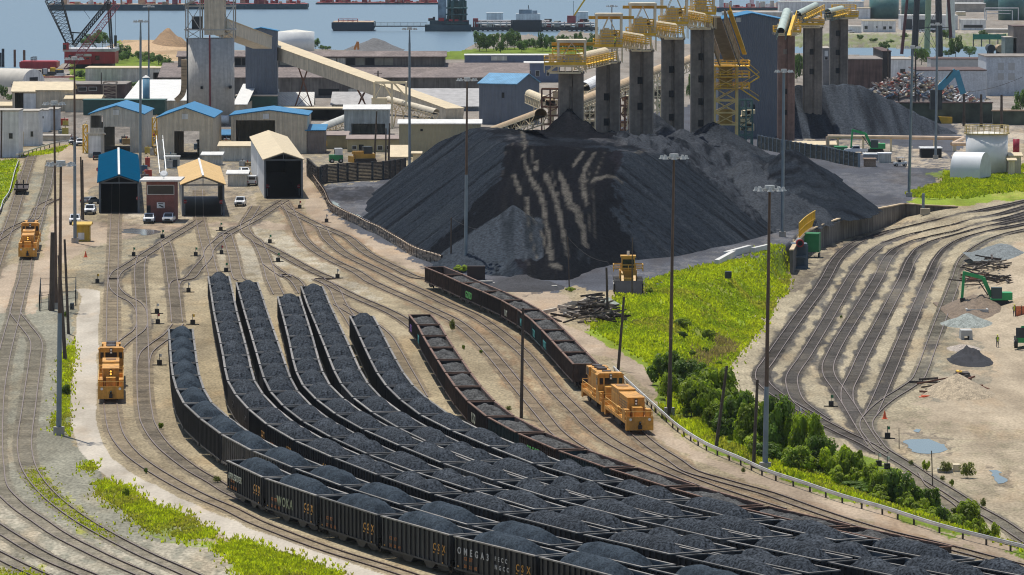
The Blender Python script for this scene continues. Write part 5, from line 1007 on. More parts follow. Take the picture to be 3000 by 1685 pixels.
# --- the three dumper houses, tile coordinates row 0
A=HS('dumper_house','grey gabled hall with blue roof, open upper bay and wide rail door','rail hall',0,0,905,1445,1530,1150,30,'gy',1.9,LGREY,BLUER,holes=[(1050,1310,1275,1540),(915,1038,1162,1285)],wins=[(900,1010,1375,1500,'door',WHITEW)],through=True)
Bh=HS('dumper_house','beige gabled hall with blue roof beside the concrete silo','rail hall',0,0,1590,2145,1600,1185,32,'gy',2.2,TAN,BLUER,holes=[(1755,2008,1320,1610)],through=True)
Cc=HS('dumper_house','beige hall with wide blue roof below the slate blue tower','rail hall',0,0,2325,3095,1545,1165,22,'gy',1.2,TAN,BLUER,holes=[(2375,2770,1210,1500)])
for o,tx in ((A,(6.2,-.1,9.9)),(Bh,(6.2,-.1,10.3)),(Cc,(8.2,-.1,9.3))):
    m=MB(); m.box(tx[0]-.7,tx[0]+.7,-.12,-.04,tx[2]-1.2,tx[2]); m.build('number_plate',WHITEW,o)
def rail_shed(label,f,b,W,Hh,rh,wm,rm,ridge=True,rz=None,left=True):
    f=Vector(f); b=Vector(b); f.z=b.z=0; d=b-f; L_=d.length; rz=math.atan2(d.y,d.x)-math.pi/2
    t=thing('rail_shed',label,'rail shed',f,rz); h=W/2
    for s in (-1,1):
        m=MB(); m.box(*sorted((s*h,s*(h-.2))),0,L_,-.2 if (s<0 or 1) else 0,Hh); m.build('side_wall',wm,t)
    m=MB(); m.beam((-h,0.1,Hh),(h,.1,Hh),.25); 
    for x in (-h+.15,h-.15): m.box(x-.18,x+.18,-.15,.1,-.2,Hh)
    m.beam((-h,.1,Hh),(0,.1,Hh+rh),.25); m.beam((h,.1,Hh),(0,.1,Hh+rh),.25); m.beam((0,.1,Hh),(0,.1,Hh+rh),.15); m.build('portal_frame',mt('portal_grey',(.11,.13,.15),.6),t)
    m=MB(); m.box(-h+.25,h-.25,.2,L_-.2,.02,.06); m.build('floor',C_['under'],t)
    if wm is BLUED: m=MB(); m.box(-h+.2,h-.2,L_-.5,L_-.3,0,Hh); m.build('dark_backing',DARKIN,t)  # near-black sheet added across the far end so the interior reads dark
    if rh<1.35 and wm is WHITEW:  # black end panels and lining added so the tall shed looks dark inside
        m=MB(); m.box(-h+.2,h-.2,L_-.5,L_-.3,0,Hh*.6); m.box(-h*.25,h-.2,L_-.5,L_-.3,Hh*.6,Hh); m.build('dark_backing',DARKIN,t)
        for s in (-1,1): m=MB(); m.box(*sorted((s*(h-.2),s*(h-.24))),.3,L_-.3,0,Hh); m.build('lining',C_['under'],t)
    r=MB(); ov=.35; sl=rh/h; r.extr([(-h-ov,Hh-sl*ov+.1),(0,Hh+rh+.1),(h+ov,Hh-sl*ov+.1),(h+ov,Hh-sl*ov+.25),(0,Hh+rh+.25),(-h-ov,Hh-sl*ov+.25)],-.5,L_+.3); ro=r.build('roof',rm,t)
    if ridge: r=MB(); r.beam((0,-.5,Hh+rh+.32),(0,L_,Hh+rh+.32),.42,.14); r.build('ridge_cap',WROOF,ro)
    return t
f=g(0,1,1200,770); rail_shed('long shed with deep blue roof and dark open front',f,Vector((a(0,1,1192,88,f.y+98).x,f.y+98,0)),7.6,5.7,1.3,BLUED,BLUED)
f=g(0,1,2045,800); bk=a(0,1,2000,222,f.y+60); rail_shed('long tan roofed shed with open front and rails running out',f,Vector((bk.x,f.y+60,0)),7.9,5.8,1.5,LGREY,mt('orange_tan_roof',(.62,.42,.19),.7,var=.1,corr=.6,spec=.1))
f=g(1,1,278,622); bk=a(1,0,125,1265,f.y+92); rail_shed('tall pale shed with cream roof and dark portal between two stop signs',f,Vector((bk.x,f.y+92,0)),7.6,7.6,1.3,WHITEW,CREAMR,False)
# brick office
t=HS('brick_office','two storey red brick office with wide window band and flat white roof','office',0,1,1475,1758,862,450,9,'flat',0,BRICK,mt('white_membrane',(.6,.58,.54),.8,var=.15),wins=[(1490,1750,492,578),(1485,1510,700,800,'door',DARKIN)],ov=2.4)
p,W,Hh,u=BX(0,1,1475,1758,862,450)
m=MB(); m.box((1580-1475)*u,(1660-1475)*u,-.12,-.03,(862-720)*u,(862-662)*u); sg=m.build('sign',WHITEW,t)
m=MB(); m.beam(((1592-1475)*u,-.16,(862-672)*u),((1645-1475)*u,-.16,(862-675)*u),.03,.12); m.beam(((1605-1475)*u,-.16,(862-690)*u),((1648-1475)*u,-.16,(862-712)*u),.03,.22); m.build('emblem',DARKIN,sg)
m=MB(); m.cyl((1640*u-1475*u,3,Hh+.3),(1640*u-1475*u,3,Hh+1.1),.06,n=6); m.cyl((1640*u-1475*u,2.9,Hh+1.2),(1640*u-1475*u,2.7,Hh+1.4),.75,.6,14); m.build('satellite_dish',WHITEW,t)
HS('container','yellow metal container with a white cooling unit','container',0,1,750,900,1058,893,2.6,'gx',.3,mt('yellow_panel',(.52,.34,.03),.6,var=.15,corr=.4,streak=.2),mt('yellow_top',(.62,.40,.05),.6),wins=[(790,842,975,1030,'cooling_unit',WHITEW)])
HS('shed_box','grey green metal shed box left of the white van','shed',0,1,2292,2485,503,385,4,'sx',.5,LGREY,WROOF)
# stop signs
def stop(label,x,y,yb,c=0,r=1,sz=21):
    p=g(c,r,x,yb); k=3.4347*(tp(c,r,x,yb)[1]-YH)/H; h=(yb-y)/k; R_=sz/k; t=thing('stop_sign',label,'stop sign',p+Vector((0,-.4,0)),0,'stop signs')
    m=MB(); m.beam((0,0,0),(0,0,h),.09); m.build('post',WHITEW,t)
    m=MB(); m.prism([(R_*math.cos(math.pi/8+i*math.pi/4),R_*math.sin(math.pi/8+i*math.pi/4)) for i in range(8)],.06,.10,0,Matrix.Translation((0,0,h))@Matrix.Rotation(math.pi/2,4,'X')); pl_=m.build('sign_plate',mt('stop_red',(.55,.03,.04),.5),t)
    o=link('lettering',letters('STOP',R_*.72,WHITEW),pl_); bw=o.dimensions.x if o.dimensions.x else R_*1.5; o.location=(-R_*.80,-.13,h-R_*.25); o.rotation_euler=(math.pi/2,0,0)
stop('stop sign beside the right post of the blue shed',1392,620,765); stop('stop sign at the left post of the tan shed',1862,653,790); stop('stop sign at the right post of the tan shed',2228,657,790); stop('stop sign at the left post of the tall pale shed',115,500,600,1); stop('stop sign at the right post of the tall pale shed',435,500,595,1); stop('stop sign behind the left edge of the blue shed',990,330,420); stop('stop sign on the wall of the low yellow building',805,65,110,1)
# silo with head house
p=GP(620,364); sy=p.y; k=11.11; t=thing('concrete_silo','tall grey concrete silo with steel framed head house','silo',(p.x,p.y,0)); Rr=6.1
zt_=a(0,0,2125,385,sy).z; m=MB(); m.cyl((0,0,-.3),(0,0,zt_),Rr,Rr,40); m.build('shaft',mt('silo_concrete',(.50,.475,.43),.9,var=.05,scale=.3,streak=.16,fine=.1,fs=1.2),t,True)
m=MB(); m.cyl((0,-Rr-.15,0),(0,-Rr-.15,zt_+1),.22,.22,8); m.build('pipe',mt('red_pipe',(.22,.04,.045),.7),t)
m=MB(); m.beam((-Rr-.2,0,0),(-Rr-.2,0,zt_),.5); m.build('ladder_shaft',DST,t)
for x,z in ((-2.2,9.9),(5.3,10)): m=MB(); m.box(x-.3,x+.3,-6.2,-3,z-.35,z+.35); m.build('opening',DARKIN,t)
m=MB(); zz=[zt_,zt_+2.4,zt_+8.5,zt_+11]
for x in (-6.4,-2.6,2.6,6.2):
    for y in (-4.5,4.5): m.beam((x,y,zt_),(x,y,zt_+11),.32)
for z in zz[1:]:
    for y in (-4.5,4.5): m.beam((-6.6,y,z),(6.4,y,z),.3)
    for x in (-6.4,6.2): m.beam((x,-4.5,z),(x,4.5,z),.3)
for x0,x1 in ((-6.4,-2.6),(2.6,6.2)):
    for z0,z1 in ((zz[0],zz[1]),(zz[1],zz[2]),(zz[2],zz[3])): m.beam((x0,-4.5,z0),((x0+x1)/2,-4.5,(z0+z1)/2),.18); m.beam((x1,-4.5,z0),((x0+x1)/2,-4.5,(z0+z1)/2),.18); m.beam(((x0+x1)/2,-4.5,(z0+z1)/2),(x0,-4.5,z1),.18); m.beam(((x0+x1)/2,-4.5,(z0+z1)/2),(x1,-4.5,z1),.18)
m.box(-6.8,6.6,-5,5,zz[1]-.2,zz[1]+.1); m.build('steel_frame',mt('pale_steel',(.42,.41,.38),.6),t)
m=MB(); m.box(-1.5,3.8,-4.9,3,zt_+1,zt_+13); m.build('transfer_shaft',TAN,t)
m=MB(); m.extr([(-7,zt_+8.7),(0,zt_+11.5),(7,zt_+11.5),(7,zt_+11.8),(0,zt_+11.8),(-7,zt_+9.0)],-5.2,5.2); m.build('canopy',FLAT,t)
m=MB(); m.box(-4.9,-2.4,-3,-1,zz[1]+.1,zz[1]+3.4); m.build('motor_house',DST,t)
# gallery beams
def gallery(name,label,cat,p,q_,w,h,top,side,cap=.25,legs=()):
    p=Vector(p); q_=Vector(q_); t=thing(name,label,cat,p); d=(q_-p); n=d.normalized(); sd=n.cross(Vector((0,0,1))).normalized(); up=sd.cross(n)
    m=MB(); v=[]
    for o in (Vector(),d):
        for a_,b_ in ((-1,-1),(1,-1),(1,1),(-1,1)): v.append(o+sd*(a_*w/2)+up*(b_*h/2))
    m.add(v,[(0,1,2,3),(7,6,5,4),(1,0,4,5),(2,1,5,6),(3,2,6,7),(0,3,7,4)]); m.build('housing',side,t)
    m=MB(); m.beam(up*(h/2+.1),d+up*(h/2+.1),w+.4,.18); m.build('roof',top,t)
    for f_,zb,sp in legs:
        c=p+d*f_-up*(h/2)
        for s in (-1,1):
            b=MB(); b.beam(sd*s*w*.3+(c-p),Vector((c.x-p.x+s*sp,c.y-p.y,zb-p.z)),.35); b.build('leg',RUSTS,t)
        b=MB(); n_=3
        for j in range(n_):
            u0,u1=j/n_,(j+1)/n_
            A0=[(sd*s*w*.3+(c-p)).lerp(Vector((c.x-p.x+s*sp,c.y-p.y,zb-p.z)),u0) for s in (-1,1)]; A1=[(sd*s*w*.3+(c-p)).lerp(Vector((c.x-p.x+s*sp,c.y-p.y,zb-p.z)),u1) for s in (-1,1)]
            b.beam(A0[0],A1[1],.12); b.beam(A0[1],A1[0],.12)
        b.build('bracing',RUSTS,t)
    return t
g0=a(1,0,125,478,1375); g1=a(1,0,2000,1185,1290)
gallery('conveyor_gallery','long beige conveyor gallery sloping down from the slate blue tower','conveyor gallery',g0,g1+Vector((0,0,.6)),5.6,3.6,CREAMR,TAN,legs=((.20,0,2.6),(.52,0,2.2)))
h0=a(0,0,2180,260,1262); h1=a(0,0,2640,430,1350)
gallery('conveyor_gallery','short beige gallery between silo head house and slate blue tower','conveyor gallery',h0,h1,5.4,3.4,CREAMR,TAN)
t=HS('transfer_tower','slate blue tower with low gable where the galleries meet','tower',0,0,2472,2790,1090,315,7,'gy',.9,GREYB,BLUER)
# white storage tank behind
def tank(name,label,c,r,x0,x1,yb,yt,mat,cone=.6,rail=None,ztop=None):
    p,W,Hh,u=BX(c,r,x0,x1,yb,yt); t=thing(name,label,'storage tank',p+Vector((W/2,W*.5,0))); R_=W/2
    m=MB(); m.cyl((0,0,-.3),(0,0,Hh),R_,R_,48); m.build('shell',mat,t,True); m=MB(); m.cyl((0,0,Hh),(0,0,Hh+cone),R_,.3,48); m.build('roof',mt('tank_roof',(.62,.60,.52),.6),t)
    if rail:
        m=MB(); n=24
        for i in range(n):
            A_=Vector((R_*1.05*math.cos(2*math.pi*i/n),R_*1.05*math.sin(2*math.pi*i/n),Hh)); B_=Vector((R_*1.05*math.cos(2*math.pi*(i+1)/n),R_*1.05*math.sin(2*math.pi*(i+1)/n),Hh))
            m.beam(A_,A_+Vector((0,0,1.7)),.12); m.beam(A_+Vector((0,0,1.7)),B_+Vector((0,0,1.7)),.14); m.beam(A_+Vector((0,0,.9)),B_+Vector((0,0,.9)),.1); m.beam(A_,B_,.45,.2)
        m.build('railing',rail,t)
    return t
TW=mt('tank_white',(.70,.71,.70),.45,var=.06)
tank('storage_tank','large white tank at the harbour behind the gallery',1,0,205,582,540,325,TW,.9)
tank('storage_tank','white storage tank with yellow railing on the right',3,0,2008,2432,1765,1350,TW,.4,rail=mt('rail_cream',(.55,.42,.16),.6))
# --- generic boxes
L_=HS
L_('white_hall','white corner building with parapet, left of the tan stair','building',0,0,-60,190,1585,1120,10,wm=WHITEW,wins=[(92,130,1340,1395)])
L_('white_hall','white building with two small windows beside the dark dock','building',0,0,191,390,1470,1125,10,wm=WHITEW,wins=[(310,335,1322,1375),(215,235,1330,1480,'door',TAN)])
L_('white_hall','white block with a corner window behind the loading dock','building',0,0,392,480,1330,1115,8,wm=WHITEW,wins=[(405,440,1170,1190)])
L_('white_hall','light block right of the corner window block','building',0,0,478,582,1310,1105,8,wm=mt('pale_grey_wall',(.42,.44,.46),.8))
L_('loading_dock','tan loading dock in front of the white buildings','dock',0,0,392,700,1420,1375,6,wm=TAN,rm=FLAT)
L_('quonset_annex','small tan flat roofed house at the left edge','building',0,0,-80,120,1110,1070,12,'gx',.8,TAN,CREAMR)
L_('tan_hall','tan metal hall with an open white bay','hall',0,0,125,372,1120,925,14,'gx',2.4,TAN,CREAMR,holes=[(150,240,935,1110)],wins=[(242,360,945,1105,'door',WHITEW)])
L_('tan_hall','tan metal hall adjoining the open bay','hall',0,0,373,725,1120,910,12,'gx',2.0,TAN,CREAMR)
L_('tan_hall','low tan annex with cream roof beside the tan hall','hall',0,0,655,1010,1130,1000,14,'gx',.8,TAN,CREAMR)
L_('brick_ruin','old dark brick building with flat grey roof and broken windows','building',0,0,120,1265,1000,855,24,wm=DBRICK,rm=mt('ruin_roof',(.24,.21,.18),.9,var=.4,scale=.4),wins=[(790,870,878,915),(900,975,878,910)])
L_('grey_shed','long light grey shed with flat cream roof by the red crane','shed',0,0,860,1530,830,690,16,wm=LGREY,rm=CREAMR,wins=[]); L_('grey_shed','open dark end bay of the long light grey shed','shed',0,0,1533,1640,855,690,12,wm=LGREY,rm=CREAMR,holes=[(1540,1620,730,850)])
L_('green_shed','dark green metal wall building behind the first blue roofed hall','building',0,0,838,1660,1160,1015,8,wm=GREEND,rm=GREEND)
L_('white_roof_shed','broad shed with ribbed white roof behind the blue vent pipe','shed',0,0,1250,1900,1130,1020,60,'sx',3.6,TAN,WROOF); L_('white_roof_shed','white roofed shed between silo and slate blue tower','shed',0,0,2360,2475,1150,1060,50,'sx',3.8,TAN,WROOF)
L_('green_shed','dark green cabin below the slate blue tower','building',0,0,2370,2790,1100,970,6,wm=GREEND,rm=FLAT)
# brown warehouse with monitor roof
p,W,Hh,u=BX(0,0,1600,5330,985,785); D_=44
t=house('brown_warehouse','very long brown warehouse with a raised monitor roof','warehouse',p,W,D_,Hh,'gx',3.6,BWALL,BROOF,wins=[(30+i*9.0,36+i*9.0,.8,2.6,'shutter',(LGREY,BWALL,DARKIN)[i%3]) for i in range(8)])
x0=(1755-1600)*u; x1=(2576+1905-1600)*u; zb=Hh+3.0; m=MB(); m.box(x0,x1,D_/2-5,D_/2+5,zb-1.5,zb+2.9); mo=m.build('monitor',BWALL,t)
m=MB(); m.extr([(D_/2-6,zb+2.7),(D_/2,zb+4.2),(D_/2+6,zb+2.7),(D_/2+6,zb+2.95),(D_/2,zb+4.45),(D_/2-6,zb+2.95)],x0-.5,x1+.5,0,Matrix(((0,1,0,0),(1,0,0,0),(0,0,1,0),(0,0,0,1)))); m.build('roof',BROOF,mo)
rw=random.Random(2)
for i in range(26): x=x0+2+i*(x1-x0-6)/26; m=MB(); m.box(x,x+2.6,D_/2-5.08,D_/2-5.01,zb+.3,zb+2.4); m.build('window_panel',rw.choice([LGREY,BWALL,DARKIN,mt('stained_panel',(.25,.24,.19),.9)]),mo)
L_('pale_shed','low pale grey shed left of the gallery leg','shed',1,0,762,1165,1110,1060,14,'sx',3.0,LGREY,mt('pale_roof',(.36,.35,.34),.8)); L_('pale_shed','long pale grey shed below the brown warehouse','shed',1,0,1545,2240,1120,1080,22,'sx',4.2,GREYB,mt('pale_roof',(.36,.35,.34),.8))
L_('blue_gable_shed','white roofed house with dusty blue gable','house',1,0,216,570,1090,1062,10,'gx',3.4,mt('dusty_blue',(.10,.17,.24),.7),WROOF)
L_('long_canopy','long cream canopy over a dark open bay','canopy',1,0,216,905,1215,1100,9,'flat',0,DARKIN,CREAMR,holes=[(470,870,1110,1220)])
L_('blue_hall','long slate blue hall with white roof edge and white framed windows','hall',1,0,2700,3060,830,640,14,'flat',0,mt('slate_hall',(.11,.14,.21),.7),WROOF,wins=[(2745,2765,712,762),(2816,2852,712,765),(2925,2950,712,762)])
L_('blue_hall','long low slate hall with a bright white roof before the trees','hall',1,0,2098,3120,640,560,12,'flat',0,mt('slate_hall',(.11,.14,.21),.7),WROOF,wins=[(2370,2525,570,606,'panel',LGREY)])
L_('cream_hall','tan metal hall with white roof behind the dark poles','hall',1,0,1440,2262,1575,1250,10,'gx',.7,mt('khaki_siding',(.36,.335,.225),.7,var=.06,corr=.7),WROOF,wins=[(1660,1675,1302,1315,'vent',DARKIN),(2165,2180,1302,1315,'vent',DARKIN)])
L_('yellow_office','low yellow building left of the pale steel cabin','office',1,0,690,918,1500,1368,14,'gx',.6,mt('khaki_wall',(.40,.35,.20),.7),mt('mauve_roof',(.28,.22,.19),.8),wins=[(695,712,1420,1465,'notice',STEELY)])
L_('yellow_office','low yellow building with brown roof behind three dark poles','office',1,0,920,1450,1530,1405,12,'gx',.6,mt('khaki_wall',(.40,.35,.20),.7),mt('mauve_roof',(.28,.22,.19),.8),wins=[(1225,1272,1470,1508),(1318,1360,1468,1505),(970,1010,1470,1500),(1040,1078,1460,1512,'door',DARKIN)])
L_('brown_annex','dark taupe annex with a small blue roof','building',1,0,510,690,1545,1318,12,'sx',.8,mt('taupe_siding',(.20,.165,.145),.7,corr=.5),BLUER)
L_('steel_cabin','pale grey cabin on dark legs with white roof','cabin',1,0,888,1340,1360,1105,9,'gx',.9,mt('pale_green_siding',(.36,.40,.39),.7,var=.15,streak=.3,corr=.6),WROOF,holes=[(960,1300,1245,1365)])
t=L_('corner_house','slate blue building with light blue roof left of the first pier','building',1,0,2245,2621,1250,840,13,'gx',2.4,GREYB,mt('light_blue_roof',(.13,.32,.5),.5,corr=.5),rz=math.radians(-28),wins=[(2510,2530,930,975,'vent',DARKIN)])
p,W,Hh,u=BX(2,0,2075,2745,1385,205)
t=house('large_shed','very tall slate blue shed with blue gable roof behind the yellow tower','building',p,W,24,Hh,'gy',1.7,mt('slate_tall',(.12,.14,.17),.6,var=.06,corr=.5),BLUER,wins=[((2253-2075)*u,(2297-2075)*u,(1385-215)*u,(1385-180)*u,'vent',LGREY),((2392-2075)*u,(2440-2075)*u,(1385-1095)*u,(1385-1055)*u,'vent',DARKIN)])
# vent pipe, duct
p=g(0,0,1472,1145); k=(tp(0,0,0,1145)[1]-YH)/H*3.4347; t=thing('vent_pipe','tall light blue vent pipe with conical cap','pipe',p); m=MB(); m.cyl((0,0,0),(0,0,365/k),.95,.95,16); m.build('shaft',mt('sky_blue_metal',(.14,.30,.42),.5),t,True); m=MB(); m.cyl((0,0,365/k),(0,0,390/k),1.1,.1,16); m.build('cap',WROOF,t)
y0=1252; pts=[a(0,0,1852,600,y0),a(0,0,1852,760,y0),a(0,0,1850,880,y0),a(0,0,1835,950,y0),a(0,0,1775,1010,y0)]; t=thing('air_duct','curved tan duct running down beside the silo','duct',pts[0]); m=MB(); P_=spline(pts,.8)
for p_,q_ in zip(P_[:-1],P_[1:]): m.beam(p_-P_[0],q_-P_[0]+(q_-p_)*.15,1.4)
m.build('duct',mt('tan_duct',(.45,.32,.19),.7),t)
# ================================================================ CONCRETE PIERS WITH YELLOW CONVEYOR PLATFORMS
PC=mt('pier_concrete',(.20,.172,.145),.9,var=.3,scale=.2,streak=.2,fine=.15,fs=1.5); PCR=mt('pier_reddish',(.22,.13,.10),.9,var=.3,scale=.2,streak=.2,fine=.15,fs=1.5)
def truss(m,p,q_,h,w,nb,t=.14,mm=0):
    p=Vector(p);q_=Vector(q_); d=(q_-p); sd=d.normalized().cross(Vector((0,0,1))).normalized()*(w/2); up=Vector((0,0,h))
    for s in (-1,1):
        for z in (Vector(),up): m.beam(p+sd*s+z,q_+sd*s+z,t*1.2,m=mm)
        for i in range(nb):
            A_=p.lerp(q_,i/nb)+sd*s; B_=p.lerp(q_,(i+1)/nb)+sd*s; m.beam(A_,A_+up,t,m=mm); m.beam(A_,B_+up,t*.8,m=mm) if i%2 else m.beam(A_+up,B_,t*.8,m=mm)
def tube_conveyor(name,label,p,q_,r,cat='conveyor',cover=None,rail=True,walk=STEELY,legs=(),frame=STEELC,truss_h=2.0,nb=12):
    p=Vector(p);q_=Vector(q_); t=thing(name,label,cat,p); d=q_-p; n=d.normalized(); sd=n.cross(Vector((0,0,1))).normalized(); up=sd.cross(n)
    m=MB(); N_=10; v=[]
    for o in (Vector(),d):
        for i in range(N_+1): a_=math.pi*i/N_; v.append(o+sd*math.cos(a_)*r+up*math.sin(a_)*r)
        for i in range(N_,-1,-1): a_=math.pi*i/N_; v.append(o+sd*math.cos(a_)*(r-.06)+up*math.sin(a_)*(r-.06))
    k=2*N_+2; m.add(v,[(i,i+1,k+i+1,k+i) for i in range(k-1)]+[(k-1,0,k,2*k-1)]+[(i,2*N_+1-i,2*N_-i,i+1) for i in range(N_)]+[(k+i+1,k+2*N_-i,k+2*N_+1-i,k+i) for i in range(N_)])
    for i in range(1,int(d.length/3)): c=d*(i/int(d.length/3)); m.cyl(c-n*.05,c+n*.05,r*1.03,n=14,cap=False)
    m.build('cover',cover or CREAM,t)
    m=MB(); truss(m,-up*truss_h,d-up*truss_h,truss_h*.9,2*r,nb); m.build('truss',frame,t)
    m=MB(); m.beam(-up*.25,d-up*.25,r*1.4,.12); m.build('belt',DARKIN,t)
    if rail:
        m=MB(); e=-sd*(-r-.9) if (sd.y<0) else -sd*(r+.9)
        m.beam(e-up*.9,e+d-up*.9,1.0,.1); nn=max(4,int(d.length/.9))
        for i in range(nn+1): c=e*1.25+d*(i/nn); m.beam(c-up*1.3,c+up*.4,.13)
        for z in (-.9,-.5,-.1,.3): m.beam(e*1.25+up*z,e*1.25+d+up*z,.16)
        m.build('walkway',walk,t)
    for f_,zb in legs:
        b=MB(); c=d*f_-up*truss_h; 
        for s in (-1,1): b.beam(c+sd*s*r,Vector((c.x+sd.x*s*r*1.8,c.y,zb-p.z)),.25)
        b.beam(c+sd*r+Vector((0,0,-1)),c-sd*r+Vector((0,0,-1)),.2); b.build('trestle',frame,t)
    return t
def railbox(m,x0,x1,y0,y1,z,h=1.1,step=1.4,mm=0):
    for (a0,b0),(a1,b1) in (((x0,y0),(x1,y0)),((x1,y0),(x1,y1)),((x1,y1),(x0,y1)),((x0,y1),(x0,y0))):
        A_=Vector((a0,b0,z));B_=Vector((a1,b1,z)); n=max(1,int((B_-A_).length/step))
        for i in range(n): C=A_.lerp(B_,i/n); m.beam(C,C+Vector((0,0,h)),.11,m=mm)
        for k_ in (h,h*.5): m.beam(A_+Vector((0,0,k_)),B_+Vector((0,0,k_)),.13,m=mm)
#        tile x0,x1,ytop,distance,windows (tile y), label
PIER=[(2,468,722,742,885,[(832,0),(1130,1)],'first concrete pier from the left with coal banked at its foot'),(2,845,1090,640,905,[(975,1),(1228,1)],'second concrete pier from the left'),(2,1185,1425,520,925,[(810,1),(1070,1)],'third concrete pier from the left, darkest of the row'),(2,1505,1735,400,945,[(700,1),(945,1),(1180,1)],'fourth concrete pier from the left with three square openings'),(2,1800,2035,300,965,[(572,1),(795,1),(1022,1),(1240,1)],'fifth concrete pier left of the yellow lattice tower'),
(3,100,272,360,1170,[(520,0),(920,1),(1130,1)],'reddish brown pier right of the tall slate shed'),(3,360,550,285,1195,[(330,0),(522,1),(720,1)],'pier with coal banked on both sides'),(3,625,808,195,1236,[(335,1),(528,1),(712,1),(905,1)],'last pier to the right with pale platform')]
PXY=[]
for c,x0,x1,yt,Y_,wn,lb in PIER:
    A_=a(c,0,x0,yt,Y_);B_=a(c,0,x1,yt,Y_); W=B_.x-A_.x; t=thing('concrete_pier',lb,'pier',(A_.x,Y_,0)); zt_=A_.z; m=MB(); r_=W*.27
    pr=[(0,.3),(.25,-.25),(W*.42,-.25),(W*.47,.12),(W*.53,.12),(W*.58,-.25),(W-.25,-.25),(W,.3),(W,W*.6),(W-.5,W*.8),(.5,W*.8),(0,W*.6)]
    m.prism(pr,-.2,zt_,0); m.build('shaft',PCR if 'reddish' in lb else PC,t)
    m=MB(); m.box(-.15,W+.15,-.4,W*.85,zt_,zt_+.35); m.build('cap',PC,t)
    for yw,dk in wn:
        zz=a(c,0,x0,yw,Y_).z; hs=W*.105; cx=W*(.43 if c==2 else .42); m=MB(); m.box(cx-hs,cx+hs,-.32,.3,zz-hs*1.4,zz+hs*1.4); m.build('opening',DARKIN if dk else PC,t)
    PXY.append((A_.x,B_.x,Y_,zt_,W))
def platform(i,label,yd,yf,fx0,fx1,house_=None,boom=None,deckx=None):
    """deck level row yd, gantry top row yf between columns fx0..fx1 (tile columns)"""
    x0,x1,Y_,zt_,W=PXY[i]; c=PIER[i][0]; z0=a(c,0,fx0,yd,Y_).z; t=thing('conveyor_platform',label,'steel platform',((x0+x1)/2,Y_+1.5,z0)); ox=(x0+x1)/2; X_=lambda px:a(c,0,px,yd,Y_).x-ox; Zr=lambda py:a(c,0,fx0,py,Y_).z-z0
    dx0,dx1=(X_(deckx[0]),X_(deckx[1])) if deckx else (X_(fx0)-1,X_(fx1)+1)
    m=MB(); m.box(dx0,dx1,-3.2,3.2,-.15,.15)
    for y in (-3,3):
        m.beam((dx0,y,-.1),(dx1,y,-.1),.35,.4); m.beam((dx0+1,y,zt_-z0+.2),(dx1-1,y,zt_-z0+.2),.3); 
        cx=(dx0+dx1)/2; m.beam((dx0+.6,y,zt_-z0+.3),(cx-1.6,y,-.3),.22); m.beam((dx1-.6,y,zt_-z0+.3),(cx+1.6,y,-.3),.22); m.beam((cx-1.6,y,-.35),(cx+1.6,y,-.35),.25)
        for k_ in range(7): xx_=dx0+(dx1-dx0)*k_/6; m.beam((xx_,y,zt_-z0+.2),(xx_,y,-.2),.14)
    m.build('deck',STEELC,t)
    m=MB(); railbox(m,dx0,dx1,-3.2,3.2,.15,1.2,1.0); m.box(dx0,dx1,-3.3,-3.22,-.1,.4); m.box(dx0-.02,dx0+.06,-3.2,3.2,-.1,.4); railbox(m,dx0+1.5,dx1-.5,-2.6,2.6,1.9,1.0,1.3); m.box(dx0+1.5,dx1-.5,-2.7,-1.9,1.75,1.9); m.build('railing',STEELY,t)
    m=MB(); rr=random.Random(i); [m.box(x,x+rr.uniform(.5,1.2),-1.8,-.6,.15,rr.uniform(1.0,2.2)) for x in np.arange(dx0+.8,dx1-1.2,1.7)]; m.build('machinery',CREAM,t)
    g0_,g1_=X_(fx0),X_(fx1); zt2=Zr(yf); m=MB()
    for x in (g0_,g1_):
        for y in (-2.6,2.6): m.beam((x,y,.1),(x,y,zt2),.42)
    for y in (-2.6,2.6): m.beam((g0_-.3,y,zt2),(g1_+.3,y,zt2),.5); m.beam((g0_,y,.3),((g0_+g1_)/2,y,zt2-.3),.13); m.beam((g1_,y,.3),((g0_+g1_)/2,y,zt2-.3),.13)
    for x in (g0_,g1_): m.beam((x,-2.6,zt2),(x,2.6,zt2),.4)
    m.box(g0_,g1_,-2.6,2.6,zt2+.2,zt2+.3); m.build('gantry_frame',mt('pale_gantry',(.72,.62,.45),.6),t)
    if boom: m=MB(); m.beam((X_(boom[0]),0,zt2-.55),(X_(boom[1]),0,zt2-.55),.5,.6); m.build('crane_beam',mt('beam_yellow',(.62,.33,.02),.5),t)
    if house_:
        hx0,hx1,hz=X_(house_[0]),X_(house_[1]),Zr(house_[2]); m=MB(); m.box(hx0,hx1,-2.2,1.6,.15,hz); m.box(hx0-.1,hx1+.1,-2.3,1.7,hz*.52,hz*.55); m.box(hx0+.8,hx1-.8,-2.25,1.0,hz,hz+.3); m.build('drive_house',CREAM,t)
    return t
platform(0,'lowest yellow platform on the first pier',645,415,465,735,(535,660,560),(398,830),(325,745))
platform(1,'yellow platform on the second pier',465,150,850,1100,(885,1020,300),(770,1230),(820,1110))
platform(2,'yellow platform on the third pier',350,45,1190,1440,(1235,1355,185),(1115,1560),(1150,1450))
platform(3,'yellow platform on the fourth pier',235,-90,1510,1760,(1555,1675,80),(1440,1880),(1480,1770))
platform(4,'topmost yellow platform on the fifth pier',135,-180,1810,2030,(1840,1955,-30),(1750,2200),(1740,2050))
platform(7,'pale platform with yellow railing on the last pier',165,120,640,900,None,None,(590,905))
platform(6,'dull green platform on the pier with coal on both sides',245,205,330,560,None,None,(270,560)); platform(5,'dull platform on the reddish pier',320,270,110,280,None,None,(60,330))
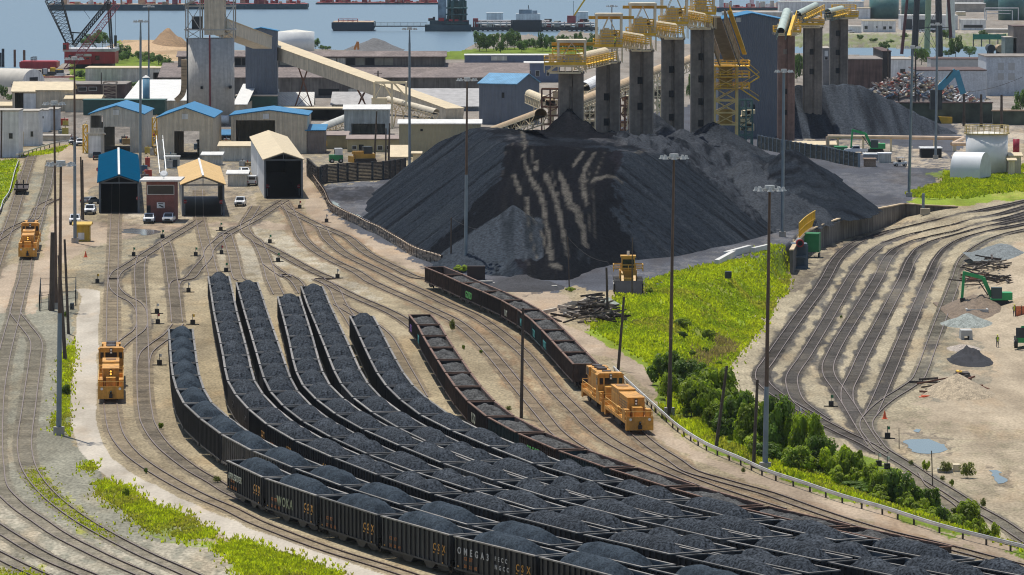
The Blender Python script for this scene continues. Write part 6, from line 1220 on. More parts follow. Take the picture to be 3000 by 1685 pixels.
def tc(i,label,pa,pb,r,ya=None,**k): 
    return tube_conveyor('tube_conveyor',label,a(pa[0],0,pa[1],pa[2],ya[0]),a(pb[0],0,pb[1],pb[2],ya[1]),r,**k)
tc(0,'cream tube conveyor rising from the first pier to the second',(2,650,600),(2,935,535),1.1,ya=(892,900),cover=CREAM)
tc(1,'cream tube conveyor from the second pier to the third',(2,1025,350),(2,1300,395),1.0,ya=(913,920)); tc(2,'cream tube conveyor from the third pier to the fourth',(2,1360,245),(2,1630,285),1.0,ya=(933,940)); tc(3,'cream tube conveyor from the fourth pier to the fifth',(2,1680,135),(2,1920,180),1.0,ya=(953,960))
MINT=mt('mint_cover',(.42,.50,.45),.6,var=.1); GRF=mt('green_grey_steel',(.12,.17,.16),.6)
tc(4,'mint tube conveyor nearest the tall slate shed',(3,128,320),(3,190,120),1.05,ya=(1150,1168),cover=MINT,frame=GRF); tc(5,'mint tube conveyor between the reddish pier and the next',(3,300,150),(3,480,60),1.0,ya=(1185,1194),cover=MINT,frame=GRF); tc(6,'short mint tube conveyor at the last pier',(3,600,130),(3,740,95),1.0,ya=(1225,1232),cover=MINT,frame=GRF)
tube_conveyor('tube_conveyor','long tan conveyor climbing from the yard to the coal heap',g(1,1,1850,150,.8),a(2,0,290,1155,860),1.15,cover=mt('tan_cover',(.52,.37,.21),.6,var=.15),rail=False,legs=((.45,0),(.8,0)),truss_h=1.5,nb=26)
tube_conveyor('tube_conveyor','tan conveyor behind the second and third pier',a(2,0,560,1080,1010),a(2,0,1500,700,1075),1.2,cover=mt('tan_cover',(.52,.37,.21),.6,var=.15),rail=False,legs=((.35,0),(.7,0)),nb=30)
tube_conveyor('tube_conveyor','tan conveyor between fourth and fifth pier',a(2,0,1500,730,1076),a(2,0,1900,560,1110),1.2,cover=mt('tan_cover',(.52,.37,.21),.6,var=.15),rail=False)
tube_conveyor('tube_conveyor','white conveyor cover behind the first and second pier',a(2,0,715,900,1040),a(2,0,860,830,1060),1.6,cover=WHITEW,rail=False)
tube_conveyor('tube_conveyor','short fat conveyor beside the light blue roofed house',a(2,0,175,945,1080),a(2,0,330,1010,1060),1.0,cover=CREAM,rail=False,legs=((.6,0),))
tube_conveyor('tube_conveyor','pale conveyor rising left of the steel cabin',g(1,0,640,1330)+Vector((0,0,0.6)),a(1,0,990,1165,1240),1.3,cover=mt('dull_white',(.5,.5,.45),.6,var=.2),rail=False,legs=((.55,0),),truss_h=2.0)
tube_conveyor('tube_conveyor','cream conveyor descending right of the steel cabin',a(1,0,1330,1010,1250),a(1,0,1815,1140,1235),1.15,cover=mt('dull_cream',(.60,.53,.40),.6,var=.1),rail=False,legs=((.25,0),(.7,0)),truss_h=2.3)
# cream steel frame above the cabin
b0=a(1,0,1185,1000,1240); t=thing('frame_structure','open cream steel frame above the pale steel cabin','steel frame',b0); zt_=a(1,0,1185,835,1240).z-b0.z; wx_=a(1,0,1510,1000,1240).x-b0.x; zb=-b0.z; m=MB()
for x in (0,wx_*.55,wx_):
    for y in (0,5): m.beam((x,y,0 if x<wx_*.5 else zb*.4),(x,y,zt_),.4)
for y in (0,5): m.beam((0,y,zt_),(wx_,y,zt_),.45); m.beam((.2,y,.3),(wx_*.28,y,zt_),.22); m.beam((wx_*.55,y,.3),(wx_*.28,y,zt_),.22); m.beam((wx_*.6,y,zt_),(wx_,y,.5),.22)
for x in (0,wx_): m.beam((x,0,zt_),(x,5,zt_),.4)
m.box(-.6,wx_*.4,0,4,-3.6,.3); m.build('frame',STEELC,t); m=MB(); m.beam((wx_*.57,-1,zb),(wx_*.57,-1,zt_),.5); m.build('column',STEELC,t)
# yellow lattice tower + inclined yellow stair gallery
Y_=1000; p0=a(2,0,2040,1255,Y_); w_=a(2,0,2265,1255,Y_).x-p0.x; zz=[a(2,0,2040,y,Y_).z for y in (1255,1135,1015,890,775,665)]; t=thing('lattice_tower','yellow braced steel tower beside the tall slate shed','tower',(p0.x,Y_,0)); m=MB()
for x in (0,w_):
    for y in (0,4.5): m.beam((x,y,0),(x,y,zz[-1]),.45)
for i,z in enumerate(zz):
    for y in (0,4.5): m.beam((0,y,z),(w_,y,z),.32); 
    for x in (0,w_): m.beam((x,0,z),(x,4.5,z),.3)
    if i<5: 
        for y in (0,4.5): m.beam((0,y,z),(w_,y,zz[i+1]),.18); m.beam((w_,y,z),(0,y,zz[i+1]),.18)
m.build('frame',mt('tower_cream',(.66,.50,.20),.6,var=.15),t)
for z,h_ in ((zz[0],3.2),(zz[3],2.3),(zz[4],2.6)): m=MB(); m.box(1,w_-1,.8,4,z+.2,z+h_); m.build('hopper_box',mt('ochre_panel',(.40,.26,.05),.6,var=.2),t)
m=MB(); 
for z in (zz[5],zz[4],zz[3]): railbox(m,-.4,w_+2.6,-1,5.2,z); m.box(-.4,w_+2.6,-1,5.2,z-.12,z)
m.build('landing',STEELY,t)
m=MB(); xr=w_+3.6
for i,(z0,z1) in enumerate(((zz[2],zz[3]),(zz[3],zz[4]),(zz[4],zz[5]+1))): m.beam((w_+.6 if i%2 else xr+1,-.6,z0),(xr+1 if i%2 else w_+.6,-.6,z1),.25); m.beam((w_+.6 if i%2 else xr+1,-.6,z0+1),(xr+1 if i%2 else w_+.6,-.6,z1+1),.1)
m.build('stair',STEELY,t)
tA=a(2,0,2035,230,975); tB=a(2,0,2190,660,998); t=thing('stair_gallery','steep inclined yellow conveyor frame down to the lattice tower','conveyor',tA); m=MB(); truss(m,Vector(),tB-tA,2.6,4.2,18,.22); m.beam(Vector((0,0,1.2)),tB-tA+Vector((0,0,1.2)),2.6,.3); m.build('truss',mt('tan_steel',(.34,.26,.17),.7,var=.2),t)
m=MB(); n=26; d=tB-tA; off=Vector((3.1,-.3,2.4))
for i in range(n+1): c=d*(i/n)+off; m.beam(c,c+Vector((0,0,1.2)),.09)
m.beam(off+Vector((0,0,1.2)),off+d+Vector((0,0,1.2)),.16); m.beam(off,off+d,.9,.2); m.build('stair_rail',STEELY,t)
# low tangle of plant between the piers
for k_,(x0,x1,yb,yt,Yq,lab) in enumerate(((300,470,1270,900,1050,'rusty pipe and frame tangle left of the first pier'),(725,840,1290,990,1060,'plant frames between the first and second pier'),(1090,1185,1290,900,1070,'plant frames between the second and third pier'),(1425,1505,1000,830,1150,'frames between the third and fourth pier'),(2290,2420,1340,1010,1010,'green stair frame beside the lattice tower'))):
    A_=a(2,0,x0,yb,Yq);B_=a(2,0,x1,yt,Yq); t=thing('plant_frame',lab,'steel frame',(A_.x,Yq,0)); m=MB(); r=random.Random(k_); w_=B_.x-A_.x; zb=0; zt_=B_.z
    for x in (0,w_*.5,w_): m.beam((x,0,zb),(x,0,zt_),.35); m.beam((x,5,zb),(x,5,zt_),.35)
    for i in range(9): z=zb+(zt_-zb)*(i+1)/9; m.beam((0,0,z),(w_,0,z),.25); m.beam((0 if i%2 else w_,0,z),(w_ if i%2 else 0,0,min(zt_,z+2)),.16); m.beam((0,5,z),(w_,5,z),.25)
    m.build('frame',(RUSTS,STEELC,mt('teal_frame',(.06,.14,.15),.6))[2 if k_==4 else k_%2],t)
    m=MB()
    for i in range(7): x=r.uniform(0,w_-1); z=r.uniform(A_.z,zt_-2); m.box(x,x+r.uniform(.8,2.2),1,4,z,z+r.uniform(.6,1.8))
    m.build('machinery',(STEELC,mt('machine_grey',(.24,.22,.2),.7))[k_%2],t)
# ================================================================ RED CRANE, BARGES, HARBOUR
RED=mt('crane_red',(.42,.025,.03),.5,var=.12,streak=.1); BLK=mt('boom_black',(.02,.028,.035),.6)
def lattice(m,p,q_,w0,w1,n,t=.22):
    p=Vector(p);q_=Vector(q_); d=(q_-p).normalized(); x=d.cross(Vector((0,1,0))).normalized(); y=Vector((0,1,0)); cs=[]
    for i in range(n+1): c=p.lerp(q_,i/n); w=w0+(w1-w0)*i/n; cs.append([c+x*(a_*w/2)+y*(b_*w/2) for a_,b_ in ((-1,-1),(1,-1),(1,1),(-1,1))])
    for i in range(n):
        for j in range(4): m.beam(cs[i][j],cs[i+1][j],t*1.4); m.beam(cs[i][j],cs[i+1][(j+1)%4],t*.7); m.beam(cs[i+1][j],cs[i+1][(j+1)%4],t*.6)
Yc=1690; cA=a(0,0,648,640,Yc); t=thing('derrick_crane','big red derrick crane with black and red lattice booms','crane',(cA.x,Yc,0)); P_=lambda x,y,dy=0:a(0,0,x,y,Yc)-Vector((cA.x,Yc,0))+Vector((0,dy,0))
m=MB(); A_=P_(648,640);B_=P_(1155,520); m.box(A_.x,B_.x,0,16,A_.z,B_.z); C_1=P_(720,640); m.box(P_(720,640).x,P_(925,560).x,-3,0,P_(720,645).z,P_(720,560).z); m.build('machine_house',RED,t)
m=MB(); m.box(A_.x-.5,B_.x+.3,-.5,16.5,B_.z,B_.z+1.0); m.box(P_(755,0).x,P_(925,0).x,-3.2,-3,P_(0,565).z,P_(0,540).z); hb=m.build('deck',mt('deck_white',(.55,.55,.56),.6,var=.3,scale=.4),t)
m=MB(); railbox(m,A_.x,B_.x,0,16,B_.z+1,1.4,2.2); m.build('railing',WHITEW,t)
m=MB(); m.box(P_(634,0).x,P_(690,0).x,-2,2,P_(0,500).z,P_(0,432).z); m.build('operator_cab',RED,t)
for x0,x1,y0,y1 in ((690,735,555,590),(960,1002,560,605),(875,905,578,592),(640,672,450,495)): m=MB(); w0=P_(x0,y1);w1=P_(x1,y0); m.box(w0.x,w1.x,-3.08 if x1<930 and x0>700 else (-2.1 if x0<650 else -.08),-2.95 if 700<x0<930 else 0,w0.z,w1.z); m.build('window',GLS,t)
m=MB(); m.box(P_(750,0).x,B_.x-1,2,14,P_(0,760).z,A_.z); m.build('pedestal',BLK,t)
m=MB(); lattice(m,P_(712,455),P_(535,-20),2.4,5.6,14,.22); m.build('main_boom',BLK,t)
m=MB(); lattice(m,P_(735,460,1),P_(1095,15,4),1.4,1.4,18,.26); m.build('back_mast',BLK,t)
m=MB(); lattice(m,P_(650,760,-6),P_(1200,40,-8),2.6,1.8,26,.14); m.build('auxiliary_boom',mt('boom_red',(.35,.07,.10),.6),t)
m=MB()
for x in (1075,1095): m.beam(P_(x,40,4),P_(1118 if x>1080 else 1100,490,6),.55)
m.beam(P_(850,350,2),P_(965,480,3),.5); m.beam(P_(700,325),P_(845,335),.4); m.beam(P_(735,330),P_(735,460),.3); m.build('a_frame',BLK,t)
m=MB(); m.beam(P_(1182,60,-8),P_(1180,350,-8),.12); m.beam(P_(1182,350,-8),P_(1180,460,-8),.9,.9); m.beam(P_(865,100,-8),P_(905,190,0),.1); m.beam(P_(1090,20),P_(740,460),.1); m.build('hoist_rope',BLK,t)
def hull(label,x0,x1,yb,yt,Yq,mat,deck,D_=14,c=0,c1=None,name='barge'):
    A_=a(c,0,x0,yb,Yq);B_=a(c if c1 is None else c1,0,x1,yt,Yq); z0=-1.6; t=thing(name,label,'barge',(A_.x,Yq,z0)); L=B_.x-A_.x; h=B_.z-z0
    m=MB(); X_=Matrix(((1,0,0,0),(0,1,0,0),(0,0,1,0),(0,0,0,1))); m.extr([(1.2,0),(L-1.2,0),(L,h*.5),(L,h),(0,h),(0,h*.5)],0,D_); m.build('hull',mat,t)
    m=MB(); m.box(.5,L-.5,.5,D_-.5,h,h+.25); m.build('deck',deck,t); return t,L,h
TEAL=mt('hull_teal',(.03,.065,.08),.6,var=.2); TDK=mt('deck_tan',(.42,.30,.20),.8,var=.3); RD=mt('deck_red',(.30,.07,.07),.8,var=.5,scale=.15)
def clutter(t,L,D_,h,n,seed,mats,hmax=2.6,y0=.6,x0=1):
    r=random.Random(seed)
    for k_,mm in enumerate(mats):
        m=MB()
        for i in range(n): x=r.uniform(x0,max(x0+.1,L-4)); y=r.uniform(y0,D_-3); w=r.uniform(.8,3.5); m.box(x,x+w,y,y+r.uniform(.8,2.5),h+.2,h+.3+r.random()**2*hmax)
        m.build('deck_gear',mm,t)
Yb=GP(0,26).y
t,L,h=hull('long dark barge at the top left behind the crane',480,1860,85,48,Yb,TEAL,TDK,22); clutter(t,L,22,h,16,1,[RED,RD,TDK,WHITEW],4)
t,L,h=hull('dark barge right of the long one, behind the silo',1880,3095,70,42,Yb+30,TEAL,RD,20); clutter(t,L,20,h,18,2,[RD,TDK,RD],3.5)
t,L,h=hull('long low barge loaded with red brown scrap at the top',600,1840,55,30,Yb+160,TEAL,RD,24,c=1); clutter(t,L,24,h,26,3,[RD,TDK,RD],3)
t,L,h=hull('short dark barge moored at the walkway pier',760,1190,290,228,GP(0,85).y,mt('hull_navy',(.012,.03,.05),.6),TDK,26,c=1); clutter(t,L,26,h,4,4,[RED],1.2)
m=MB(); railbox(m,3,12,1,8,h+.2,1.4,2); m.build('railing',RED,t)
t,L,h=hull('orange red barge house left of the crane',195,570,720,625,1705,RED,RED,12); m=MB(); railbox(m,4,L-8,1,10,h,1.6,2); m.build('railing',DST,t)
t,L,h=hull('low red barge in front of the crane',340,745,850,775,1600,RED,TDK,14); clutter(t,L,14,h,7,6,[BLK,WHITEW,STEELY,BLK],3)
for i,(x0,x1,y0,y1,mm) in enumerate(((137,160,500,700,RUSTS),(232,256,505,690,RUSTS),(0,15,530,700,BLK),(18,44,490,700,BLK))):
    A_=a(0,0,x0,y1,1735);B_=a(0,0,x1,y0,1735); t=thing('mooring_pile',('left rust red mooring pile','right rust red mooring pile','black pile at the left edge','thicker black pile next to the left edge')[i]+' in the harbour','pile',(A_.x,1735,-3)); m=MB(); m.cyl(((B_.x-A_.x)/2,0,0),((B_.x-A_.x)/2,0,B_.z+3),(B_.x-A_.x)/2,n=12); m.build('shaft',mm,t)
# pier with pipes
Yp=GP(0,86).y; A_=a(1,0,1190,255,Yp);B_=a(1,0,1720,255,Yp); t=thing('walkway','narrow walkway pier with railing between barge and dolphin','walkway',(A_.x,Yp,-1)); L=B_.x-A_.x; m=MB(); m.box(0,L,0,2.4,A_.z+.3,A_.z+.8); m.build('deck',DST,t); m=MB(); railbox(m,0,L,0,2.4,A_.z+.8,1.5,3); m.build('railing',LGREY,t)
A_=a(1,0,1700,290,Yp);B_=a(1,0,2165,215,Yp); t=thing('dolphin','broad mooring dolphin under the tall pile cluster','dolphin',(A_.x,Yp,-1.5)); L=B_.x-A_.x; m=MB(); m.box(0,L,0,14,0,3.5); m.box(L*.1,L*.95,2,12,3.5,5.5); m.build('deck',TEAL,t); clutter(t,L,14,5.0,7,9,[DST,LGREY,RED],2.2)
m=MB(); r=random.Random(3)
for i in range(15): x=L*(.50+.38*i/14); y=2+r.random()*8; m.cyl((x,y,1),(x,y,a(1,0,1700,r.uniform(-20,15),Yp).z+1.5),.42,n=6)
for z in (4,8,11): m.box(L*.45,L*.92,1,11.5,z,z+.5)
m.build('pile_cluster',mt('pile_green',(.03,.10,.10),.6,var=.3),t); m=MB(); m.prism([(L*.28,3),(L*.46,3),(L*.46,9),(L*.28,9)],5,17); m.box(L*.3,L*.44,2.5,4,17,20); m.build('wheel_house',mt('tug_grey',(.22,.28,.33),.6,var=.4,scale=.4),t)
A_=a(1,0,2150,290,Yp);B_=a(2,0,870,290,Yp); t=thing('pipe_pier','long pier carrying white pipelines across the harbour','pier',(A_.x,Yp+2,-1.5)); L=B_.x-A_.x; m=MB(); m.box(0,L,0,8,.9,2.4)
for i in range(26): x=i*L/26+1; m.box(x,x+1.0,.2,8,-1,1)
m.build('deck',mt('pier_dark',(.05,.055,.06),.8),t)
for y,z in ((.6,4.3),(2.0,3.2),(4,5.2)): m=MB(); m.cyl((3,y,z),(L*(.62 if y>3 else .97),y,z),.45,n=8); m.build('pipeline',mt('pipe_pale',(.55,.53,.52),.4),t)
m=MB()
for i in range(20): x=i*L/20+2; m.box(x,x+.4,.3,4.4,2.3,5)
m.build('pipe_support',LGREY,t); clutter(t,L,8,2.2,22,12,[RD,LGREY,DST],4)
L_('tank_house','white tank house on the pipe pier','building',1,0,2320,2485,235,135,5,wm=WHITEW,rm=WHITEW); L_('tank_house','white box house near the yellow jib','building',2,0,640,765,230,125,5,wm=WHITEW,rm=WHITEW)
A_=a(2,0,10,222,Yp-8); t=thing('tugboat','white tugboat with dark wheelhouse at the pipe pier','boat',(A_.x,Yp-8,-1.2)); k=lambda px:a(2,0,px,222,Yp-8).x-A_.x; zk=lambda py:a(2,0,10,py,Yp-8).z+1.2
m=MB(); m.prism([(0,2),(k(285),2),(k(300),5),(k(285),8),(0,8),(-1,5)],0,zk(205)); m.build('hull',BLK,t); m=MB(); m.box(k(40),k(285),2.5,7.5,zk(205),zk(140)); m.build('deck_house',WHITEW,t); m=MB(); m.box(k(70),k(200),3,7,zk(140),zk(98)); m.box(k(205),k(255),3.5,6.5,zk(140),zk(108)); m.build('wheel_house',mt('tug_grey',(.22,.28,.33),.6,var=.4,scale=.4),t); m=MB(); m.beam((k(170),5,zk(98)),(k(165),5,zk(55)),.35); m.build('mast',BLK,t)
A_=a(2,0,620,165,Yp); t=thing('jib_crane','slender yellow jib crane on the pipe pier','crane',A_); m=MB(); m.beam((0,0,0),a(2,0,750,-30,Yp)-A_,.75); m.build('jib',STEELY,t); m=MB(); m.box(-3,1,-1,2,-3,.3); m.build('base',RD,t)
m=MB(); m.beam((0,0,0),(0,0,7),.18); m.build('mast',DST,t)
# ================================================================ FAR RIGHT SHORE
GT_=mt('tank_green',(.05,.14,.13),.5,var=.15)
def far_house(label,x0,x1,yb,yt,D_=12,wm=None,rm=None,wins=(),**k): return L_('depot_building',label,'building',3,0,x0,x1,yb,yt,D_,wm=wm or WHITEW,rm=rm or WROOF,wins=wins,**k)
far_house('long white depot building with three grey gates',1337,1910,302,160,14,wins=[(1372,1448,196,292,'door',DST),(1502,1580,200,292,'door',DST),(1625,1700,200,280,'door',DST)])
far_house('small white depot house with green verge',955,1285,325,212,10,rm=CREAMR,wins=[(972,1002,262,292),(1160,1188,266,296),(1218,1246,266,290),(1088,1102,265,280)])
far_house('white depot house with long window band',1945,2192,305,202,10,wins=[(1968,2160,252,280)])
far_house('long white depot roof at the top of the frame',115,965,140,20,16,rm=WROOF); far_house('white block beside the green tank',905,1030,190,85,8,rm=CREAMR); far_house('low pale depot hall behind the white gates building',1860,2190,120,40,20,wm=FLAT)
for lb,x0,x1,yb,yt in (('wide dark green tank behind the white houses',1030,1328,190,-25),('dark green tank behind the white gates building',1352,1640,170,-30),('dark green tank at the top right',2178,2345,110,-60),('largest dark green tank at the top right corner',2330,2600,205,-70)): tank('green_tank',lb,3,0,x0,x1,yb,yt,GT_)
t=thing('depot_pipes','white pipe bridge before the green tanks','pipes',g(3,0,2180,205)); k=1/((tp(3,0,0,205)[1]-YH)/H*3.4347); m=MB(); W_=340*k; H_=125*k
for x,z0_ in ((0,0),(15*k,0),(W_-3,0),(W_,0)): m.beam((x,0,z0_),(x,0,H_ if x in (0,W_) else H_*.8),.5)
m.beam((0,0,H_),(W_,0,H_),.6); m.beam((15*k,.3,H_*.8),(W_-3,.3,H_*.8),.5); m.beam((15*k,.3,H_*.55),(W_*.9,.3,H_*.55),.35); m.build('pipes',WHITEW,t)
t=thing('net_screen','green net screen on posts above the canal','screen',g(3,0,2065,470)); k=1/((tp(3,0,0,470)[1]-YH)/H*3.4347); m=MB(); m.box(0,330*k,0,.3,72*k,125*k); m.build('net',mt('net_green',(.03,.20,.12),.7),t)
for x in (2,85,168,250,325): m=MB(); m.beam((x*k,.5,0),(x*k,.5,130*k),.4); m.build('post',DST,t)
far_house('olive grey shed at the right edge by the canal',2385,2500,560,380,14,wm=mt('olive_shed',(.20,.23,.20),.8),rm=FLAT); far_house('taupe block at the right edge',2468,2640,560,270,20,wm=mt('taupe_siding',(.20,.165,.145),.7,corr=.5),rm=DBRICK)
for lb,x,r_,mm in (('black horizontal tank by the canal',2248,40,BLK),('brown horizontal tank beside the black one',2340,38,mt('tan_duct',(.45,.32,.19),.7))):
    p=g(3,0,x,545); k=1/((tp(3,0,0,545)[1]-YH)/H*3.4347); t=thing('drum_tank',lb,'tank',p); m=MB(); m.cyl((0,0,r_*k+.6),(0,9,r_*k+.6),r_*k,n=18); m.build('shell',mm,t); m=MB(); m.box(-1,1,1,2,0,1.2); m.box(-1,1,7,8,0,1.2); m.build('saddle',DST,t)
# four legged derrick and green mast
t=thing('derrick_tower','four legged dark derrick tower rising out of the picture','tower',g(3,0,1600,560)); o=g(3,0,1600,560)
def lg(x0,y0,x1,y1,r0,Yq,mm,nm): m=MB(); A_=a(3,0,x1,y1,Yq)-o; B_=a(3,0,x0,y0,Yq)-o; B_=A_+(B_-A_)*1.25; m.cyl(A_,B_,r0,r0*.8,8); m.build(nm,mm,t)
lg(1400,0,1345,545,.65,o.y,mt('leg_red',(.09,.03,.035),.7),'leg'); lg(1500,0,1472,560,1.35,o.y,BLK,'leg'); lg(1715,0,1725,575,1.45,o.y,BLK,'leg'); lg(1815,0,1848,520,.7,o.y,mt('leg_red',(.09,.03,.035),.7),'leg')
m=MB(); z=(a(3,0,1375,270,o.y)-o); m.beam(z,a(3,0,1832,280,o.y)-o,.3); z2=a(3,0,1360,480,o.y)-o
for A_,B_ in (((1390,60),(1725,575)),((1470,560),(1715,60)),((1600,170),(1470,400)),((1610,280),(1725,560))): m.beam(a(3,0,*A_,o.y)-o,a(3,0,*B_,o.y)-o,.14)
m.build('brace',DST,t)
t=thing('green_mast','pale green round mast inside the derrick','mast',g(3,0,1598,510)); o=g(3,0,1598,510); m=MB(); m.cyl((0,0,0),(a(3,0,1615,0,o.y)-o)*1.2,1.15,1.15,14); m.build('mast',mt('olive_mast',(.30,.36,.20),.6),t)
t=thing('white_stack','white tapered stack right of the derrick','mast',g(3,0,1835,380)); o=g(3,0,1835,380); m=MB(); m.cyl((0,0,0),(a(3,0,1838,-30,o.y)-o),2.2,1.7,14); m.build('stack',WHITEW,t)
for i,(x0,x1,yb,yt,mm,lb) in enumerate(((130,330,60,-10,WHITEW,'pale tank shed behind the mint conveyors'),(560,800,70,-20,WROOF,'white shed above the last pier'),(820,960,75,25,LGREY,'grey depot hut left of the green tank'),(1230,1330,150,105,WHITEW,'small white hut between the green tanks'),(1880,2180,40,-30,LGREY,'long grey shed at the top right'),(1905,1990,160,125,STEELC,'cream hut right of the white stack'),(2190,2420,330,300,FLAT,'low flat shed before the net screen'),(820,940,330,270,WHITEW,'white cabin beside the orange truck'))): far_house(lb,x0,x1,yb,yt,8,wm=mm)
t,L,h=hull('red and white barges moored behind the topmost platform',1,2,3,4,5,TEAL,RD) if 0 else (0,0,0)
L_('depot_building','long pale pier shed behind the tall slate shed roof','building',2,0,2120,2830,200,128,9,'flat',0,LGREY,WROOF)
t,L,h=hull('red decked barge behind the tall slate shed roof',2060,2900,118,80,GP(0,30).y,TEAL,RD,16,c=2); clutter(t,L,16,h,14,12,[RD,WHITEW,LGREY],5)
# brick and white halls
L_('brick_hall','old dark brick hall with flat grey roof beyond the last pier','hall',3,0,805,1150,905,600,30,wm=DBRICK,rm=mt('ruin_roof',(.24,.21,.18),.9,var=.4,scale=.4),wins=[(815,860,850,900,'door',BWALL)]); L_('brick_hall','narrow dark end of the old brick hall','hall',3,0,1152,1235,880,520,40,wm=mt('black_brick',(.05,.045,.045),.9,var=.3),rm=DBRICK)
L_('white_brick_house','white brick house with a single dark window','building',3,0,1238,1445,800,600,16,wm=WHITEW,rm=FLAT,wins=[(1330,1380,695,762)]); L_('grey_house','pale grey house between two piers','building',3,0,550,625,860,490,16,wm=mt('grey_render',(.22,.22,.22),.8),rm=FLAT,wins=[(572,600,515,560,'panel',WHITEW),(572,600,575,600)])
L_('white_brick_hall','long white brick hall behind the blue material handler','hall',3,0,1490,2195,1000,712,26,wm=mt('white_brick',(.58,.61,.64),.85,var=.1,fine=.12,fs=2,streak=.12),rm=DBRICK,wins=[(1770,1895,905,985,'door',DARKIN)]); L_('white_brick_hall','upper pale hall behind the long white brick hall','hall',3,0,1640,2200,760,598,16,wm=mt('pale_brick',(.46,.46,.45),.85,var=.1),rm=DBRICK)
L_('white_brick_hall','tall white brick hall at the right edge with faint bricked windows','hall',3,0,2196,2700,965,575,26,wm=mt('white_brick',(.58,.61,.64),.85,var=.1,fine=.12,fs=2,streak=.12),rm=mt('ruin_roof',(.24,.21,.18),.9,var=.4,scale=.4),wins=[(2315,2368,635,700,'bricked_window',mt('pale_brick',(.46,.46,.45),.85,var=.1)),(2420,2478,635,700,'bricked_window',mt('pale_brick',(.46,.46,.45),.85,var=.1)),(2315,2368,740,800,'bricked_window',mt('pale_brick',(.46,.46,.45),.85,var=.1)),(2420,2478,740,800,'bricked_window',mt('pale_brick',(.46,.46,.45),.85,var=.1))])
L_('yard_wall','low dark ivy stained wall in front of the scrap pile','wall',3,0,1230,2260,1240,1040,2,wm=mt('ivy_wall',(.07,.085,.06),.9,var=.6,scale=.25),rm=DBRICK); L_('yard_wall','dark low wall right of the ivy stained wall','wall',3,0,2262,2600,1260,1120,2,wm=mt('ivy_wall',(.07,.085,.06),.9,var=.6,scale=.25),rm=TDK)
p=g(3,0,1430,1040); t=mound('scrap_heap','colourful heap of scrap metal before the white brick hall','scrap heap',p,21,11,8.0,(.20,.16,.14),31,.9); r=random.Random(8)
SC_=[mt('scrap_%d'%i,c_,.6,var=.4) for i,c_ in enumerate(((.55,.55,.55),(.28,.23,.19),(.10,.14,.20),(.42,.36,.24),(.45,.44,.42),(.36,.13,.09)))]
for k_,mm in enumerate(SC_):
    m=MB()
    for i in range(120):
        x=r.gauss(0,9.5); x=max(-21,min(21,x)); y=-r.uniform(.3,9); z=max(0,9.5*(1-math.hypot(x/22,y/12)))*.95; A_=Vector((x,y,z+.2)); m.beam(A_,A_+Vector((r.uniform(-2,2),r.uniform(-1,1),r.uniform(-.6,1.2))),r.uniform(.3,1.1),r.uniform(.1,.5))
    m.build('scrap',mm,t)['kind']='stuff'
BLU=mt('handler_blue',(.05,.27,.40),.5,var=.1); pA=a(3,0,1710,905,1225);pB=a(3,0,1895,715,1225);pC=a(3,0,1965,945,1225); t=thing('material_handler','blue arm of a material handler over the scrap heap','crane arm',pA)
m=MB(); m.beam((0,0,0),pB-pA,1.1,1.7); m.build('boom',BLU,t); m=MB(); m.beam(pB-pA,pC-pA,.9,1.5); m.build('stick',BLU,t); m=MB(); m.beam(pA-pA+Vector((2,-.6,3)),(pB-pA)*.8+Vector((0,-.6,1.2)),.35); m.build('cylinder',DST,t); m=MB(); m.box(-2,1,-1,1,-5,0); m.build('grab',DST,t)
m=MB(); A_=g(3,0,1715,1245); k=1/((tp(3,0,0,1245)[1]-YH)/H*3.4347); m.add([(0,0,75*k),(35*k,0,0),(140*k,0,0),(140*k,0,65*k),(45*k,0,68*k),(0,1.5,75*k),(35*k,1.5,0),(140*k,1.5,0),(140*k,1.5,65*k),(45*k,1.5,68*k)],[(0,1,2,3,4),(9,8,7,6,5),(0,5,6,1),(1,6,7,2),(2,7,8,3),(3,8,9,4),(4,9,5,0)]); o=m.build('steel_bin',mt('bin_yellow',(.55,.33,.02),.6,var=.2)); o.location=A_; tag(o,'yellow steel bin with slanted side before the yard wall','bin')
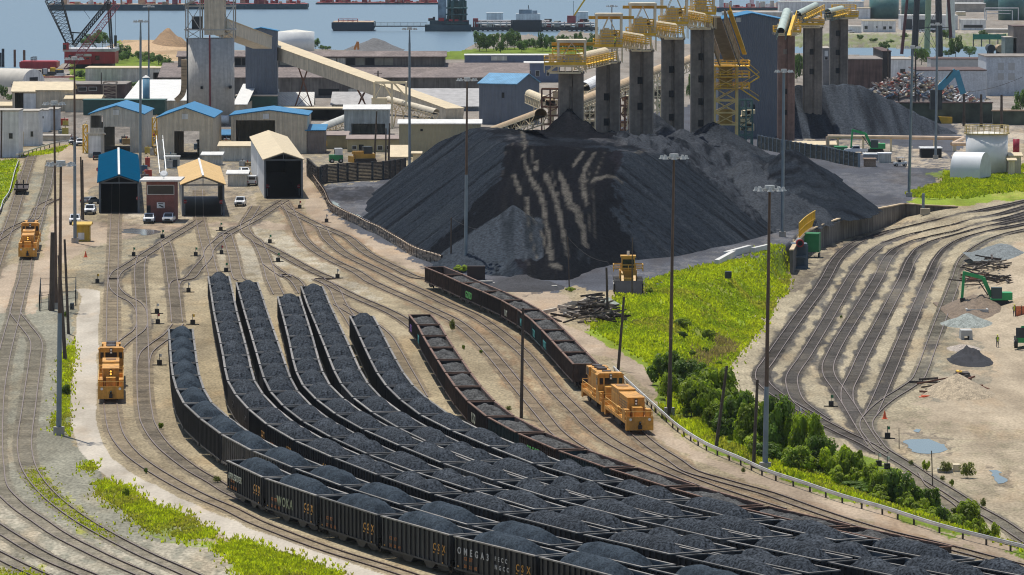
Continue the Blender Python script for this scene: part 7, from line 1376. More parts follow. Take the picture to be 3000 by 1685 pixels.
# ================================================================ RIGHT MIDDLE: pipes, quonset, yard things
t=thing('pipe_bridge','long cream pipe on tall posts before the third coal heap','pipe',g(3,1,600,150)); o=g(3,1,600,150); z0=a(3,1,600,0,o.y).z; k=1/((tp(3,1,0,150)[1]-YH)/H*3.4347); m=MB(); pts=[Vector((0,0,0)),Vector((0,0,z0)),a(3,1,1970,18,o.y)-o,a(3,1,1850,75,o.y-30)-o,a(3,1,2010,75,o.y-30)-o]
for A_,B_ in zip(pts[:-1],pts[1:]): m.cyl(A_,B_,.45,n=8)
m.build('pipe',mt('pipe_cream',(.62,.45,.30),.5),t)
for x in (705,960,1240,1685,1880): m=MB(); c_=a(3,1,x,20,o.y)-o; m.beam((c_.x,.6,-.2),(c_.x,.6,c_.z),.45 if x<1600 else .8); m.build('support_post',STEELC,t)
def quonset(name,label,c,r,x0,x1,yb,yt,rz,mat,endm,Lx,door=None,ribs=True):
    p,W,Hh,u=BX(c,r,x0,x1,yb,yt); t=thing(name,label,'arched shelter',p+Vector((W*.35,2,0)),rz); n=14; R_=Hh; m=MB(); prof=[((.68 if not ribs else .95)*R_*math.cos(math.pi*i/n),R_*(math.sin(math.pi*i/n)**.75)) for i in range(n+1)]
    nb=int(Lx/.9)
    for j in range(nb): x=-Lx/2+j*Lx/nb; x2=x+Lx/nb*(.88 if ribs else 1.0); q_=1.0
    v=[];cs=[]
    for j in range(nb+1):
        for s_,dx in ((1.0,0),(1.02 if ribs else 1,.3)):
            x=-Lx/2+j*Lx/nb+dx*Lx/nb
            if x>Lx/2: continue
            cs.append([(x,y*s_,z*s_) for y,z in prof])
    for c_ in cs: v+=c_
    m.add(v,[(i*(n+1)+j,i*(n+1)+j+1,(i+1)*(n+1)+j+1,(i+1)*(n+1)+j) for i in range(len(cs)-1) for j in range(n)]); m.build('shell',mat,t,True)
    for s_ in (-1,1): m=MB(); m.add([(s_*Lx/2,y,z) for y,z in prof],[list(range(n+1))]); m.build('end_wall',endm,t)
    if door: m=MB(); m.box(Lx/2,Lx/2+.05,-R_*.35,R_*.35,0,R_*.55); m.build('door',DARKIN,t)
    return t
quonset('quonset_hut','ribbed cream quonset hut at the left edge',0,0,-140,320,870,690,math.radians(-35),mt('quonset_cream',(.52,.49,.42),.6,var=.1),WHITEW,26,True)
quonset('fabric_shelter','white arched shelter in front of the white storage tank',3,1,1900,2320,432,160,math.radians(-24),mt('fabric_white',(.70,.72,.73),.6,var=.04),mt('fabric_end',(.52,.55,.58),.6,var=.1),6.6,False,False)
L_('pump_house','tan pump house right of the white storage tank','building',3,1,2432,2545,385,200,5,'gx',.5,TAN,CREAMR); L_('pump_house','small tan hut before the pump house','building',3,1,2425,2485,400,245,3,'gx',.3,TAN,CREAMR)
p=g(3,1,2497,190); t=thing('red_tank','upright dark red tank behind the pump house','tank',p); k=1/((tp(3,1,0,190)[1]-YH)/H*3.4347); m=MB(); m.cyl((0,0,0),(0,0,165*k),33*k,n=18); m.build('shell',mt('tank_red',(.30,.01,.03),.5),t,True)
L_('low_tan_building','low tan roofed building behind the blue posted wall','building',3,1,240,680,150,92,10,'gx',.6,mt('khaki_wall',(.40,.35,.20),.7),CREAMR)
L_('trailer','dark open trailer under the cream pipe','trailer',3,1,1542,1748,215,125,5,wm=DARKIN,rm=WHITEW); L_('skid_tank','small grey skid container behind the yard','container',3,1,1120,1240,265,180,4,wm=LGREY,rm=WHITEW); L_('brick_stack','stack of tan bricks beside the skid container','brick stack',3,1,972,1085,305,235,3,wm=mt('brick_tan',(.34,.24,.17),.9,fine=.3),rm=mt('brick_tan',(.34,.24,.17),.9,fine=.3)); L_('green_box','green waste container beside the white pickup','container',3,1,680,795,165,115,4,wm=mt('box_green',(.02,.22,.07),.6),rm=mt('box_green',(.02,.22,.07),.6)); L_('skid_deck','long grey deck behind the skid container','deck',3,1,970,1230,240,185,4,wm=mt('deck_grey',(.3,.3,.3),.8),rm=WHITEW)
L_('small_shed','tiny cream shed beside the sloping tan cellar roof','shed',1,1,1578,1655,280,180,3,'sx',.3,CREAM,CREAMR); L_('cellar_roof','sloping tan cellar roof before the tan metal hall','roof',1,1,1350,1530,240,215,9,'sx',2.2,LGREY,CREAMR)
# ================================================================ VEHICLES (front towards +x)
TY=mt('tyre',(.02,.02,.02),.85); RIMM=mt('wheel_rim',(.4,.4,.4),.4,.5)
def wheels(t,xs,hw,r,w=.24):
    for x in xs:
        for s in (-1,1):
            m=MB(); m.cyl((x,s*hw-w/2*s,r),(x,s*hw+w/2*s,r),r,n=16); wo=m.build('wheel',TY,t); m=MB(); m.cyl((x,s*(hw+w/2)-.01*s,r),(x,s*(hw+w/2)+.02*s,r),r*.55,n=10); m.build('rim',RIMM,wo)
def extx(m,prof,y0,y1,mi=0): # profile in x,z swept along y
    return m.extr(prof,y0,y1,mi)
def pickup(label,p,rz,col,kind='pickup',name='parked_pickup'):
    t=thing(name,label,kind if kind!='pickup' else 'pickup truck',p,rz,'white pickups and cars by the sheds'); b=MB(); L=2.75
    if kind=='pickup': prof=[(-L,.45),(L,.45),(L,.85),(L-.1,1.02),(1.25,1.12),(.65,1.78),(-.75,1.80),(-.95,1.12),(-L,1.1)]
    elif kind=='van': prof=[(-L,.4),(L,.4),(L,.9),(L-.4,1.15),(L-1.0,1.95),(L-1.4,2.05),(-L,2.05)]
    else: prof=[(-2.3,.4),(2.3,.4),(2.3,.75),(1.2,.95),(.55,1.42),(-1.1,1.42),(-1.75,.95),(-2.3,.9)]; L=2.3
    n=len(prof); w=.95; ys=(-w,-w*.98,w*.98,w); sc_=[[(x,z) for x,z in prof]]
    top=max(z for x,z in prof); vs=[]
    for y,ins in ((-w,.0),(w,.0)):
        for x,z in prof: vs.append((x,y*(1-(.14 if z>1.15 else 0)),z))
    b.add(vs,[list(range(n)),list(range(n,2*n))[::-1]]+[(n+i,n+(i+1)%n,(i+1)%n,i) for i in range(n)]); body=b.build('body',mt('paint_'+col,{'white':(.74,.75,.76),'black':(.02,.02,.025),'grey':(.25,.27,.3),'tan':(.5,.42,.3)}[col],.25,var=.03),t)
    if kind=='pickup': m=MB(); m.box(-L+.12,-.98,-.78,.78,1.08,1.115); m.build('bed',DARKIN,t)
    def glass(pts): m=MB(); m.poly([Vector(q) for q in pts]); gl=m.build('window',GLS,t); s=gl.modifiers.new('s','SOLIDIFY'); s.thickness=.03; s.offset=0
    if kind=='pickup': glass([(1.20,-.74,1.18),(1.20,.74,1.18),(.70,.68,1.74),(.70,-.68,1.74)]); glass([(-.97,-.7,1.2),(-.97,.7,1.2),(-.80,.66,1.72),(-.80,-.66,1.72)]); sw=(( .95,1.2),(.60,1.68),(-.70,1.70),(-.80,1.2))
    elif kind=='van': glass([(L-.45,-.75,1.25),(L-.45,.75,1.25),(L-.98,.7,1.88),(L-.98,-.7,1.88)]); glass([(-L-.02,-.7,1.3),(-L-.02,.7,1.3),(-L-.02,.7,1.85),(-L-.02,-.7,1.85)]); sw=((L-1.1,1.25),(L-1.3,1.85),(-L+.4,1.85),(-L+.4,1.25))
    else: glass([(1.15,-.72,1.0),(1.15,.72,1.0),(.62,.66,1.38),(.62,-.66,1.38)]); glass([(-1.7,-.7,1.0),(-1.7,.7,1.0),(-1.18,.66,1.38),(-1.18,-.66,1.38)]); sw=((1.0,1.0),(.5,1.36),(-1.0,1.36),(-1.4,1.0))
    for s in (-1,1): glass([(x,s*(.97 if z<1.3 else .86),z) for x,z in sw])
    for s in (-1,1): m=MB(); m.box(L-.02,L+.03,s*.72-.16,s*.72+.16,.72,.92); m.build('headlight',mt('lamp_glass',(.8,.8,.75),.2),t); m=MB(); m.box(-L-.03,-L+.02,s*.8-.1,s*.8+.1,.7,1.0); m.build('tail_light',mt('tail_red',(.35,.02,.02),.3),t)
    m=MB(); m.box(L,L+.04,-.5,.5,.62,.9); m.build('grille',DARKIN,t); m=MB(); m.box(L-.05,L+.1,-.92,.92,.42,.6); m.box(-L-.1,-L+.05,-.9,.9,.42,.6); m.build('bumper',DST,t)
    wheels(t,(-L*.6,L*.64),.80,.38); return t
R_=math.radians
def V(c,r,x,y,z=0): return g(c,r,x,y,z)+Vector((0,2.7,0))
pickup('white pickup parked left of the brick office door',V(0,1,1492,880),R_(-90),'white'); pickup('white pickup parked right of the brick office door',V(0,1,1688,876),R_(-92),'white'); pickup('white car behind the blue half of the light mast',V(0,1,742,890),R_(-88),'white'); pickup('white pickup parked beside the twin poles',V(0,1,896,790),R_(-90),'white'); pickup('silver car parked behind the pickup at the twin poles',V(0,1,900,690),R_(60),'grey','car','parked_car'); pickup('white utility pickup between tan shed and tall pale shed',V(0,1,2412,708),R_(-92),'white'); pickup('white van beside the grey green shed box',V(0,1,2535,498),R_(90),'white','van','parked_van'); pickup('dark pickup behind the blue shed',V(0,1,965,240),R_(95),'black'); pickup('white pickup at the top of the dirt road',V(0,1,800,98),R_(-90),'white'); pickup('dark grey pickup beside the one on the dirt road',V(0,1,738,85),R_(-95),'grey'); pickup('white car half hidden behind the shed box',V(0,1,2450,385),R_(-75),'white','car','parked_car')
pickup('white crew pickup behind the blue posted wall',g(3,1,885,170),R_(180),'white')
for i,(x,lb) in enumerate(((1562,'white car left before the depot gates'),(1635,'grey car before the depot gates'),(1690,'white car by the derrick leg'),(1775,'dark car right of the derrick leg'),(825,'white car at the edge of the canal road'))): pickup(lb,g(3,0,x,330),R_(180 if i%2 else 0),('white','grey','white','black','white')[i],'car','parked_car')
def cart(label,p,rz,c1):
    t=thing('utility_cart',label,'utility cart',p,rz); m=MB(); m.box(-1.4,1.4,-.7,.7,.45,.95); m.box(.8,1.5,-.65,.65,.9,1.1); m.build('body',c1,t); m=MB(); m.box(-.7,.8,-.72,.72,1.95,2.05); m.build('roof',WHITEW,t); m=MB()
    for x in (-.65,.75):
        for y in (-.65,.65): m.beam((x,y,.9),(x,y,1.95),.07)
    m.build('roll_cage',DST,t); m=MB(); m.box(-.5,.1,-.6,.6,.95,1.4); m.build('seat',DARKIN,t); wheels(t,(-1,1),.72,.33); return t
cart('small utility cart with red attachment by the retaining wall',g(3,1,2165,690,-3.6),R_(20),DST); cart('white utility cart beside the skid container',g(3,1,1330,300),R_(10),WHITEW)
t=thing('loader_attachment','red implement beside the utility cart','implement',g(3,1,2080,680,-3.6)); m=MB(); m.box(-1,1,-.3,.3,.3,.5); m.beam((-1,0,.5),(.8,0,1.1),.2); m.beam((.9,0,.3),(.9,0,1.2),.2); m.build('frame',RED,t)
# wheel loader facing the viewer
YL=mt('loader_yellow',(.55,.30,.04),.5,var=.15); p=g(2,2,1175,222); k=1/((tp(2,2,0,235)[1]-YH)/H*3.4347)
t=thing('wheel_loader','big yellow wheel loader with wide black bucket at the coal yard edge','wheel loader',p+Vector((0,3,0)),R_(-90)); bw=270*k/2
m=MB(); m.extr([(2.2,0),(2.2,2.0),(2.6,2.1),(3.3,1.0),(3.9,.0)][::1],-bw,bw); m.build('bucket',mt('bucket_black',(.03,.03,.032),.5,.3),t)
for s in (-1,1): m=MB(); m.beam((2.4,s*.9,1.4),(-.5,s*.9,3.2),.35,.6); m.build('lift_arm',YL,t)
m=MB(); m.box(-5,-.6,-1.3,1.3,1.3,3.4); m.box(-1,1.4,-.9,.9,1.2,2.4); m.build('body',YL,t)
m=MB(); m.box(-2.2,-.3,-1.0,1.0,3.3,5.4); cb=m.build('cab',YL,t); m=MB(); m.box(-.3,-.26,-.85,.85,3.6,5.1); m.build('window',GLS,cb); m=MB(); m.box(-2.4,-.1,-1.15,1.15,5.4,5.65); m.build('roof',YL,cb); m=MB(); m.cyl((-1.2,0,5.65),(-1.2,0,6.3),.2,n=8); m.build('beacon',WHITEW,cb)
m=MB(); railbox(m,-2.6,.2,-2.2,2.2,3.3,1.0,1.0); m.build('handrail',YL,t); wheels(t,(-3.8,.7),1.75,1.15,.9)
# dozer and green machine behind the lagging wall
t=thing('bulldozer','yellow brown bulldozer parked behind the dark lagging wall','bulldozer',g(1,1,1085,262),R_(200)); m=MB(); m.box(-2.4,2.2,-1,1,.9,2.0); m.box(.2,2.6,-.7,.7,1.9,2.6); m.build('body',YL,t)
for s in (-1,1): m=MB(); m.extr([(-2.6,.3),(-2.1,0),(2.1,0),(2.6,.4),(2.3,.95),(-2.3,.95)],s*1.35-.3,s*1.35+.3); m.build('track',C_['under'],t)
m=MB(); m.box(-1.8,.2,-.9,.9,2.0,3.6); m.build('cab',DST,t); m=MB(); m.box(2.9,3.1,-1.9,1.9,.1,1.5); m.build('blade',YL,t)
t=thing('green_machine','small green cabbed machine behind the dark lagging wall','machine',g(1,1,805,265),R_(190)); m=MB(); m.box(-1.5,1.5,-1,1,.5,1.8); m.build('body',mt('box_green',(.02,.22,.07),.6),t); m=MB(); m.box(-1.4,.3,-.95,.95,1.8,3.3); m.build('cab',WHITEW,t); m=MB(); m.box(-.9,.32,-.7,.7,2.0,3.0); m.build('window',GLS,t); wheels(t,(-1,1),1,.5)
GRN=mt('machine_green',(.02,.34,.10),.45,var=.1)
def excavator(label,p,rz,s_=1.0,boomp=None):
    t=thing('excavator',label,'excavator',p,rz); t.scale=(s_,)*3
    for s in (-1,1): m=MB(); m.extr([(-2,.3),(-1.7,0),(1.7,0),(2,.3),(1.8,.85),(-1.8,.85)],s*1.05-.28,s*1.05+.28); m.build('track',C_['under'],t)
    m=MB(); m.box(-2.3,1.1,-1.3,1.3,.95,1.2); m.box(-2.3,-.7,-1.3,1.3,1.2,2.1); m.box(-.7,.2,-1.3,-.1,1.2,1.9); m.build('upper_body',GRN,t)
    m=MB(); m.box(-.7,.9,.2,1.25,1.2,2.9); cb=m.build('cab',mt('cab_dark',(.04,.07,.07),.4),t); m=MB(); m.box(.9,.93,.3,1.15,1.6,2.75); m.build('window',GLS,cb); m=MB(); m.box(-.5,.7,.19,.21,1.6,2.7); m.build('window',GLS,cb)
    q=[Vector((.8,0,1.4)),Vector((2.1,0,4.3)),Vector((4.9,0,5.0)),Vector((5.3,0,1.2))]
    m=MB(); m.beam(q[0],q[1],.42,.6); m.beam(q[1],q[2],.40,.55); m.build('boom',GRN,t); m=MB(); m.beam(q[2]+Vector((.1,0,.3)),q[3],.38,.5); m.build('stick',GRN,t); m=MB(); m.cyl(q[0]+Vector((.5,0,.2)),q[1]+Vector((.7,0,-.5)),.1,n=6); m.cyl(q[1]+Vector((.8,0,.5)),q[2]+Vector((0,0,.6)),.1,n=6); m.build('cylinder',DST,t)
    m=MB(); m.extr([(4.9,1.2),(5.6,1.2),(5.5,.4),(4.9,.1),(4.5,.6)],-.5,.5); m.build('bucket',C_['under'],t); return t
excavator('green excavator digging on the brown dirt heap',g(3,2,2300,330,ZR),R_(180),1.0); excavator('green excavator behind the blue posted wall',g(3,1,1075,165),R_(178),1.05)
# telehandler at the right edge
p=g(3,2,2600,770,ZR); t=thing('telehandler','green telehandler cut by the right edge','telehandler',p+Vector((0,3,0)),R_(-95)); m=MB(); m.box(-2.6,1.6,-1.1,1.1,.8,1.7); m.box(-2.4,-.8,-1.1,-.2,1.7,2.3); m.build('body',GRN,t); m=MB(); m.box(-.9,.5,.25,1.15,1.7,3.2); m.build('cab',GLS,t); m=MB(); m.beam((-2.2,-.2,2.4),(2.6,-.2,3.0),.5,.55); m.build('boom',GRN,t); m=MB(); m.box(2.4,2.7,-1.2,1.2,1.6,3.0); m.build('carriage',DST,t); wheels(t,(-1.7,1.2),1.15,.75,.5)
# green trailer and tunnel sprayer at the wall end
t=thing('green_trailer','green box trailer parked against the retaining wall','trailer',g(3,1,447,1215,ZR),R_(80)); m=MB(); m.box(-1.5,1.5,-1.3,1.3,1.0,4.3); m.build('box',mt('box_green',(.02,.22,.07),.6),t); m=MB(); m.beam((1.5,0,.8),(3,0,.6),.15); m.build('drawbar',DST,t); wheels(t,(-.6,.6),1.2,.42)
o=g(3,1,320,1330,ZR); t=thing('dust_cannon','dark two storey steel frame with red ringed cannon at the wall end','machine',o); k=1/((tp(3,1,0,1330)[1]+18)/H*0+ (tp(3,1,0,1330)[1]-YH)/(H-ZR)*3.4347); m=MB()
for x in (-80*k,70*k):
    for y in (0,3): m.beam((x,y,0),(x,y,235*k),.45)
for z in (0,110*k,235*k): m.box(-85*k,75*k,-.2,3.2,z,z+.3)
m.box(-80*k,70*k,2.6,2.9,0,235*k); m.build('frame',mt('frame_bluegrey',(.10,.14,.17),.6),t)
m=MB(); m.cyl((-5*k,-1.4,265*k),(-5*k,3,270*k),38*k,30*k,n=18); m.build('barrel',mt('barrel_grey',(.22,.24,.25),.5),t); m=MB(); m.cyl((-5*k,-1.7,264*k),(-5*k,-1.3,265*k),40*k,n=18); m.build('muzzle_ring',RED,t); m=MB(); m.cyl((-5*k,-1.72,264*k),(-5*k,-1.69,264*k),28*k,n=16); m.build('muzzle',DARKIN,t)
t=thing('wall_railing','yellow mesh railing along the start of the retaining wall','railing',g(3,1,315,1000)); o=g(3,1,315,1000); m=MB(); P_=spline([g(3,1,310,1035)-o,g(3,1,380,965)-o,g(3,1,475,900)-o],1.2)
for p_,q_ in zip(P_[:-1],P_[1:]):
    for i in range(4): c_=p_.lerp(q_,i/4); m.beam(c_,c_+Vector((0,0,2.8)),.06)
    for z in (0.1,1.4,2.8): m.beam(p_+Vector((0,0,z)),q_+Vector((0,0,z)),.12)
m.build('mesh',STEELY,t)
# ---------------------------------------------------------------- people
SKIN=mt('skin',(.45,.26,.18),.6); VEST=mt('hi_vis',(.62,.80,.02),.6,var=.1); TROU=mt('dark_trousers',(.025,.03,.05),.8); HATM=mt('hard_hat',(.75,.72,.10),.4); 
def person(label,p,rz,vest=VEST,pose=0,hat=HATM):
    t=thing('person',label,'person',p,rz); bm_=bpy.data.meshes.new('body')
    J=[(0,0,.98,.13),(0,0,1.22,.145),(0,0,1.42,.15),(0,0,1.52,.065),(0,.015,1.62,.09),(0,.01,1.72,.085),(.19,0,1.42,.065),(.27,.02,1.15,.05),(.24 if not pose else .30,.22,1.0 if not pose else 1.25,.038),(-.19,0,1.42,.065),(-.27,-.02,1.15,.05),(-.25,.08,.90,.038),(.10,0,.90,.10),(.11,.03,.50,.07),(.12,-.02,.09,.05),(.12,.12,.04,.045),(-.10,0,.90,.10),(-.12,.06 if pose else 0,.50,.07),(-.13,-.03,.09,.05),(-.13,.11,.04,.045)]
    E=[(0,1),(1,2),(2,3),(3,4),(4,5),(2,6),(6,7),(7,8),(2,9),(9,10),(10,11),(0,12),(12,13),(13,14),(14,15),(0,16),(16,17),(17,18),(18,19)]
    bm_.from_pydata([j[:3] for j in J],E,[]); o=link('body',bm_,t); sk=o.modifiers.new('skin','SKIN'); 
    for v,j in zip(bm_.skin_vertices[0].data,J): v.radius=(j[3],j[3])
    bm_.skin_vertices[0].data[0].use_root=True; ss=o.modifiers.new('sub','SUBSURF'); ss.levels=1; ss.render_levels=1
    dg=bpy.context.evaluated_depsgraph_get(); dg.update(); me=bpy.data.meshes.new_from_object(o.evaluated_get(dg)); o.modifiers.clear(); o.data=me; me.name='body'; me.materials.clear()
    for mm in (SKIN,TROU,mt('work_shirt',(.10,.12,.16),.8)): me.materials.append(mm)
    for f in me.polygons: z=f.center.z; f.material_index=1 if z<.98 and abs(f.center.x)<.2 else (2 if z<1.47 and not (abs(f.center.x)>.2 and z<1.1) else 0); f.use_smooth=True
    m=MB(); n=10; rings=[(.88,.175,.135),(1.05,.165,.13),(1.25,.185,.14),(1.40,.20,.14),(1.50,.11,.09)]; v=[]
    for z,rx,ry in rings:
        for i in range(n): a_=2*math.pi*i/n; v.append((rx*math.cos(a_),ry*math.sin(a_),z))
    m.add(v,[(j*n+i,j*n+(i+1)%n,(j+1)*n+(i+1)%n,(j+1)*n+i) for j in range(len(rings)-1) for i in range(n)]); m.build('vest',vest,t,True)
    m=MB(); m.sphere((0,.01,1.74),.125,10,6,0,(1,1.1,.75)); m.cyl((0,.03,1.70),(0,.03,1.715),.16,n=12); m.build('hard_hat',hat,t,True); return t
person('person in yellow vest and hard hat walking on the bare dirt',g(3,2,2308,748,ZR),R_(200),pose=1); person('person in yellow vest standing beside the orange fence',g(3,2,2478,436,ZR),R_(170))
person('person in yellow vest on the platform of the second pier',a(2,0,1038,462,902)+Vector((0,-1,-.2)),R_(150)); person('person in yellow vest between the second and third platform',a(2,0,1440,470,926)+Vector((0,-2,-3.0)),R_(180)) if 0 else None
# ---------------------------------------------------------------- right yard items
def at_(c,r,x,y,z=ZR): return g(c,r,x,y,z)
t=thing('orange_fence','orange mesh safety fence at the right edge','fence',at_(3,2,2490,440)); m=MB(); k=1/((tp(3,2,0,440)[1]-YH)/(H-ZR)*3.4347); m.box(0,200*k,0,.06,.1,105*k); m.build('mesh',mt('fence_orange',(.62,.18,.08),.8,var=.3,fine=.4,fs=8),t)
for x in (0,60,120,180): m=MB(); m.beam((x*k,-.05,0),(x*k,-.05,115*k),.08); m.build('post',WD,t)
t=thing('concrete_box','open grey precast concrete box','concrete box',at_(3,2,1998,445)); W=222*k; m=MB(); 
m.box(0,W,0,.25,0,80*k); m.box(0,W,6,6.25,0,80*k); m.box(0,.25,.25,6,0,80*k); m.box(W-.25,W,.25,6,0,80*k); m.build('box',mt('precast',(.42,.42,.40),.85,var=.15),t)
t=thing('concrete_block','grey precast block with arched foot','concrete block',at_(3,2,1942,672)); k=1/((tp(3,2,0,672)[1]-YH)/(H-ZR)*3.4347); m=MB(); W=118*k; m.extr([(0,0),(W*.28,0),(W*.3,.55),(W*.7,.55),(W*.72,0),(W,0),(W*.97,95*k),(W*.03,95*k)],0,3); m.build('block',mt('precast',(.42,.42,.40),.85,var=.15),t)
def pile_of(name,label,p,n,L,seed,mats,spread=(3,4,1.6),th=(.18,.28)):
    t=thing(name,label,'timber pile',p); r=random.Random(seed)
    for kk,mm in enumerate(mats):
        m=MB()
        for i in range(n): c_=Vector((r.gauss(0,spread[0]*.5),r.gauss(0,spread[1]*.5),0)); c_.z=.15+max(0,spread[2]*(1-abs(c_.x)/spread[0]))*r.random(); a_=r.uniform(0,3.14); l=L*r.uniform(.6,1.1)/2; d=Vector((math.cos(a_)*l,math.sin(a_)*l,r.uniform(-.35,.35)*l*.6)); c_.z+=abs(d.z)*.6; m.beam(c_-d,c_+d,r.uniform(*th),r.uniform(*th))
        m.build('timber',mm,t)['kind']='stuff'
    return t
WP=mt('pale_timber',(.50,.44,.36),.9,var=.25)
pile_of('timber_pile','heap of scrap timber and concrete sleepers beside the grass bank',g(2,2,830,460),38,3.2,1,[TIMD,TIM,mt('dark_brown_timber',(.04,.028,.02),.9)],(4.2,9,3.0)); pile_of('sleeper_pile','loose pale concrete sleepers beside the scrap timber',g(2,2,670,400),11,3.4,2,[WP,mt('precast',(.42,.42,.40),.85,var=.15)],(2.6,9,1.6),(.35,.5))
t=thing('concrete_beam','long pale beam leaning on the scrap timber','beam',g(2,2,560,400)); m=MB(); m.beam((0,0,.6),(4.0,3,2.3),.4,.45); m.build('beam',WP,t)
pile_of('sleeper_pile','brown heap of old sleepers below the grey gravel heap',at_(3,1,2270,1340),26,3.0,3,[TIMD,TIM],(4.5,8,2.0)); pile_of('sleeper_pile','row of dark sleepers behind the digging excavator',at_(3,2,2290,95),18,3.0,4,[TIMD,TIMD],(5.5,9,.8)); pile_of('sleeper_pile','rusty sleeper heap left of the dark sleeper row',at_(3,2,2120,85),14,2.6,5,[TIM,mt('rusty_steel2',(.20,.08,.05),.8)],(3.0,6,1.2)); pile_of('sleeper_pile','long dark sleepers and rails behind the tan sand heap',at_(3,2,1840,1165),9,6.0,6,[TIMD,RUSTS],(4.0,9,.8)); 
L_2=lambda nm,lb,ct,x0,x1,yb,yt,D_,wm: tag((lambda m,o:(m.box(0,(x1-x0)*k,0,D_,0,(yb-yt)*k),m.build(nm,wm))[1])(MB(),0),lb,ct)
b=MB(); k=1/((tp(3,2,0,1080)[1]-YH)/(H-ZR)*3.4347); b.box(0,155*k,0,4,0,42*k); b.box(12*k,70*k,.5,3,42*k,72*k); b.box(75*k,140*k,.5,3,42*k,70*k); o=b.build('timber_bin',TIMD); o.location=at_(3,2,1895,1080); tag(o,'dark timber bin with yellow lid left of the bare dirt','bin')
b=MB(); b.box(0,50*k,0,2,0,.15); o=b.build('yellow_board',STEELY); o.location=at_(3,2,1910,1080)+Vector((0,.8,73*k)); tag(o,'yellow board lying on the dark timber bin','board')
def cone(label,c,r,x,y,z=ZR,h=1.0,tip=False):
    t=thing('traffic_cone',label,'traffic cone',g(c,r,x,y,z)); m=MB(); e=Vector((h,0,.2)) if tip else Vector((0,0,h)); m.cyl((0,0,.05),e,.26,.05,12); m.build('cone',mt('cone_orange',(.75,.13,.04),.5),t); m=MB(); m.box(-.34,.34,-.34,.34,0,.06); m.build('base',mt('cone_orange',(.75,.13,.04),.5),t)
cone('orange cone fallen over left of the sand heap',3,2,1545,1250,tip=True); cone('orange cone beside the switch stand at the track fan',3,3,1020,82); cone('small cone right of the sand heap',3,2,2108,1228); cone('orange cone on the crossing below the yellow container',0,1,862,1215,0); 
cab_=lambda lb,c,r,x0,x1,yb,yt,mm,z=ZR:(lambda t,kk:(lambda m:(m.box(0,(x1-x0)*kk,0,1.2,0,(yb-yt)*kk),m.build('housing',mm,t)))(MB()))(thing('cabinet',lb,'cabinet',g(c,r,x0,yb,z)),1/((tp(c,r,0,yb)[1]-YH)/(H-z)*(2.984 if r==3 else 3.4347)))
cab_('pale electrical cabinet beside the large dry bush',3,3,1620,1682,545,482,CREAM); cab_('long low grey concrete block beside the pale cabinet',3,3,1485,1618,553,520,CONC); cab_('dark box behind the second brown gondola',1,1,2125,2305,1443,1305,mt('box_brown',(.045,.028,.022),.8),0)
cab_('first grey concrete barrier below the coal heap',2,2,255,455,165,128,CONC,0); cab_('second dark concrete barrier below the coal heap',2,2,150,250,150,125,CONC,0); cab_('white barrier behind the third gondola',1,2,2260,2380,140,82,CONC,0); cab_('grey barrier right of the white one',1,2,2385,2576,155,100,CONC,0); cab_('dark equipment box at the foot of the berm barrier',2,1,2145,2210,1430,1360,DST,0)
# white jersey barriers on the coal yard edge
for i,(x0,y0,x1,y1) in enumerate(((2060,1310,2230,1215),(2150,1225,2390,1160),(2425,1185,2576,1150))):
    A_=g(2,1,x0,y0);B_=g(2,1,x1,y1); t=thing('concrete_barrier',('nearest','middle','farthest')[i]+' row of white concrete barriers above the grass bank','barrier',A_); m=MB(); m.beam((0,0,.55),B_-A_+Vector((0,0,.55)),.75,1.1); m.build('barrier',mt('barrier_white',(.58,.57,.53),.8,var=.1),t)
def switch(label,c,r,x,y,z=0,col='g'):
    t=thing('switch_stand',label,'switch stand',g(c,r,x,y,z),rv.uniform(-.3,.3),'switch stands beside the turnouts'); m=MB(); m.box(-.9,.9,-.15,.15,0,.12); m.box(-.3,.3,-.25,.25,.1,.7); m.build('base',C_['under'],t); m=MB(); m.beam((0,0,.7),(0,0,1.5),.07); m.build('spindle',DST,t); m=MB(); m.box(-.05,.28,-.03,.03,1.1,1.45); m.build('target',{'g':mt('target_green',(.02,.2,.08),.5),'y':STEELY,'w':WHITEW,'r':RED}[col],t)
for i,(c,r,x,y,z,col,lb) in enumerate(((0,2,980,105,0,'y','switch stand right of the concrete strip top'),(0,2,1580,410,0,'w','upper switch stand between the black track and first string'),(0,2,1588,515,0,'r','lower switch stand between the black track and first string'),(0,2,1897,195,0,'w','switch stand above the head of the first coal string'),(0,2,1940,520,0,'y','switch stand beside the head of the first coal string'),(0,2,1605,930,0,'w','switch stand left of the first coal string'),(0,1,1345,1205,0,'g','switch stand below the muddy puddle'),(0,1,1635,1025,0,'g','switch stand on the ladder left of the tan shed track'),(0,1,1970,1205,0,'g','switch stand beside the tan shed track'),(0,1,2230,1185,0,'r','red switch stand right of the tan shed track'),(0,1,2222,950,0,'g','switch stand in front of the tan shed'),(1,1,440,725,0,'r','switch stand right of the tall pale shed rails'),(1,1,140,1075,0,'g','switch stand on the pale gravel fan'),(1,1,222,1262,0,'g','switch stand below the pale gravel fan'),(1,2,820,55,0,'w','white pink switch stand on pale gravel'),(1,1,710,865,0,'w','switch stand where haul road meets the crossing'),(3,2,635,1345,ZR,'g','green switch stand in the right yard fan'),(3,3,1045,255,ZR,'g','green switch stand left of the big puddle'),(3,3,275,88,ZR,'w','switch stand behind the guardrail trees'),(3,3,968,500,ZR,'w','switch stand above the lower guardrail bushes'),(0,1,2275,1365,0,'g','switch stand right of the second string head'),(3,3,1042,525,ZR,'w','second switch stand above the lower bushes'))): switch(lb,c,r,x,y,z,col)
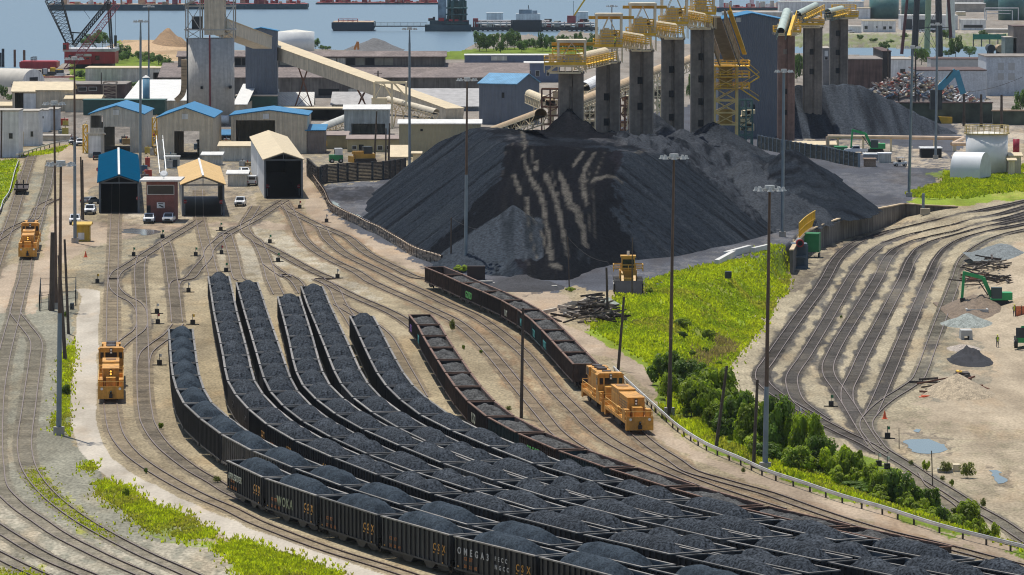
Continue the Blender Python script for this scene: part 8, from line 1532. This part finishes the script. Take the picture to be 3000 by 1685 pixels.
# fenced cabinet by the poles
t=thing('chain_fence','small chain link pen around utility boxes left of the concrete strip','fence',g(0,2,395,385)); o=g(0,2,395,385); m=MB(); B_=g(0,2,760,330)-o; C__=g(0,2,765,190)-o; D__=g(0,2,410,200)-o
for A_,E_ in ((Vector(),B_),(B_,C__),(D__,C__),(Vector(),D__)):
    for z in (.1,1.2,2.2): m.beam(A_+Vector((0,0,z)),E_+Vector((0,0,z)),.05)
    n=max(2,int((E_-A_).length/2.4)); 
    for i in range(n+1): c_=A_.lerp(E_,i/n); m.beam(c_,c_+Vector((0,0,2.3)),.1)
m.build('fence',DST,t); cab_('dark utility box inside the chain link pen',0,2,705,740,368,305,DST,0)
# stairs, tank pipes and small yard clutter by the sheds
for lb,x0,y0,x1,y1,Yq in (('yellow stair tower left of the first blue roofed hall',838,1540,880,1255,0),('yellow stair between the two blue roofed halls',1535,1560,1580,1185,0)):
    p=g(0,0,x0,y0); k=1/((tp(0,0,0,y0)[1]-YH)/H*3.4347); W=(x1-x0)*k; Hh=(y0-y1)*k; t=thing('stair_tower',lb,'stair',p+Vector((0,-1,0))); m=MB()
    for x in (0,W): m.beam((x,0,0),(x,0,Hh),.16); m.beam((x,2,0),(x,2,Hh),.16)
    n=4
    for i in range(n): z0_,z1_=Hh*i/n,Hh*(i+1)/n; m.beam((0 if i%2 else W,0,z0_),(W if i%2 else 0,0,z1_),.25); m.beam((0 if i%2 else W,0,z0_+.9),(W if i%2 else 0,0,z1_+.9),.08); m.box(0,W,0,2,z1_-.08,z1_)
    m.build('stair',STEELY,t)
rc=random.Random(12); CL=[mt('clutter_%d'%i,c_,.7,var=.3) for i,c_ in enumerate(((.42,.42,.40),(.35,.25,.12),(.05,.12,.2),(.12,.10,.09),(.45,.06,.04),(.5,.4,.08),(.25,.28,.27)))]
SP=[(1250,1330,40,90),(1480,1570,60,330),(1470,1580,-30,20),(1700,1790,200,330),(2000,2200,20,200),(2240,2300,80,130),(2330,2400,120,260),(2400,2520,230,330),(2050,2130,160,190),(1430,1500,380,430),(600,740,-60,60),(590,700,-150,-60),(2200,2560,-160,-20),(1640,1700,90,140)]
names=('equipment crate','tool cabinet','steel drum rack','scrap bin','generator','pallet stack','pump skid'); cnt=0
for (x0,x1,y0,y1) in SP:
    for j in range(4):
        x=rc.uniform(x0,x1); y=rc.uniform(y0,y1); p=g(0,1,x,y); nm=names[cnt%7]; col=('grey','tan','blue','dark','red','yellow','pale')[cnt%7]; t=thing(nm.replace(' ','_'),'%s %s among the yard clutter, %s from the left'%(col,nm,ORD[min(19,cnt//7)]),nm,p,rc.uniform(-.4,.4)); w=rc.uniform(.8,2.6); h=rc.uniform(.7,2.0); d=rc.uniform(.8,2); m=MB(); m.box(-w/2,w/2,-d/2,d/2,.15,h); m.box(-w/2-.05,w/2+.05,-d/2-.05,d/2+.05,h,h+.06); m.box(-w/2,-w/2+.2,-d/2,d/2,0,.15); m.box(w/2-.2,w/2,-d/2,d/2,0,.15); m.build('housing',CL[cnt%7],t)
        m=MB(); m.cyl((0,0,h),(0,0,h+.5),.12,n=8); m.build('vent',CL[(cnt+3)%7],t); cnt+=1
HS('guard_hut','white guard hut with window left of the tall pale shed','hut',0,1,1650,1800,320,212,3,'flat',0,LGREY,WROOF,wins=[(1690,1780,240,300,'door',DST)]); HS('utility_shed','pale utility shed behind the tan shed','shed',0,1,2035,2228,290,195,5,'sx',.4,LGREY,WROOF); HS('utility_shed','grey lean-to shed beside the tall pale shed','shed',0,1,2205,2530,250,105,6,'sx',.7,LGREY,CREAMR); HS('utility_shed','white doored booth before the second blue roofed hall','shed',0,1,1985,2165,175,50,4,'flat',0,WHITEW,WROOF,wins=[(2020,2135,70,165,'door',DST)])
HS('utility_shed','booth with white door before the first blue roofed hall','shed',0,0,888,1035,1585,1345,4,'sx',-.5,LGREY,WROOF,wins=[(902,1012,1375,1540,'door',WHITEW)]); HS('blue_canopy','low blue canopy right of the second blue roofed hall','canopy',0,0,2148,2325,1440,1360,6,'gx',1.0,DARKIN,BLUER)
t=thing('white_pipe_tank','horizontal white tank behind the second hall','tank',g(0,0,2150,1265)); m=MB(); k=1/((tp(0,0,0,1265)[1]-YH)/H*3.4347); m.cyl((0,0,1.6),(150*k,0,1.6),1.1,n=14); m.build('shell',WHITEW,t,True); m=MB(); m.box(1,1.4,-.8,.8,0,.7); m.box(6,6.4,-.8,.8,0,.7); m.build('saddle',CONC,t)
# silver aluminium walkway tower
p=g(0,1,1640,385); t=thing('walkway_ramp','long pale aluminium stair rising between the sheds','stair',p); m=MB(); e=a(0,1,1605,35,p.y+14)-p
for s in (-.7,.7): m.beam((s,0,.2),e+Vector((s,0,0)),.12,.4); m.beam((s,0,1.2),e+Vector((s,0,1)),.08)
for i in range(28): c_=e*(i/28); m.box(c_.x-.7,c_.x+.7,c_.y,c_.y+.3,c_.z+.15,c_.z+.2)
m.build('flight',mt('aluminium',(.42,.44,.45),.4,.5),t)
# scaffold frames
p=g(0,0,1040,1000); t=thing('lattice_stand','pale square lattice stand in front of the old brick building','lattice stand',p); k=1/((tp(0,0,0,1000)[1]-YH)/H*3.4347); W=130*k; Hh=175*k; m=MB()
for x in (0,W):
    for y in (0,4): m.beam((x,y,0),(x,y,Hh),.3)
for i in range(5): z=Hh*(i+1)/5; m.beam((0,0,z),(W,0,z),.2); m.beam((0,4,z),(W,4,z),.2); m.beam((0 if i%2 else W,0,Hh*i/5),(W if i%2 else 0,0,z),.15)
m.build('frame',mt('pale_rust',(.40,.32,.24),.7),t)
mound('sand_hill','brown conical sand hill on the harbour point','sand hill',a(0,0,1700,470,1745)*1.0*Vector((1,1,0)) if 0 else Vector((g(0,0,1695,480).x,g(0,0,1695,480).y,0)),9,14,8.2,(.30,.19,.10),33,.3)
mound('sand_hill','low wide sand bank behind the trees by the red crane','sand hill',Vector((g(0,0,1400,520).x,g(0,0,1400,470).y,0)),19,60,2.6,(.46,.31,.17),34,.35)
mound('gravel_hill','dark gravel hill behind the brown warehouse','gravel hill',Vector((g(1,0,1170,520).x,GP(0,146).y,0)),12,14,5.0,(.12,.12,.12),35,.35)
A_=a(1,0,990,500,1830); t=thing('jib_crane','orange excavator arm rising behind the brown warehouse','crane',A_); m=MB(); m.beam((0,0,0),a(1,0,1025,420,1830)-A_,.9); m.beam(a(1,0,1025,420,1830)-A_,a(1,0,1030,500,1830)-A_,.8); m.build('arm',mt('orange_arm',(.55,.22,.06),.6),t)
# ================================================================ CAMERA, LIGHT
cam=bpy.data.cameras.new('camera'); co_=link('camera',cam); co_.location=(0,0,H); co_.rotation_euler=(math.pi/2-TH,0,0)
cam.sensor_width=36; cam.lens=36*F/3000; cam.clip_start=5; cam.clip_end=20000; sc.camera=co_
S=Vector((-.13,.30,1)).normalized(); el=math.asin(S.z); az=math.atan2(S.x,S.y)
w=bpy.data.worlds.new('World'); sc.world=w; w.use_nodes=True; N=w.node_tree.nodes; L=w.node_tree.links
sk=N.new('ShaderNodeTexSky'); sk.sky_type='NISHITA'; sk.sun_disc=False; sk.sun_elevation=el; sk.sun_rotation=az
bg=N['Background']; L.new(sk.outputs[0],bg.inputs[0]); bg.inputs[1].default_value=.11
sun=bpy.data.lights.new('sun','SUN'); so=link('sun',sun); sun.energy=4.4; sun.angle=math.radians(.5); sun.color=(1,.95,.87)
so.rotation_euler=S.to_track_quat('Z','Y').to_euler()
sc.view_settings.view_transform='Standard'; sc.view_settings.look='None'; sc.view_settings.exposure=0.0; sc.view_settings.gamma=1
sc.cycles.max_bounces=6

m=MB(); m.box(-4600,4600,-60,12600,-7,95); hz=m.build('haze',None) if 0 else None
hm=bpy.data.materials.new('haze_air'); hm.use_nodes=True; nt=hm.node_tree; nt.nodes.remove(nt.nodes['Principled BSDF']); pv=nt.nodes.new('ShaderNodeVolumePrincipled'); pv.inputs['Density'].default_value=.000024; pv.inputs['Color'].default_value=(.80,.88,.95,1); nt.links.new(pv.outputs[0],nt.nodes['Material Output'].inputs['Volume'])
hz=m.build('haze',hm); tag(hz,'thin bluish summer haze over the harbour','haze',kind='stuff')

sc.cycles.pixel_filter_type='BLACKMAN_HARRIS'; sc.cycles.filter_width=1.1
